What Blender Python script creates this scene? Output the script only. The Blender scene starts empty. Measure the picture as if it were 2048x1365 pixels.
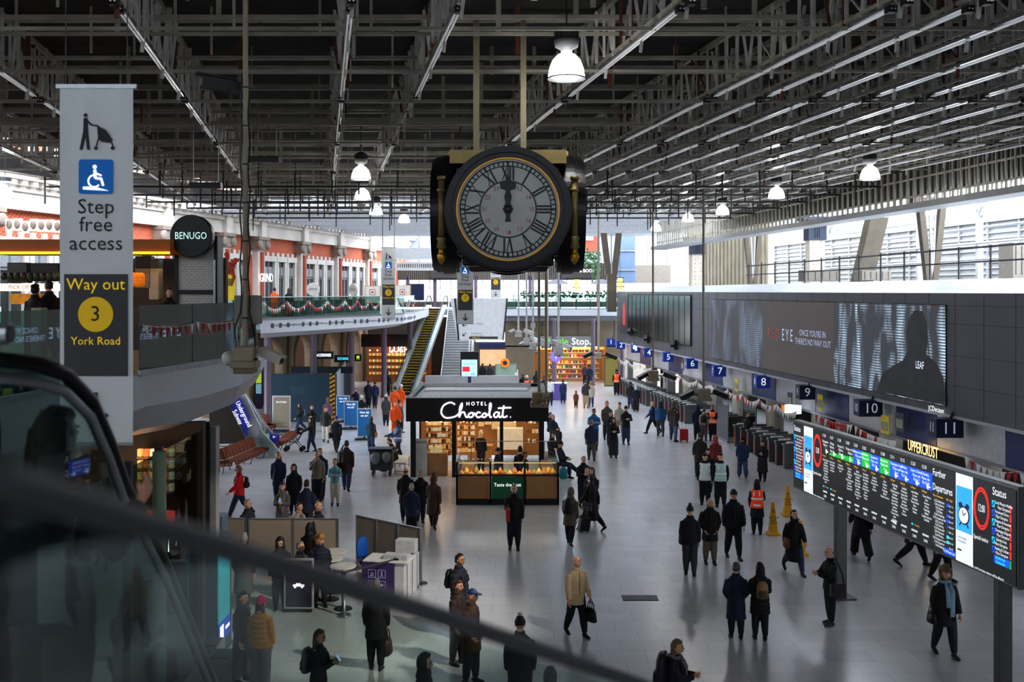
WORLD=7
LAMPW=80
SPOTW=5000
import bpy, random
from math import *
from mathutils import Vector, Matrix, noise
V=Vector
S=bpy.context.scene; COL=S.collection
random.seed(7)
F=2000.; CX=1024.; HY=582.; HC=7.35
def at(x,y,Y): return V(((x-CX)/F*Y, Y, HC-(y-HY)/F*Y))
def fl(x,y):
    Y=F*HC/(y-HY); return V(((x-CX)/F*Y,Y,0))
def lin(c):
    r=[]
    for u in c[:3]:
        u/=255.; r.append(u/12.92 if u<=.04045 else ((u+.055)/1.055)**2.4)
    return (*r,1)
_M={}
def mat(col,rough=.6,metal=0,emit=0,var=.12,scale=6,bump=0,spec=.5):
    key=(tuple(col),rough,metal,emit,var,scale,bump,spec)
    if key in _M: return _M[key]
    m=bpy.data.materials.new('surface'); m.use_nodes=True; nt=m.node_tree; b=nt.nodes['Principled BSDF']
    c=lin(col); b.inputs['Roughness'].default_value=rough; b.inputs['Metallic'].default_value=metal
    b.inputs['Specular IOR Level'].default_value=spec
    b.inputs['Base Color'].default_value=c
    if var or bump:
        tc=nt.nodes.new('ShaderNodeTexCoord'); n=nt.nodes.new('ShaderNodeTexNoise'); n.inputs['Scale'].default_value=scale; n.inputs['Detail'].default_value=4
        nt.links.new(tc.outputs['Object'],n.inputs['Vector'])
        if var:
            mx=nt.nodes.new('ShaderNodeMix'); mx.data_type='RGBA'
            mx.inputs[6].default_value=(*[max(0,u*(1-2*var)) for u in c[:3]],1); mx.inputs[7].default_value=(*[min(1,u*(1+2*var)) for u in c[:3]],1)
            nt.links.new(n.outputs['Fac'],mx.inputs[0]); nt.links.new(mx.outputs[2],b.inputs['Base Color'])
        if bump:
            bp=nt.nodes.new('ShaderNodeBump'); bp.inputs['Strength'].default_value=bump; bp.inputs['Distance'].default_value=.02
            nt.links.new(n.outputs['Fac'],bp.inputs['Height']); nt.links.new(bp.outputs[0],b.inputs['Normal'])
    if emit:
        b.inputs['Emission Color'].default_value=c; b.inputs['Emission Strength'].default_value=emit
    _M[key]=m; return m
def glass(tint,refl=.08,rough=.02,graz=.4):
    key=('g',tuple(tint),refl,rough,graz)
    if key in _M: return _M[key]
    m=bpy.data.materials.new('glass'); m.use_nodes=True; nt=m.node_tree; nt.nodes.clear()
    o=nt.nodes.new('ShaderNodeOutputMaterial'); t=nt.nodes.new('ShaderNodeBsdfTransparent'); g=nt.nodes.new('ShaderNodeBsdfGlossy'); mx=nt.nodes.new('ShaderNodeMixShader')
    lw=nt.nodes.new('ShaderNodeLayerWeight'); lw.inputs[0].default_value=.25
    ma=nt.nodes.new('ShaderNodeMath'); ma.operation='MULTIPLY_ADD'; ma.inputs[1].default_value=graz; ma.inputs[2].default_value=refl
    nt.links.new(lw.outputs['Fresnel'],ma.inputs[0])
    t.inputs[0].default_value=lin(tint); g.inputs['Roughness'].default_value=rough; g.inputs[0].default_value=(.8,.9,.9,1)
    nt.links.new(ma.outputs[0],mx.inputs[0]); nt.links.new(t.outputs[0],mx.inputs[1]); nt.links.new(g.outputs[0],mx.inputs[2]); nt.links.new(mx.outputs[0],o.inputs[0])
    _M[key]=m; return m
_T={}
def textgeo(s):
    if s not in _T:
        cu=bpy.data.curves.new('t','FONT'); cu.body=s; cu.size=1; cu.align_x='CENTER'; cu.align_y='CENTER'; cu.resolution_u=2
        o=bpy.data.objects.new('t',cu); me=bpy.data.meshes.new_from_object(o)
        _T[s]=([v.co.copy() for v in me.vertices],[list(p.vertices) for p in me.polygons])
        bpy.data.objects.remove(o); bpy.data.curves.remove(cu); bpy.data.meshes.remove(me)
    return _T[s]
def basis(c,r,u):
    r=V(r).normalized(); u=V(u).normalized(); n=r.cross(u).normalized()
    return Matrix(((r.x,u.x,n.x,c[0]),(r.y,u.y,n.y,c[1]),(r.z,u.z,n.z,c[2]),(0,0,0,1)))
class MB:
    def __init__(s): s.v=[]; s.f=[]; s.m=[]; s.k=0; s.T=None
    def mi(s,k): s.k=k; return s
    def add(s,vs,fs,T=None):
        b=len(s.v); T=T or s.T
        s.v+= [T@V(p) for p in vs] if T else [V(p) for p in vs]
        s.f+=[[i+b for i in f] for f in fs]; s.m+=[s.k]*len(fs); return s
    def box(s,c,d,rz=0,T=None,tp=1.):
        x,y,z=[u/2 for u in d]; R=Matrix.Rotation(rz,3,'Z'); c=V(c)
        vs=[c+R@V((i*x*(tp if k>0 else 1),j*y*(tp if k>0 else 1),k*z)) for k in(-1,1) for j in(-1,1) for i in(-1,1)]
        return s.add(vs,[(0,2,3,1),(4,5,7,6),(0,1,5,4),(2,6,7,3),(0,4,6,2),(1,3,7,5)],T)
    def bar(s,a,b,w,h=None,T=None,up=(0,0,1)):
        a=V(a);b=V(b);d=(b-a)
        if d.length<1e-6: return s
        h=h or w; d.normalize(); u=V(up)
        if abs(d.dot(u))>.98: u=V((0,1,0)) if abs(d.y)<.9 else V((1,0,0))
        r=d.cross(u).normalized(); u=r.cross(d)
        vs=[p+r*i*w/2+u*j*h/2 for p in(a,b) for i,j in((-1,-1),(1,-1),(1,1),(-1,1))]
        return s.add(vs,[(3,2,1,0),(4,5,6,7),(0,1,5,4),(1,2,6,5),(2,3,7,6),(3,0,4,7)],T)
    def tube(s,path,r,n=8,cap=True,ell=None,T=None,ref=None):
        path=[V(p) for p in path]; N=len(path)
        rs=r if isinstance(r,(list,tuple)) else [r]*N
        vs=[];fs=[];pr=None
        for i,p in enumerate(path):
            d=(path[min(i+1,N-1)]-path[max(i-1,0)]).normalized()
            if pr is None:
                u=V(ref) if ref else V((0,0,1))
                if abs(d.dot(u))>.95: u=V((0,1,0)) if abs(d.y)<.9 else V((1,0,0))
                x=d.cross(u).normalized()
            else: x=(pr-d*pr.dot(d)).normalized()
            pr=x; y=d.cross(x)
            q=rs[i]; qx,qy=(q if isinstance(q,(list,tuple)) else (q,q))
            for k in range(n):
                a=2*pi*k/n; vs.append(p+x*cos(a)*qx+y*sin(a)*qy)
        for i in range(N-1):
            for k in range(n):
                k2=(k+1)%n; fs.append((i*n+k,i*n+k2,(i+1)*n+k2,(i+1)*n+k))
        if cap: fs.append(tuple(range(n-1,-1,-1))); fs.append(tuple((N-1)*n+k for k in range(n)))
        return s.add(vs,fs,T)
    def rings(s,rg,n=16,T=None):
        # stack of ellipses (cx,cy,z,rx,ry)
        vs=[];fs=[];N=len(rg)
        for cx,cy,z,rx,ry in rg:
            for k in range(n):
                a=2*pi*k/n; vs.append((cx+rx*cos(a),cy+ry*sin(a),z))
        up=rg[-1][2]>rg[0][2]
        for i in range(N-1):
            for k in range(n):
                k2=(k+1)%n; q=(i*n+k,i*n+k2,(i+1)*n+k2,(i+1)*n+k); fs.append(q if up else q[::-1])
        a=tuple(range(n-1,-1,-1)); b=tuple((N-1)*n+k for k in range(n))
        fs+= [a,b] if up else [a[::-1],b[::-1]]
        return s.add(vs,fs,T)
    def lathe(s,pr,c=(0,0,0),n=16,T=None):
        return s.rings([(c[0],c[1],c[2]+z,max(r,1e-4),max(r,1e-4)) for r,z in pr],n,T)
    def ell(s,c,r,nu=12,nv=8,T=None):
        c=V(c); rr=(r,r,r) if not isinstance(r,(tuple,list)) else r
        return s.rings([(c.x,c.y,c.z+rr[2]*sin(a),max(1e-4,rr[0]*cos(a)),max(1e-4,rr[1]*cos(a))) for a in [(-.5+j/nv)*pi*.998 for j in range(nv+1)]],nu,T)
    def prism(s,pts,d,T=None):
        # polygon in local xy, extruded along z by d
        n=len(pts); vs=[(p[0],p[1],0) for p in pts]+[(p[0],p[1],d) for p in pts]
        fs=[tuple(range(n-1,-1,-1)),tuple(range(n,2*n))]+[(i,(i+1)%n,n+(i+1)%n,n+i) for i in range(n)]
        return s.add(vs,fs,T)
    def quad(s,a,b,c,d,T=None): return s.add([a,b,c,d],[(0,1,2,3)],T)
    def text(s,t,size,T,sx=1.):
        vs,fs=textgeo(t); return s.add([(p.x*size*sx,p.y*size,0) for p in vs],fs,T)
    def build(s,name,mats,parent=None,smooth=False,bev=0,loc=None):
        me=bpy.data.meshes.new(name); 
        me.from_pydata([tuple(p) for p in s.v],[],s.f)
        for m in (mats if isinstance(mats,(list,tuple)) else [mats]): me.materials.append(m)
        if s.m: me.polygons.foreach_set('material_index',s.m)
        if smooth: me.polygons.foreach_set('use_smooth',[True]*len(s.f))
        me.update()
        o=bpy.data.objects.new(name,me); COL.objects.link(o)
        if parent: o.parent=parent
        if loc: o.location=loc
        if bev:
            b=o.modifiers.new('b','BEVEL'); b.width=bev; b.segments=2; b.limit_method='ANGLE'
        return o
def tag(o,label,cat,group=None):
    o['label']=label; o['category']=cat
    if group: o['group']=group
    return o
def empty(name,loc,label,cat,group=None,rz=0):
    o=bpy.data.objects.new(name,None); COL.objects.link(o); o.location=loc; o.rotation_euler=(0,0,rz); o.empty_display_size=.2
    return tag(o,label,cat,group)
def struct(o): o['kind']='structure'; return o
def clone(o,loc=None,parent=None):
    c=o.copy(); COL.objects.link(c)
    if parent: c.parent=parent
    if loc is not None: c.location=loc
    for ch in o.children: clone(ch,None,c)
    return c
ORD=['first','second','third','fourth','fifth','sixth','seventh','eighth','ninth','tenth','eleventh','twelfth','thirteenth','fourteenth','fifteenth','sixteenth','seventeenth','eighteenth','nineteenth','twentieth','twenty-first','twenty-second','twenty-third','twenty-fourth']
# shared materials
WHITE=mat((225,226,228),.5); OFFW=mat((205,203,196),.6); GREY=mat((120,122,126),.5); DGREY=mat((62,64,68),.5); BLACK=mat((18,18,20),.45)
STEEL=mat((165,168,172),.35,.8); DSTEEL=mat((70,72,74),.5,.5); PUREBLK=mat((8,8,9),.4)
GLASS=glass((214,238,232)); GLASSD=glass((150,185,180),.1)
TXW=mat((240,240,240),.6,0,.9,0); TXY=mat((235,200,40),.6,0,.25,0); TXD=mat((45,47,58),.7,0,0,0)
# ---------- camera, world, light ----------
cd=bpy.data.cameras.new('camera'); cam=bpy.data.objects.new('camera',cd); COL.objects.link(cam)
cam.location=(0,0,HC); cam.rotation_euler=(pi/2,0,0); cd.sensor_width=36; cd.lens=36*F/2048; cd.shift_y=-(682.5-HY)/2048
cd.clip_start=.05; cd.clip_end=400
cd.dof.use_dof=True; cd.dof.focus_distance=27; cd.dof.aperture_fstop=2.2
S.camera=cam
S.view_settings.view_transform='Standard'; S.view_settings.look='Medium High Contrast'; S.view_settings.exposure=.3
w=bpy.data.worlds.new('sky'); S.world=w; w.use_nodes=True
nt=w.node_tree; bg=nt.nodes['Background']; tc=nt.nodes.new('ShaderNodeTexCoord'); nz=nt.nodes.new('ShaderNodeTexNoise'); nz.inputs['Scale'].default_value=2.5; nz.inputs['Detail'].default_value=5
cr=nt.nodes.new('ShaderNodeValToRGB'); cr.color_ramp.elements[0].color=(.62,.72,.86,1); cr.color_ramp.elements[0].position=.35; cr.color_ramp.elements[1].color=(.92,.95,1,1); cr.color_ramp.elements[1].position=.6
nt.links.new(tc.outputs['Generated'],nz.inputs[0]); nt.links.new(nz.outputs['Fac'],cr.inputs[0]); nt.links.new(cr.outputs[0],bg.inputs[0]); bg.inputs[1].default_value=WORLD
S.cycles.max_bounces=7; S.cycles.diffuse_bounces=3; S.cycles.glossy_bounces=3; S.cycles.transparent_max_bounces=14; S.cycles.caustics_reflective=False; S.cycles.caustics_refractive=False
S.cycles.sample_clamp_indirect=6; S.cycles.use_denoising=True
def lamp(kind,loc,energy,col=(1,1,1),name='lamp',target=None,**k):
    l=bpy.data.lights.new(name,kind); l.energy=energy; l.color=col
    for a,b in k.items(): setattr(l,a,b)
    o=bpy.data.objects.new(name,l); COL.objects.link(o); o.location=loc
    if target is not None: o.rotation_euler=(V(target)-V(loc)).to_track_quat('-Z','Y').to_euler()
    return o
def RX(Y): return 16.94-.1224*Y
def LX(Y): return -30.4+.2246*Y
# ---------- floor ----------
def floor_mat():
    m=bpy.data.materials.new('terrazzo_tiles'); m.use_nodes=True; nt=m.node_tree; b=nt.nodes['Principled BSDF']
    tc=nt.nodes.new('ShaderNodeTexCoord'); br=nt.nodes.new('ShaderNodeTexBrick')
    br.inputs['Scale'].default_value=1; br.inputs['Brick Width'].default_value=.9; br.inputs['Row Height'].default_value=.6; br.inputs['Mortar Size'].default_value=.006; br.offset=.5
    br.inputs['Color1'].default_value=lin((206,207,209)); br.inputs['Color2'].default_value=lin((198,199,202)); br.inputs['Mortar'].default_value=lin((172,173,176))
    n=nt.nodes.new('ShaderNodeTexNoise'); n.inputs['Scale'].default_value=.35; n.inputs['Detail'].default_value=6; n.inputs['Roughness'].default_value=.65
    mx=nt.nodes.new('ShaderNodeMix'); mx.data_type='RGBA'; mx.blend_type='MULTIPLY'; mx.inputs[0].default_value=.1
    nt.links.new(tc.outputs['Object'],br.inputs['Vector']); nt.links.new(tc.outputs['Object'],n.inputs['Vector'])
    nt.links.new(br.outputs[0],mx.inputs[6]); nt.links.new(n.outputs['Fac'],mx.inputs[7]); nt.links.new(mx.outputs[2],b.inputs['Base Color'])
    mr=nt.nodes.new('ShaderNodeMapRange'); mr.inputs[3].default_value=.17; mr.inputs[4].default_value=.27; nt.links.new(n.outputs['Fac'],mr.inputs[0]); nt.links.new(mr.outputs[0],b.inputs['Roughness'])
    return m
MB().quad((-40,-6,0),(34,-6,0),(34,96,0),(-40,96,0)).build('floor',floor_mat())['kind']='structure'
gr=MB(); 
g0=fl(1280,1197)
gr.box(g0+V((0,0,.004)),(.85,.42,.008)); gr.mi(1)
for i in range(22): gr.box(g0+V((-.4+i*.038,0,.009)),(.014,.38,.006))
tag(gr.build('floor_grate',[BLACK,mat((95,96,98),.45,.6)]),'dark rectangular metal drain grate set in the open floor','grate')
t=MB(); t.box((-3,-6.6,5.65),(72,.3,11.3)); struct(t.build('wall_back',mat((120,118,114),.8)))  # unseen wall, added to cut daylight, gap left above for fill
# ---------- roof ----------
RZ=11.35
deckm=mat((74,74,73),.8,0,0,.2,1.5)
steelr=mat((176,172,160),.6,.1,0,.25,2); steelv=mat((228,222,206),.6,0,0,.3,3); rust=mat((112,66,50),.7,0,0,.25,3); girder=mat((136,130,116),.6,.1,0,.2,2)
d=MB(); y=-7.; i=0
def dl(y): return max(-34,LX(y)+5.5)
while y<52:
    z0,z1=12.55+(i%2)*.07,12.55+((i+1)%2)*.07
    d.quad((RX(y)+1.2,y,z0),(dl(y),y,z0),(dl(y+.16),y+.16,z1),(RX(y+.16)+1.2,y+.16,z1)); y+=.16; i+=1
struct(d.build('ceiling',deckm))
LEAN=-.1895
tx=[-22.3,-19.2,-16.1,-13.0,-9.9,-6.87,-3.58,-2.04,1.11,4.1]+[5.2+1.12*k for k in range(14)]
ROWS=[8,14,20.8,27,33.5,40,46.5,52]
tn=0
battens=[]
for ti,x0 in enumerate(tx):
    t=MB(); X=lambda yy:x0+LEAN*(yy-21)
    def ok(yy): return dl(yy)-.5<X(yy)<RX(yy)+.8
    ys=[8+.5*k for k in range(89) if ok(8+.5*k)]
    if len(ys)<6: continue
    ya,yb=ys[0],ys[-1]
    t.bar((X(ya),ya,RZ+.16),(X(yb),yb,RZ+.16),.045,.06); t.bar((X(ya),ya,12.45),(X(yb),yb,12.45),.09,.1)
    for k,yy in enumerate(ys):
        t.mi(1 if (k*7+ti*3)%11==0 else 2)
        zt=12.45 if k%3 else 12.2
        t.bar((X(yy),yy,RZ+.1+(.0 if k%4 else -.28)),(X(yy)+(.0 if k%2 else .12),yy,zt),.05,.05)
        t.bar((X(yy)-.14,yy+.25,RZ+.15),(X(yy)-.14-(.1 if k%3==0 else 0),yy+.25,zt),.05,.03)
        if k%4==0: t.bar((X(yy)+.16,yy,RZ+.2),(X(yy)+.16,yy,zt),.035)
        if k%6==2 and k+2<len(ys): t.bar((X(yy),yy,RZ+.2),(X(yy+.9),yy+.9,12.4),.03)
    tn+=1; struct(t.build('roof_truss',[steelr,rust,steelv]))
    for r in range(len(ROWS)-1):
        if ti==7 and r!=1 and r!=3: continue
        a=max(ROWS[r]+.15,ya); b=min(ROWS[r+1]-.1,yb)
        if b-a>2.5: battens.append((ti,r,X(a),a,X(b),b))
# cross members
for k in range(30):
    yy=9.4+k*1.48
    xa=dl(yy)-.4; xb=RX(yy)+.9
    if yy>51.8: break
    t=MB(); 
    for z,wd in ((RZ+.32,.05),(11.95,.06)) if k%2 else ((RZ+.02,.045),(12.3,.07)): t.bar((xa,yy,z),(xb,yy,z),wd,wd*1.2)
    q=xa+.6+(k%3)*.5
    while q<xb:
        t.mi(1 if random.random()<.12 else 0)
        z0=random.choice([RZ+.02,RZ+.32,11.95,11.7]); t.bar((q,yy,z0),(q,yy,12.55),.085 if random.random()<.5 else .04,.03); q+=random.choice([.9,1.3,1.7,2.1])
    struct(t.build('roof_purlin',[steelr,rust]))
# small clutter of pipes and drop rods at the far end of the roof
for k in range(6):
    yy=36+k*3.1; t=MB(); q=dl(yy)
    t.bar((q,yy,RZ-.25),(RX(yy)+.8,yy,RZ-.25),.07)
    while q<RX(yy)+.6:
        t.bar((q,yy,RZ-.25-random.random()*.7),(q,yy,RZ+.6),.05); q+=.8+random.random()
    struct(t.build('roof_rail',DSTEEL))
for k,yy in enumerate(ROWS[2:]):
    t=MB(); t.bar((dl(yy),yy,RZ+.62),(RX(yy)+.9,yy,RZ+.62),.06,.12); struct(t.build('roof_girder',steelr))
# strip lights (unlit battens, tubes glow faintly as if catching light) hung under the trusses
bat_m=[mat((190,192,194),.25,.7,0,.05),mat((236,238,240),.15,0,.12,0),BLACK]
rown=['nearest','second','third','fourth','fifth','sixth','farthest']
cnt={}
for ti,r,xa,a,xb,b in battens:
    pa=(xa-0)/a*F+CX; pb=xb/b*F+CX
    if not(-60<pa<2110 or -60<pb<2110): continue
    if 582-(RZ-.2-HC)/b*F<0: continue
    cnt[r]=cnt.get(r,0)+1
    root=empty('strip_light',(xa,a,RZ),'unlit %s ceiling strip light from the left, in the %s roof bay'%(ORD[cnt[r]-1] if cnt[r]<=24 else str(cnt[r])+'th',rown[r]),'ceiling light','strip lights under the roof trusses')
    D=V((xb-xa,b-a,0)); U=D.normalized(); R=V((U.y,-U.x,0))
    m=MB(); m.bar((0,0,.06),D+V((0,0,.06)),.075,.05); m.build('housing',bat_m[0],root)
    m=MB(); m.tube([R*.027,D+R*.027],.015,6); m.build('lamp_tube',bat_m[1],root)
    m=MB(); m.tube([-R*.027,D-R*.027],.015,6); m.build('lamp_tube',bat_m[1],root)
    m=MB(); m.bar((0,0,0),U*.14,.12,.1); m.build('end_cap',bat_m[2],root); m=MB(); m.bar(D-U*.14,D,.12,.1); m.build('end_cap',bat_m[2],root)
# glazed roof beyond the deck: white rafters
gm=mat((186,190,196),.6)
for k in range(13):
    yy=53+k*2.2; t=MB(); t.bar((LX(yy)+1,yy,11.9+.1*(k%2)),(RX(yy)+8,yy,11.9+.1*(k%2)),.12,.42); struct(t.build('roof_rafter',gm))
for k in range(12):
    yy=53+k*2.2; t=MB(); t.box(((LX(yy)+RX(yy)+6)/2,yy+1.15,12.75),(RX(yy)-LX(yy)+4,1.55,.06)); struct(t.build('roof_panel',mat((196,200,206),.7)))
for k in range(12):
    x=-17+k*3; t=MB(); t.bar((x,52.5,12.5),(x,80,12.5),.1,.2); struct(t.build('roof_rafter',gm))
t=MB(); t.bar((dl(30)-.1,30,RZ+.5),(dl(52)-.1,52,RZ+.5),.3,.8); struct(t.build('roof_edge_beam',gm))
# ---------- right wall: fascia ----------
def RP(Y,z,off=0):   # point on the right wall, off = distance behind its face
    return V((RX(Y)+off*.9926,Y+off*.1215,z))
fas=mat((96,98,104),.42,.35,0,.06,1.2)
t=MB()
Y0,Y1=13.,74.5
def slab(t,ya,yb,za,zb,o0,o1):
    p=[RP(ya,za,o0),RP(yb,za,o0),RP(yb,zb,o0),RP(ya,zb,o0),RP(ya,za,o1),RP(yb,za,o1),RP(yb,zb,o1),RP(ya,zb,o1)]
    return t.add(p,[(0,1,2,3),(7,6,5,4),(0,4,5,1),(3,2,6,7),(0,3,7,4),(1,5,6,2)])
slab(t,Y0,Y1,3.6,7.28,0,.35)
t.mi(1)
for k in range(0,42):
    yy=14+k*1.45
    if yy<Y1: slab(t,yy,yy+.014,3.6,7.28,-.004,.02)
for z in (4.5,5.4,6.35,6.9): slab(t,Y0,Y1,z,z+.012,-.004,.02)
t.mi(2)
for yy,dz in ((Y0,0),):
    p=[RP(Y0,7.28,0),RP(Y1,7.28,0),RP(Y1,7.62,1.1),RP(Y0,7.75,1.1)]; t.quad(*p)
    t.quad(RP(Y0,7.75,1.1),RP(Y1,7.62,1.1),RP(Y1,7.55,6),RP(Y0,7.55,6))
slab(t,Y0,Y1,3.5,3.6,0,5)
struct(t.build('wall_right',[fas,mat((40,41,44),.6,0,0,0),mat((172,176,182),.5)]))
t=MB(); slab(t,-6.5,13,0,12.6,.2,.6); slab(t,13,25.5,7.5,12.6,1.4,1.8); struct(t.build('wall_right_near',fas))  # unseen, added to keep daylight off the near right floor
# rounded end of the fascia
t=MB(); e=RP(74.5,0,0); pts=[(e.x,e.y-.0,)]
t=MB(); t.T=Matrix.Translation((0,0,3.6)); t.prism([(e.x,e.y),(e.x+.4,e.y-.1),(e.x+1.5,e.y+.2),(e.x+1.2,e.y+1.0),(e.x+.5,e.y+.8)],3.7); struct(t.build('trim_1',mat((160,166,172),.5)))
# band of white and blue glazed panels under the fascia
t=MB(); yy=74.; k=0
wid=[4.2,3.0]
while yy>14:
    L=wid[k%2]*(1.0 if yy>40 else .85); t.mi(k%2); slab(t,yy-L+.04,yy,2.35,3.55,.55,.63); yy-=L; k+=1
t.mi(2); slab(t,14,74,2.28,2.36,.5,.7)
struct(t.build('wall_panel',[mat((198,200,204),.35),mat((62,74,122),.25,.1),STEEL]))
# cream columns and dark passages behind the gates
t=MB(); slab(t,14,75,0,3.6,6,6.2); struct(t.build('wall_platform',mat((52,48,44),.7)))
cm=mat((206,200,184),.6)
for k,yy in enumerate((71,66.5,62,57.5,53,48.2,43,37,31,25)):
    p=RP(yy,0,1.7); t=MB(); t.lathe([(.42,0),(.42,2.4)],p,20); t.lathe([(.46,0),(.46,.25)],p,20); struct(t.build('wall_column',cm))
# posts between the openings
for yy in (73.4,63.0,53.6,40.6,38.9,30):
    t=MB(); slab(t,yy,yy+.35,0,2.4,.6,.95); struct(t.build('wall_post',STEEL))
# ---------- left wall: station building ----------
ld=V((.2246,1,0)).normalized(); ln=V((ld.y,-ld.x,0))
def LP(Y,z,off=0):
    return V((LX(Y),Y,z))+ln*off
def lslab(t,ya,yb,za,zb,o0,o1):
    p=[LP(ya,za,o1),LP(yb,za,o1),LP(yb,zb,o1),LP(ya,zb,o1),LP(ya,za,o0),LP(yb,za,o0),LP(yb,zb,o0),LP(ya,zb,o0)]
    return t.add(p,[(0,1,2,3),(7,6,5,4),(0,4,5,1),(3,2,6,7),(0,3,7,4),(1,5,6,2)])
def brick_mat(a,b,mo,sc,rz=1.35):
    m=bpy.data.materials.new('brick'); m.use_nodes=True; nt=m.node_tree; bb=nt.nodes['Principled BSDF']; bb.inputs['Roughness'].default_value=.85
    tc=nt.nodes.new('ShaderNodeTexCoord'); mp=nt.nodes.new('ShaderNodeMapping'); mp.inputs['Rotation'].default_value=(pi/2,0,rz); br=nt.nodes.new('ShaderNodeTexBrick')
    br.inputs['Scale'].default_value=sc; br.inputs['Color1'].default_value=lin(a); br.inputs['Color2'].default_value=lin(b); br.inputs['Mortar'].default_value=lin(mo); br.inputs['Mortar Size'].default_value=.015
    nt.links.new(tc.outputs['Object'],mp.inputs[0]); nt.links.new(mp.outputs[0],br.inputs['Vector']); nt.links.new(br.outputs[0],bb.inputs['Base Color']); return m
brick=brick_mat((196,92,58),(176,80,52),(190,160,140),5)
stone=mat((214,208,200),.75,0,0,.08,1.5,.1); stoned=mat((150,138,128),.8,0,0,.12,2); wood=mat((150,112,76),.6,0,0,.2,3)
dwin=mat((58,64,66),.2,0,0,.2,1)
t=MB(); lslab(t,36,92,5.9,16.5,-.4,0); struct(t.build('wall_left',brick))
t=MB(); lslab(t,-6.5,36,0,12.5,-.4,0); struct(t.build('wall_left_near',mat((96,88,82),.8)))  # unseen, added to close the near left side to daylight
t=MB()
lslab(t,36,92,10.75,11.5,0,.35); lslab(t,36,92,11.5,11.9,0,.5); lslab(t,36,92,11.95,12.15,0,.95); lslab(t,36,92,12.15,12.4,0,1.1); lslab(t,36,92,12.4,12.75,0,.7)
yy=36
while yy<90: lslab(t,yy,yy+.3,11.72,11.95,.4,.85); yy+=.62
struct(t.build('wall_cornice',stone))
bays=[40.2,46.5,52.7,58.9,63.2,69.4,75.7,82,88.3]
for k,yy in enumerate(bays):
    t=MB(); lslab(t,yy-.45,yy+.45,5.9,10.1,0,.4); lslab(t,yy-.55,yy+.55,5.9,6.7,0,.5); t.mi(1); lslab(t,yy-.16,yy+.16,6.7,9.8,.4,.52); t.mi(2); lslab(t,yy-.62,yy+.62,9.95,10.75,0,.55)
    lslab(t,yy-.7,yy+.7,10.55,10.75,0,.65)
    for s in(-1,1):
        p=LP(yy+s*.5,10.25,.6); t.T=basis(p,ld,(0,0,1)); t.lathe([(.28,-.1),(.3,0),(.22,.08),(.12,.1)],n=12); t.T=None
    t.mi(0); lslab(t,yy-.35,yy+.35,10.75,12.4,.3,.62)
    struct(t.build('wall_pilaster',[stone,mat((170,82,62),.8),stoned]))
for k in range(len(bays)-1):
    a=bays[k]+.62; b=bays[k+1]-.62; L=b-a
    t=MB()
    for j,(u0,u1) in enumerate(((.02,.34),(.42,.64),(.72,.94))):
        if L<3.4 and j==2: continue
        ya,yb=a+L*u0,a+L*u1
        t.mi(0); lslab(t,ya-.16,ya+.1,5.9,9.55,0,.22); lslab(t,yb-.1,yb+.16,5.9,9.55,0,.22); lslab(t,ya-.16,yb+.16,9.25,9.6,0,.26)
        t.mi(1); lslab(t,ya+.1,yb-.1,5.9,9.25,-.1,.04)
        t.mi(2); lslab(t,ya+.1,yb-.1,8.2,8.3,0,.1); lslab(t,(ya+yb)/2-.05,(ya+yb)/2+.05,5.9,9.25,0,.1)
        t.mi(3); lslab(t,ya+.12,yb-.12,8.35,8.9,0,.08)
        t.mi(0); lslab(t,yb+.16,yb+.4,5.9,9.3,0,.12)
    t.mi(0)
    q=a
    while q<b: lslab(t,q,min(q+.3,b),9.6,9.85,0,.1); q+=.72
    struct(t.build('window_%d'%(k+1),[stone,dwin,GREY,mat((150,155,160),.3)]))
# brick and stone strips of the upper storey
t=MB(); yy=38
while yy<91: lslab(t,yy,yy+.75,12.75,16.4,0,.25); yy+=1.5
struct(t.build('wall_strip',mat((206,196,190),.7)))
# ground level arcade under the mezzanine
t=MB(); sarc=mat((150,134,112),.8,0,0,.12,1.5)
yy=54
while yy<90:
    L=4.6; r=1.35; zc=2.7
    lslab(t,yy,yy+L/2-r,0,5.3,-.5,0); lslab(t,yy+L/2+r,yy+L,0,5.3,-.5,0)
    n=10
    for j in range(n):
        a0,a1=pi*j/n,pi*(j+1)/n; ya,yb=yy+L/2-r*cos(a0),yy+L/2-r*cos(a1); 
        z0,z1=zc+1.7*sin(a0),zc+1.7*sin(a1)
        p=[LP(ya,z0,0),LP(yb,z1,0),LP(yb,5.3,0),LP(ya,5.3,0),LP(ya,z0,-.5),LP(yb,z1,-.5)]
        t.add(p,[(0,1,2,3),(4,5,1,0)])
    q=[LP(yy+L/2-(r+.06)*cos(pi*j/12),zc+1.76*sin(pi*j/12),.05) for j in range(13)]
    t.tube([LP(yy+L/2-r-.06,0,.05)]+q+[LP(yy+L/2+r+.06,0,.05)],.13,6); t.tube([LP(yy,0,.1),LP(yy,5.2,.1)],.2,8)
    yy+=L
struct(t.build('wall_arcade',sarc))
t=MB(); lslab(t,50,92,0,5.4,-2.2,-2); struct(t.build('wall_arcade_back',mat((112,100,86),.8,0,0,.2,.6)))
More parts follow.
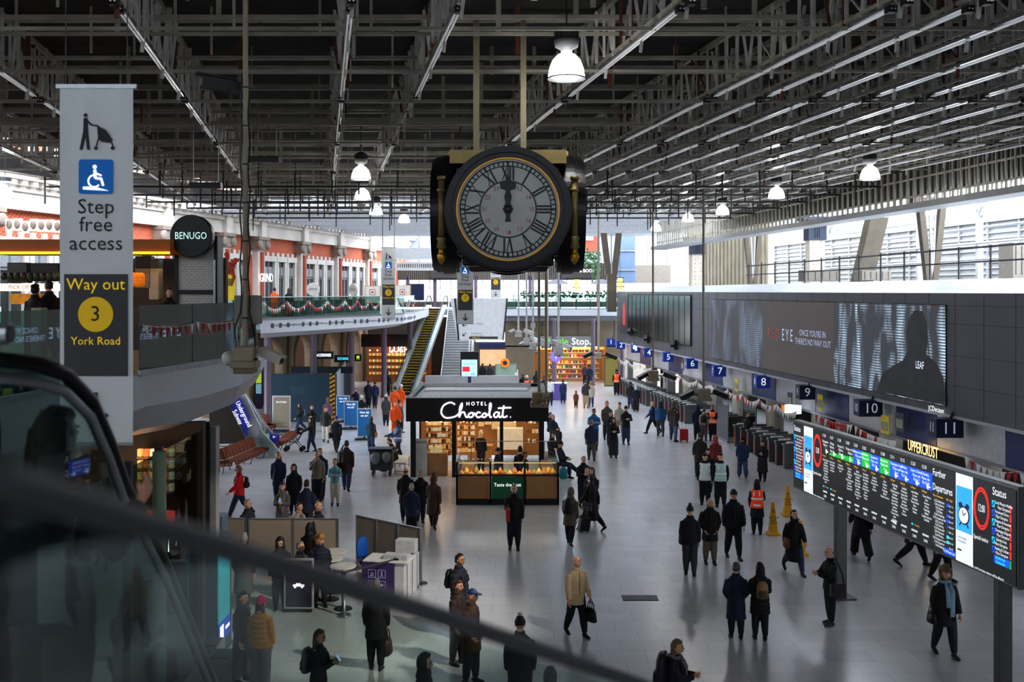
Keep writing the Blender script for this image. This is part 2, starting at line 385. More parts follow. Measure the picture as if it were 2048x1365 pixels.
# ---------- mezzanine ----------
EDGE=[(-6.9,9,4.8),(-6.65,13,4.8),(-6.5,15,4.85),(-6.45,17.3,4.95),(-6.15,19.2,4.86),(-5.85,21,4.98),(-5.8,22.6,5.28),(-6.1,24.2,5.4),(-8,28,5.3),(-12,34,5.25),(-13.6,41,5.25),(-12.5,50,5.22),(-10.9,53.3,5.22),(-9.5,56.5,5.22),(-7.9,59.8,5.25),(-6.8,63,5.3),(-6.55,67,5.35),(-6.6,79.5,5.35)]
FLZ=5.9
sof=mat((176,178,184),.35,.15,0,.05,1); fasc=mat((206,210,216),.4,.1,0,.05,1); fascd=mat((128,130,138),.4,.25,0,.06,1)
t=MB(); n=len(EDGE)
def inner(i,dist):
    x,y,_=EDGE[i]; a=V(EDGE[max(i-1,0)][:2]); b=V(EDGE[min(i+1,n-1)][:2]); dd=(b-a).normalized(); return V((x-dd.y*dist,y+dd.x*dist))
for i in range(n-1):
    (x0,y0,z0),(x1,y1,z1)=EDGE[i],EDGE[i+1]
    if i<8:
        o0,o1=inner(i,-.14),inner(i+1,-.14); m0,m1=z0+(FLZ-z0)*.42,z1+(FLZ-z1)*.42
        t.mi(1); t.quad((o0.x,o0.y,m0),(x0,y0,FLZ),(x1,y1,FLZ),(o1.x,o1.y,m1)); t.mi(2); t.quad((x0,y0,z0),(o0.x,o0.y,m0),(o1.x,o1.y,m1),(x1,y1,z1))  # lower belly coloured paler, as the lit part of the fascia
    else: t.mi(0); t.quad((x0,y0,z0),(x0,y0,FLZ),(x1,y1,FLZ),(x1,y1,z1))
    t.mi(2); pv0,pv1=V((x0,y0,z0)),V((x1,y1,z1))
    for k,(dd,dz) in enumerate(((.5,.18),(1.2,.3),(2.2,.38),(3.4,.4))):
        i0,i1=inner(i,dd),inner(i+1,dd); q0=V((i0.x,i0.y,z0-dz)); q1=V((i1.x,i1.y,z1-dz)); t.quad(pv0,pv1,q1,q0); pv0,pv1=q0,q1
    t.mi(3); t.quad((x0,y0,FLZ),(LX(y0)-.2,y0,FLZ),(LX(y1)-.2,y1,FLZ),(x1,y1,FLZ))
    t.mi(2); t.quad(pv0,pv1,(LX(y1),y1,z1-.4),(LX(y0),y0,z0-.4))
struct(t.build('floor_mezzanine',[fasc,fascd,sof,mat((96,92,88),.5)]))
t=MB()
for (a,b) in ((-.5,8.4),):
    t.box(((a+b)/2,82.2,5.65),(b-a,8.4,.5)); t.mi(1); t.box(((a+b)/2,82.4,5.2),(b-a,8,.42)); t.mi(0); t.box((-3.2,84.6,5.65),(7,9,.5))
struct(t.build('floor_balcony',[fasc,mat((120,124,130),.5)]))
# glass balustrade: each pane a part
def balustrade(pts,z0,z1,label,g=GLASS,rail=True,panel=1.6):
    root=empty('glass_balustrade',(pts[0][0],pts[0][1],z0),label,'balustrade'); o=V((pts[0][0],pts[0][1],z0)); H=z1-z0
    R=[]
    for a,b in zip(pts,pts[1:]):
        a=V((a[0],a[1],z0))-o; b=V((b[0],b[1],z0))-o; m=max(1,round((b-a).length/panel))
        for k in range(m):
            p=a.lerp(b,k/m+.006); q=a.lerp(b,(k+1)/m-.006); u=V((0,0,H))
            nn=(q-p).normalized().cross(V((0,0,1)))*.012
            t=MB(); t.add([p-nn,q-nn,q-nn+u,p-nn+u,p+nn,q+nn,q+nn+u,p+nn+u],[(0,1,2,3),(7,6,5,4),(0,4,5,1),(3,2,6,7),(0,3,7,4),(1,5,6,2)]); t.build('glass_pane',g,root)
        R.append(a)
    R.append(b)
    if rail:
        t=MB(); t.tube([p+V((0,0,H+.01)) for p in R],.025,6); t.build('top_rail',STEEL,root)
    t=MB(); 
    for p,q in zip(R,R[1:]): t.bar(p+V((0,0,.02)),q+V((0,0,.02)),.06,.1)
    t.build('shoe_channel',STEEL,root); return root
EG=[(x,y) for x,y,z in EDGE]
balustrade(EG[0:3],5.9,7.08,'tinted glass balustrade of the near gallery beside the cafe counter',glass((150,200,190),.12),False)
balustrade(EG[3:9],5.9,7.1,'dark glass balustrade reflecting a screen, around the bulge of the near gallery',glass((120,150,148),.16),False,1.3)
balustrade(EG[10:17],5.9,7.02,'long curving glass balustrade of the far gallery in front of the brick building',GLASS,True,1.9)
balustrade([(-.5,78.05),(8.4,78.05)],5.9,7.05,'straight glass balustrade in front of the bar at the far end',GLASS,True,1.8)
# pictogram strip on the white fascia
t=MB(); icon=0
def edge_at(s):
    L=0
    for a,b in zip(EG[11:],EG[12:]):
        l=(V(b)-V(a)).length
        if L+l>=s: u=(s-L)/l; return V(a).lerp(V(b),u),(V(b)-V(a)).normalized()
        L+=l
    return V(EG[-1]),V((0,1))
for k in range(30):
    p,dd=edge_at(.9+k*.62); c=V((p.x+dd.y*.015,p.y-dd.x*.015,5.58)); T=basis(c,(dd.x,dd.y,0),(0,0,1))
    if k%4==3: t.text('Waterloo',.16,T)
    else:
        t.prism([(.13*cos(2*pi*j/14)-.1,.13*sin(2*pi*j/14)) for j in range(14)],.006,T); t.text(['Eat','Shop','Drink'][k%4],.16,T@Matrix.Translation((.22,0,0)))
o=t.build('fascia_pictogram',mat((70,78,88),.6,0,0,0)); tag(o,'row of dark round pictograms and words along the white gallery fascia','sign')
# purple columns under the gallery
pc=mat((116,104,118),.45,.1)
for k,(x,yb,Y) in enumerate(((535,835,53),(627,812,58),(703,792,63),(768,790,69),(820,760,75))):
    X=(x-CX)/F*Y; t=MB(); t.lathe([(.24,0),(.24,.05),(.19,.12),(.19,4.95),(.3,5.1)],(X,Y,0),16); struct(t.build('column_gallery',pc,smooth=True))
for k,(x,Y) in enumerate(((1108,77.6),(1186,77.6),(1425-180,77.6))):
    X=(x-CX)/F*Y; t=MB(); t.lathe([(.2,0),(.17,.12),(.17,5.0),(.26,5.2)],(X,Y,0),16); struct(t.build('column_balcony',pc,smooth=True))
# ---------- far end: lower shop wall ----------
brown=mat((122,110,92),.7,.1,0,.15,1.2)
t=MB()
xs=lambda px,Y=79.2:(px-CX)/F*Y
t.box(((xs(1010)+xs(1250))/2,79.5,3.95),(xs(1250)-xs(1010),.4,2.1)); t.box((xs(1040),79.5,1.5),(xs(1068)-xs(1012),.4,3)); t.box((xs(1232),79.5,1.5),(xs(1250)-xs(1213),.4,3))
t.mi(1)
for k in range(7): t.box((xs(1010)+k*1.45,79.28,3.95),(.03,.03,2.1))
struct(t.build('wall_far',[brown,DGREY]))
t=MB(); t.box((-10,82.5,2.6),(14,.3,5.2)); struct(t.build('wall_far_concourse',mat((84,78,72),.7)))
t=MB(); t.box((xs(1250)+6.2,82,4),(13,.3,8)); struct(t.build('wall_far_end',mat((176,170,160),.7,0,0,.1,1)))
# convenience shop
sx0,sx1=xs(1068),xs(1213); sh=empty('convenience_shop',((sx0+sx1)/2,79.6,0),'bright convenience store with green and white sign at the far wall','shop'); W=sx1-sx0
t=MB(); t.box((0,3.2,1.5),(W,.1,3.0)); t.box((0,1.5,3.0),(W,3.4,.06))
for s in(-1,1): t.box((s*W/2,1.5,1.5),(.1,3.4,3.0))
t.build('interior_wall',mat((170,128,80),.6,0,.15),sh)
sgx=(xs(1075)+xs(1186))/2-(sx0+sx1)/2; sgw=xs(1186)-xs(1075)
t=MB(); t.box((sgx,-.55,3.35),(sgw,.15,.8)); sg=t.build('sign_board',mat((128,130,132),.5,0,.15),sh)
T=basis((sgx-.83,-.64,3.33),(1,0,0),(0,0,1)); t=MB(); t.text('whistle',.78,T,.96); t.build('lettering',mat((96,190,40),.5,0,1.0,0),sg)
T=basis((sgx+1.27,-.64,3.33),(1,0,0),(0,0,1)); t=MB(); t.text('Stop.',.78,T,.98); t.build('lettering',mat((240,240,240),.5,0,1.2,0),sg)
cl=[(200,60,40),(240,190,60),(230,230,220),(90,140,60),(40,70,120),(220,120,40),(150,60,60)]
cols=[mat(c,.5,0,.12,.1) for c in cl]
for j,(zz) in enumerate((.25,.65,1.05,1.45,1.95,2.35)):
    t=MB(); t.box((.4,1.9-.05*j,zz),(W-1.6,.5,.04)); s=t.build('display_shelf',WHITE,sh)
    t=MB(); x=-W/2+1.3
    while x<W/2-.6:
        t.mi(random.randrange(len(cols))); h=.16+random.random()*.1; t.box((x,1.75-.05*j,zz+.02+h/2),(.11,.2,h)); x+=.13
    o=t.build('stocked_goods',cols,s); o['kind']='stuff'
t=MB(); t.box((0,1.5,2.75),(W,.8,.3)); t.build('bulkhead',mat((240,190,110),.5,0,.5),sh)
for k in range(7):
    t=MB(); t.ell((-W/2+.5+k*.9,.6,2.85),.07,8,6); t.build('spotlight',mat((255,240,210),.5,0,14,0),sh)
lamp('AREA',((sx0+sx1)/2,80.8,2.9),110,(1,.85,.6),'shop_light',((sx0+sx1)/2,80.8,0),size=3)
# green door panel and poster stands beside shop
def board(x,yb,w,h,Y,name,label,cat,frame,face,texts=(),rot=0,legs=0,z0=None):
    c=at(x,yb,Y) if z0 is None else V(((x-CX)/F*Y,Y,z0))
    if z0 is None: c.z=0
    r=empty(name,c,label,cat,None,radians(rot)); t=MB(); t.box((0,0,legs+h/2),(w,.06,h))
    if legs:
        for s in(-1,1): t.box((s*w*.4,0,legs/2),(.05,.05,legs)); t.box((s*w*.4,0,.02),(.07,.45,.04))
    t.build('frame',frame,r,bev=.008)
    t=MB(); t.box((0,-.034,legs+h/2),(w*.9,.012,h*.94)); f=t.build('face_panel',face,r)
    for s,dx,dz,size,m in texts:
        t=MB(); t.text(s,size,basis((dx,-.044,legs+h/2+dz),(1,0,0),(0,0,1))); t.build('lettering',m,f)
    return r
board(1185+38,770,1.1,2.2,77,'poster_stand','olive green poster stand beside the convenience store doorway','poster',DSTEEL,mat((120,112,60),.5,0,.3),[])
board(1012,762,1.5,2.3,69,'poster_board','pale green notice board with an orange dial near the stair foot','notice board',STEEL,mat((150,178,160),.5,0,.1))
t=MB(); c=at(1010,726,68.8); t.T=basis(c,(1,0,0),(0,0,1)); t.lathe([(.32,0),(.32,.05),(.2,.06)],n=18); t.mi(1); t.lathe([(.16,.05),(.16,.09),(.01,.1)],n=14)
tag(t.build('orange_dial_sign',[mat((240,130,30),.5,0,.4),DGREY]),'round orange sign with dark centre beside the stair foot','sign')
# ---------- bar level at far end ----------
t=MB(); t.box((-1.,88.3,9.05),(21,.3,1.5)); t.mi(1)
x=-11.4
while x<9.4: t.box((x,88.1,9.05),(.07,.1,1.5)); x+=.17
t.mi(0); t.box((-1,88.3,5.9+.25),(21,.3,.5)); struct(t.build('wall_bar',[mat((52,48,44),.6),mat((84,78,70),.6)]))
t=MB(); winm=mat((236,242,250),.4,0,1.6,.03,.4)
t.box((-1,88.6,7.4),(20.6,.05,2.1)); t.mi(1)
x=-11
while x<9.2: t.box((x,88.4,7.4),(.07,.08,2.1)); x+=.93
for z in (6.9,7.6): t.box((-1,88.4,z),(20.6,.08,.05))
t.mi(2)
for x in (-9.2,-6.8,-3.2,1.6,4.2,7.6): t.box((x,88.2,7.3),(.3,.3,2.8))
struct(t.build('window_bar',[winm,mat((150,156,166),.5),mat((72,58,76),.5)]))
t=MB(); t.box((12,92,12.4),(50,.3,5.6)); t.mi(1)
for k in range(29): t.box((-12+k*1.75,91.8,12.4),(.05,.06,5.2))
t.mi(2); t.box((xs(1178,91),91.7,11.9),(2.0,.1,1.9)); t.mi(1); t.box((xs(1178,91),91.6,12.4),(.9,.06,.9)); struct(t.build('wall_gable',[mat((142,148,156),.6),mat((112,118,126),.6),mat((130,62,44),.8)]))
t=MB(); t.box((xs(832,80),80.5,9.1),(3.4,2.6,.16)); t.box((xs(832,80),79.3,9.55),(3.4,.08,.12)); t.box((xs(832,80),79.3,10.3),(3.4,.3,.9))
for k in range(20): t.box((xs(832,80)-1.62+k*.17,79.3,9.3),(.06,.05,.5))
struct(t.build('trim_2',mat((214,218,222),.5)))
t=MB(); t.box((xs(1252,84),84,9.5),(1.5,.4,6.5)); t.mi(1)
for k in range(4): t.box((xs(1252,84),83.75,7.5+k*1.6),(1.6,.1,.12))
struct(t.build('wall_bar_tower',[mat((92,112,140),.5),STEEL]))
t=MB(); t.box((xs(1290,88),88,8.0),(4.5,.4,3.2)); struct(t.build('wall_bar_end',mat((112,106,98),.6)))
def boot(x,Y,w):
    c=at(x,541,Y); r=empty('bar_sign',c,'dark bar fascia sign reading WELL & BOOT %s'%('right of the clock, wreathed in ivy' if x>1100 else 'partly hidden to the left of the clock'),'sign')
    t=MB(); t.box((0,.05,.0),(w,.12,1.35)); p=t.build('sign_board',mat((46,42,40),.6),r)
    t=MB(); t.text('WELL & BOOT',.42,basis((.1,-.03,-.05),(1,0,0),(0,0,1)),.88); t.build('lettering',mat((245,245,245),.5,0,1.2,0),p)
boot(1160,87.6,3.1); boot(897,87.6,3.2)
def ivy(px,py,w,h,Y,lab,n):
    t=MB(); 
    for k in range(n):
        c=at(px,py,Y)+V((random.uniform(-w,w),random.uniform(-.3,.1),random.uniform(-h,h)*(1 if random.random()<.7 else 1.4))); t.mi(k%2)
        a=V((random.uniform(-1,1),random.uniform(-.4,.4),random.uniform(-1,1))).normalized()*.13; b=V((-a.z,random.uniform(-.05,.05),a.x))*.7
        t.quad(c-a,c+b,c+a,c-b)
    o=tag(t.build('trailing_ivy',[mat((58,92,48),.6),mat((34,62,34),.6)]),lab,'plant'); o['kind']='stuff'
ivy(1150,516,2.2,.55,87,'green ivy trailing over the bar sign to the right of the clock',420); ivy(895,520,1.0,.6,87,'green ivy trailing over the bar sign to the left of the clock',180); ivy(1193,545,.4,.7,86.5,'strand of ivy hanging down beside the bar sign',90)
ivy(1140,590,4,.2,80,'low planter greenery along the bar balcony',240)
for k,(x,Y) in enumerate(((1115,84),(1203,84))):
    c=at(x,564,Y); r=empty('bar_parasol',c,'dark conical lamp shade over the bar, %s'%['left of the two','right of the two'][k],'lamp shade','dark conical shades over the bar'); t=MB(); t.lathe([(1.0,-.2),(.5,.12),(.05,.22)],n=20); t.build('shade',mat((52,50,66),.6),r); t=MB(); t.lathe([(.02,.2),(.02,2.6)],n=6); t.build('cord',BLACK,r)
for k,(x,y,Y) in enumerate(((1153,571,80),(1240,569,72))):
    c=at(x,y,Y); r=empty('lantern',c,'glowing yellow tiered lantern hanging in the bar, %s'%['nearer the clock','nearer the grey wall'][k],'lantern','yellow lanterns in the bar')
    for j in range(3):
        t=MB(); t.lathe([(.2-.03*abs(j-1),-.13),(.2-.03*abs(j-1),.13)],(0,0,(j-1)*.32),12); t.build('glass_tier',mat((255,200,80),.5,0,3,0),r); t=MB(); t.lathe([(.32,0),(.32,.05)],(0,0,(j-1)*.32+.13),12); t.lathe([(.015,.1),(.015,2.6)],(0,0,.4),6) if j==2 else 0; t.build('tier_rim',BLACK,r)
# dining furniture behind balcony
for k in range(7):
    X=.3+k*1.2; r=empty('bar_table',(X,79.6+(k%2)*.8,5.9),'dark %s bar table from the left behind the glass balcony'%ORD[k],'table','bar tables on the balcony')
    t=MB(); t.box((0,0,.74),(.8,.7,.05)); t.build('tabletop',mat((60,52,46),.5),r)
    t=MB(); t.lathe([(.25,0),(.04,.03),(.04,.74)],n=10); t.build('pedestal',BLACK,r)
# ---------- stairs, escalator, sign wedge ----------
t=MB(); n=34; xa,xb=-5.15,-3.05
for k in range(n):
    y=70.4+k*.3; z=(k+1)*5.9/n; t.mi(0); t.box(((xa+xb)/2,y,z/2),(xb-xa,.3,z)); t.mi(1); t.box(((xa+xb)/2,y-.155,z-.02),(xb-xa,.02,.05))
st=t.build('staircase',[mat((176,178,180),.5),mat((80,82,84),.5)]); tag(st,'wide pale stone staircase climbing to the far gallery beside the escalator','staircase')
for X in (xa+.12,xb-.12):
    t=MB(); t.tube([(X,70.2,.95),(X,80.4,6.85),(X,81.4,6.85)],.035,6)
    for k in range(7): t.tube([(X,70.5+k*1.6,.2+k*.93),(X,70.5+k*1.6,1.1+k*.93)],.025,6)
    t.build('handrail',STEEL,st)
e0,e1=V((xs(827,71)-.55,70.6,0)),V((xs(880,80)-.3,80.2,5.9)); r=empty('escalator',e0,'grey escalator with yellow-edged steps rising to the far gallery','escalator')
D=e1-e0; U=V((D.x,D.y,0)).normalized(); R=V((U.y,-U.x,0)); ew=1.05
ym=mat((190,160,40),.6,0,.05); sm=mat((70,72,70),.5,.3)
t=MB(); nk=32
for k in range(nk):
    p=D*(k/nk); q=D*((k+1)/nk); z=q.z
    t.mi(0); a=V((p.x,p.y,z)); b=V((q.x,q.y,z)); t.bar(a,b,ew,.06); t.bar(V((p.x,p.y,p.z)),V((p.x,p.y,z)),ew,.04,up=U)
    t.mi(1); t.bar(a-R*ew/2+V((0,0,.035)),a+R*ew/2+V((0,0,.035)),.09,.05)
t.build('steps',[sm,ym],r)
for s in(-1,1):
    o=R*s*(ew/2+.16); t=MB(); up=V((0,0,1))
    t.add([o-U*.8,o+D+U*.8,o+D+U*.8+up*.3,o-U*.8+up*.25,o-U*.8-R*s*.1,o+D+U*.8-R*s*.1,o+D+U*.8+up*.3-R*s*.1,o-U*.8+up*.25-R*s*.1],[(0,1,2,3),(7,6,5,4),(3,2,6,7),(0,4,5,1),(0,3,7,4)])
    t.bar(o+V((0,0,.2)),o+D+V((0,0,.2)),.28,.3); t.build('side_skirt',mat((198,202,206),.3,.5),r)
    t=MB(); a=o-U*.9; b=o+D+U*.9; t.quad(a+up*.3,o+up*.3,o+up*1.0,a+up*.95); t.quad(o+up*.3,o+D+up*.3,o+D+up*1.0,o+up*1.0); t.quad(o+D+up*.3,b+up*.3,b+up*.98,o+D+up*1.0); t.build('glass_side',GLASS,r)
    t=MB(); t.tube([a+up*.3-U*.1,a+up*.65-U*.3,a+up*.95,o+up*1.02,o+D+up*1.02,b+up*1.0,b+up*.6+U*.25,b+up*.3],.045,8); t.build('handrail',PUREBLK,r)
# white sign wedge over the stairs
A=[at(900,597,69),at(1016,597,69),at(1005,681,70.5),at(915,681,70.5)]
o=A[0].copy(); r=empty('direction_sign',o,'large white tapered direction sign board hanging over the stairs','sign')
t=MB(); q=[p-o for p in A]; q2=[p+V((.35*(1 if i in(0,3) else -.35),1.2,0)) for i,p in enumerate(q)]
t.add(q+q2,[(3,2,1,0),(4,5,6,7),(0,1,5,4),(2,3,7,6),(3,0,4,7),(1,2,6,5)]); p=t.build('board',mat((226,230,234),.5,0,.08),r)
t=MB(); t.bar(q[0]+V((.35,-.03,0)),q[3]+V((.08,-.03,0)),.12,.06); t.build('edge_strip',DGREY,r); t=MB(); t.bar(q[1]+V((-.05,-.03,0)),q[2]+V((.05,-.03,0)),.1,.06); t.build('edge_strip',DGREY,r)
def ptx(s,x,y,size,m,par,off,Y=69.6,sx=1.):
    t=MB(); t.text(s,size,basis(at(x,y,Y)-off+V((0,-.05,0)),(1,0,0),(0,0,1)),sx); t.build('lettering',m,par)
def arrow(t,T,L,w):
    t.bar((0,L/2,0),(0,-L/2,0),w,.01,T); t.bar((0,-L/2,0),(-L*.33,-L*.12,0),w,.01,T); t.bar((0,-L/2,0),(L*.33,-L*.12,0),w,.01,T)
for x,y,an in ((930,651,-90),(929,669,-45)):
    t=MB(); arrow(t,basis(at(x,y,69.5)-o+V((0,-.02,0)),(1,0,0),(0,0,1))@Matrix.Rotation(radians(an),4,'Z'),.34,.05); t.build('arrow_mark',TXD,p)
ptx('Jubilee line',953,667,.16,TXD,p,o); ptx('Lost property',955,672,.16,TXD,p,o); ptx('Toilets',960,648,.16,TXD,p,o)
t=MB(); t.box(at(967,676,69.4)-o,(2.0,.04,.17)); s=t.build('way_out_strip',mat((60,60,62),.6),p); ptx('Way out',952,676,.15,TXY,s,o,69.3)
# low concrete wall and digital totem behind the kiosk
t=MB(); t.box((at(944,760,66).x,66.2,.87),(6.2,.3,1.74)); t.box((at(1036,760,66).x-.1,68.7,.87),(.25,5,1.74)); struct(t.build('wall_stairwell',mat((158,158,160),.7,0,0,.1,1)))
c=V((at(939,750,60).x,60,0)); r=empty('advertising_totem',c,'digital advertising totem with red and blue screen behind the kiosk','screen')
t=MB(); t.box((0,0,2.95),(1.08,.16,1.5)); t.build('casing',BLACK,r,bev=.02); t=MB(); t.lathe([(.3,0),(.12,.06),(.1,2.2)],n=10); t.build('pole',mat((40,44,80),.5),r)
t=MB(); t.box((0,-.09,2.72),(.94,.02,1.0)); sc=t.build('screen',mat((150,200,235),.4,0,.9,.15,1.2),r)
t=MB(); t.box((-.2,-.105,2.65),(.44,.01,.3)); t.build('red_block',mat((230,30,40),.5,0,1.2,.1),sc); t=MB(); t.text('Always faithful?',.11,basis((0,-.105,2.98),(1,0,0),(0,0,1))); t.text('H',.24,basis((.2,-.105,2.34),(1,0,0),(0,0,1))); t.build('lettering',TXD,sc)
# lift lobby shop glimpsed through the stair
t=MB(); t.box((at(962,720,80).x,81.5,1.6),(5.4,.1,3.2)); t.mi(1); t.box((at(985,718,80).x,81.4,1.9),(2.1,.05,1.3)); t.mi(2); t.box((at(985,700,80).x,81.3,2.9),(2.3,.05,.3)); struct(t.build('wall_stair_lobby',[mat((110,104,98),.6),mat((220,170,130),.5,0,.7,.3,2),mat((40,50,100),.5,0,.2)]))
lu=empty('cosmetics_shop',(at(790,720,78).x,78.5,0),'warmly lit cosmetics shop with white LUSH sign under the gallery','shop')
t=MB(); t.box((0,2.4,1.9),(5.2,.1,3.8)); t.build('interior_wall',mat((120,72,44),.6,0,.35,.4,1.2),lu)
t=MB(); t.box((0,0,3.45),(5.4,.2,1.0)); s=t.build('sign_board',mat((36,32,32),.5),lu); t=MB(); t.text('LUSH',.62,basis((.42,-1.2,2.78),(1,0,0),(0,0,1)),1.1); t.build('lettering',mat((250,250,250),.5,0,3,0),s)
t=MB(); t.box((-.9,-.6,2.9),(.16,.16,1.7)); t.build('red_light_bar',mat((255,60,40),.5,0,3,0),lu)
for k in range(16):
    t=MB(); t.ell((-2.2+(k%8)*.6,1.2,2.6+.5*(k//8)),.05,6,4); t.build('spotlight',mat((255,220,170),.5,0,10,0),lu)
for j in range(4):
    t=MB(); t.box((0,2.0,.6+j*.5),(4.8,.4,.05)); s=t.build('display_shelf',mat((90,60,40),.6),lu); t=MB()
    for k in range(30): t.mi(k%4); t.box((-2.3+k*.155,1.9,.72+j*.5),(.1,.15,.2))
    o=t.build('stocked_goods',[mat(c,.5,0,.4) for c in ((240,200,80),(220,120,60),(230,220,200),(120,160,80))],s); o['kind']='stuff'
lamp('POINT',(at(790,720,78).x,79.6,2.8),90,(1,.7,.4),'shop_light',shadow_soft_size=.5)
# ---------- clock ----------
ck=V((at(1016,419,16).x,16,at(1016,419,16).z)); PS=16/F
clk=empty('station_clock',ck+V((0,1.2,0)),'large four-faced black and gold station clock hanging from the roof at twelve','clock')
blk=mat((22,22,26),.35,.2,0,.1); gold=mat((200,150,60),.35,.7,0,.1); goldd=mat((150,132,88),.45,.5,0,.15); dialm=mat((176,180,178),.45,0,.05,.12,2.2)
t=MB(); t.T=Matrix.Translation((0,0,0)); t.box((0,0,.0),(1.7,1.7,1.45)); t.box((0,0,-.72),(1.5,1.5,.35),tp=1.0); t.rings([(0,0,-.98,.66,.66),(0,0,-.6,.9,.9)],4); t.build('case',blk,clk,bev=.03)
def ring(t,r0,r1,z0,z1,n=64,T=None):
    vs=[];fs=[]
    for k in range(n):
        a=2*pi*k/n
        for r,z in((r0,z0),(r1,z0),(r1,z1),(r0,z1)): vs.append((r*cos(a),r*sin(a),z))
    for k in range(n):
        b=((k+1)%n)*4; a=k*4
        for j in range(4): fs.append((a+j,a+(j+1)%4,b+(j+1)%4,b+j)[::-1])
    t.add(vs,fs,T)
red=mat((168,52,44),.6,0,0,0); ROM=['XII','I','II','III','IIII','V','VI','VII','VIII','IX','X','XI']
def face(T,full):
    t=MB(); t.T=T; ring(t,.83,.99,-.3,.1); ring(t,.9,.96,.1,.15); ring(t,.99,1.02,-.22,-.02); t.build('bezel',blk,clk)
    t=MB(); t.T=T; ring(t,.805,.835,.0,.06); t.build('gold_ring',gold,clk)
    t=MB(); t.T=T; t.lathe([(.83,-.02),(.83,.0),(.001,.005)],n=48); f=t.build('dial',dialm,clk)
    if not full: return
    t=MB(); t.T=T; ring(t,.755,.775,.006,.014); ring(t,.685,.7,.006,.014); ring(t,.44,.462,.006,.016)
    for k in range(60):
        a=2*pi*k/60; t.bar((.69*cos(a),.69*sin(a),.01),(.77*cos(a),.77*sin(a),.01),.02 if k%5 else .035,.008)
    t.build('minute_track',PUREBLK,f)
    for k in range(12):
        a=pi/2-2*pi*k/12; c=V((.575*cos(a),.575*sin(a),.01)); M=Matrix.Translation(c)@Matrix.Rotation(a-pi/2,4,'Z'); s=ROM[k]; wd={'I':.05,'V':.12,'X':.12}; W=sum(wd[q] for q in s); x=-W/2
        t=MB(); t.T=T
        for q in s:
            w=wd[q]; m=x+w/2; h=.112
            if q=='I': t.bar((m,-h,0),(m,h,0),.03,.008,T@M)
            elif q=='V': t.bar((m-.045,h,0),(m,-h,0),.03,.008,T@M); t.bar((m+.045,h,0),(m,-h,0),.014,.008,T@M)
            else: t.bar((m-.045,h,0),(m+.045,-h,0),.03,.008,T@M); t.bar((m+.045,h,0),(m-.045,-h,0),.014,.008,T@M)
            x+=w
        t.build('hour_numeral',PUREBLK,f)
        if k: t=MB(); t.text(str(12+k),.095,T@Matrix.Translation((.375*cos(a),.375*sin(a),.012))); t.build('small_numeral',red,f)
    t=MB(); t.T=T; t.prism([(-.045,-.2),(.045,-.2),(.03,-.1),(.085,0),(.04,.1),(.06,.2),(.03,.3),(.12,.33),(.13,.42),(.05,.44),(.0,.56),(-.05,.44),(-.13,.42),(-.12,.33),(-.03,.3),(-.06,.2),(-.04,.1),(-.085,0),(-.03,-.1)],.02,T@Matrix.Translation((0,0,.02))); t.build('hour_hand',PUREBLK,f)
    t=MB(); t.prism([(-.02,-.16),(.02,-.16),(.022,.4),(.0,.74),(-.022,.4)],.015,T@Matrix.Translation((0,0,.05))); t.lathe([(.06,0),(.06,.02),(.03,.03)],n=14,T=T@Matrix.Translation((0,0,.05))); t.build('minute_hand',PUREBLK,f)
face(basis((0,-1.2,0),(1,0,0),(0,0,1)),True)
face(basis((-1.12,0,0),(0,-1,0),(0,0,1)),False); face(basis((1.12,0,0),(0,1,0),(0,0,1)),False); face(basis((0,1.2,0),(-1,0,0),(0,0,1)),False)
for sx in(-1,1):
    for sy in(-1,1):
        t=MB(); c=(sx*1.08,sy*.98,0)
        t.lathe([(.055,-.42),(.055,.5)],c,10); t.lathe([(.075,.5),(.075,.54),(.06,.56)],c,12); t.lathe([(.07,.3),(.08,.33),(.07,.36)],c,12); t.lathe([(.05,-.62),(.08,-.6),(.06,-.5),(.085,-.45),(.06,-.42)],c,12); t.build('corner_column',goldd,clk,True)
        t=MB(); t.lathe([(.005,-.88),(.05,-.82),(.075,-.75),(.06,-.7),(.04,-.66),(.055,-.62)],c,12); t.build('finial',gold,clk,True)
t=MB(); t.box((0,0,1.03),(2.05,.3,.1)); t.box((0,.9,1.03),(2.05,.12,.1)); t.box((0,0,.88),(1.9,1.9,.22)); t.build('hanger_beam',goldd,clk)
for x in(-.55,.26):
    t=MB(); z0=1.05; z1=RZ+.7-ck.z; t.bar((x,0,z0),(x,0,z1),.1,.16); t.build('hanger_post',mat((126,118,96),.6),clk)
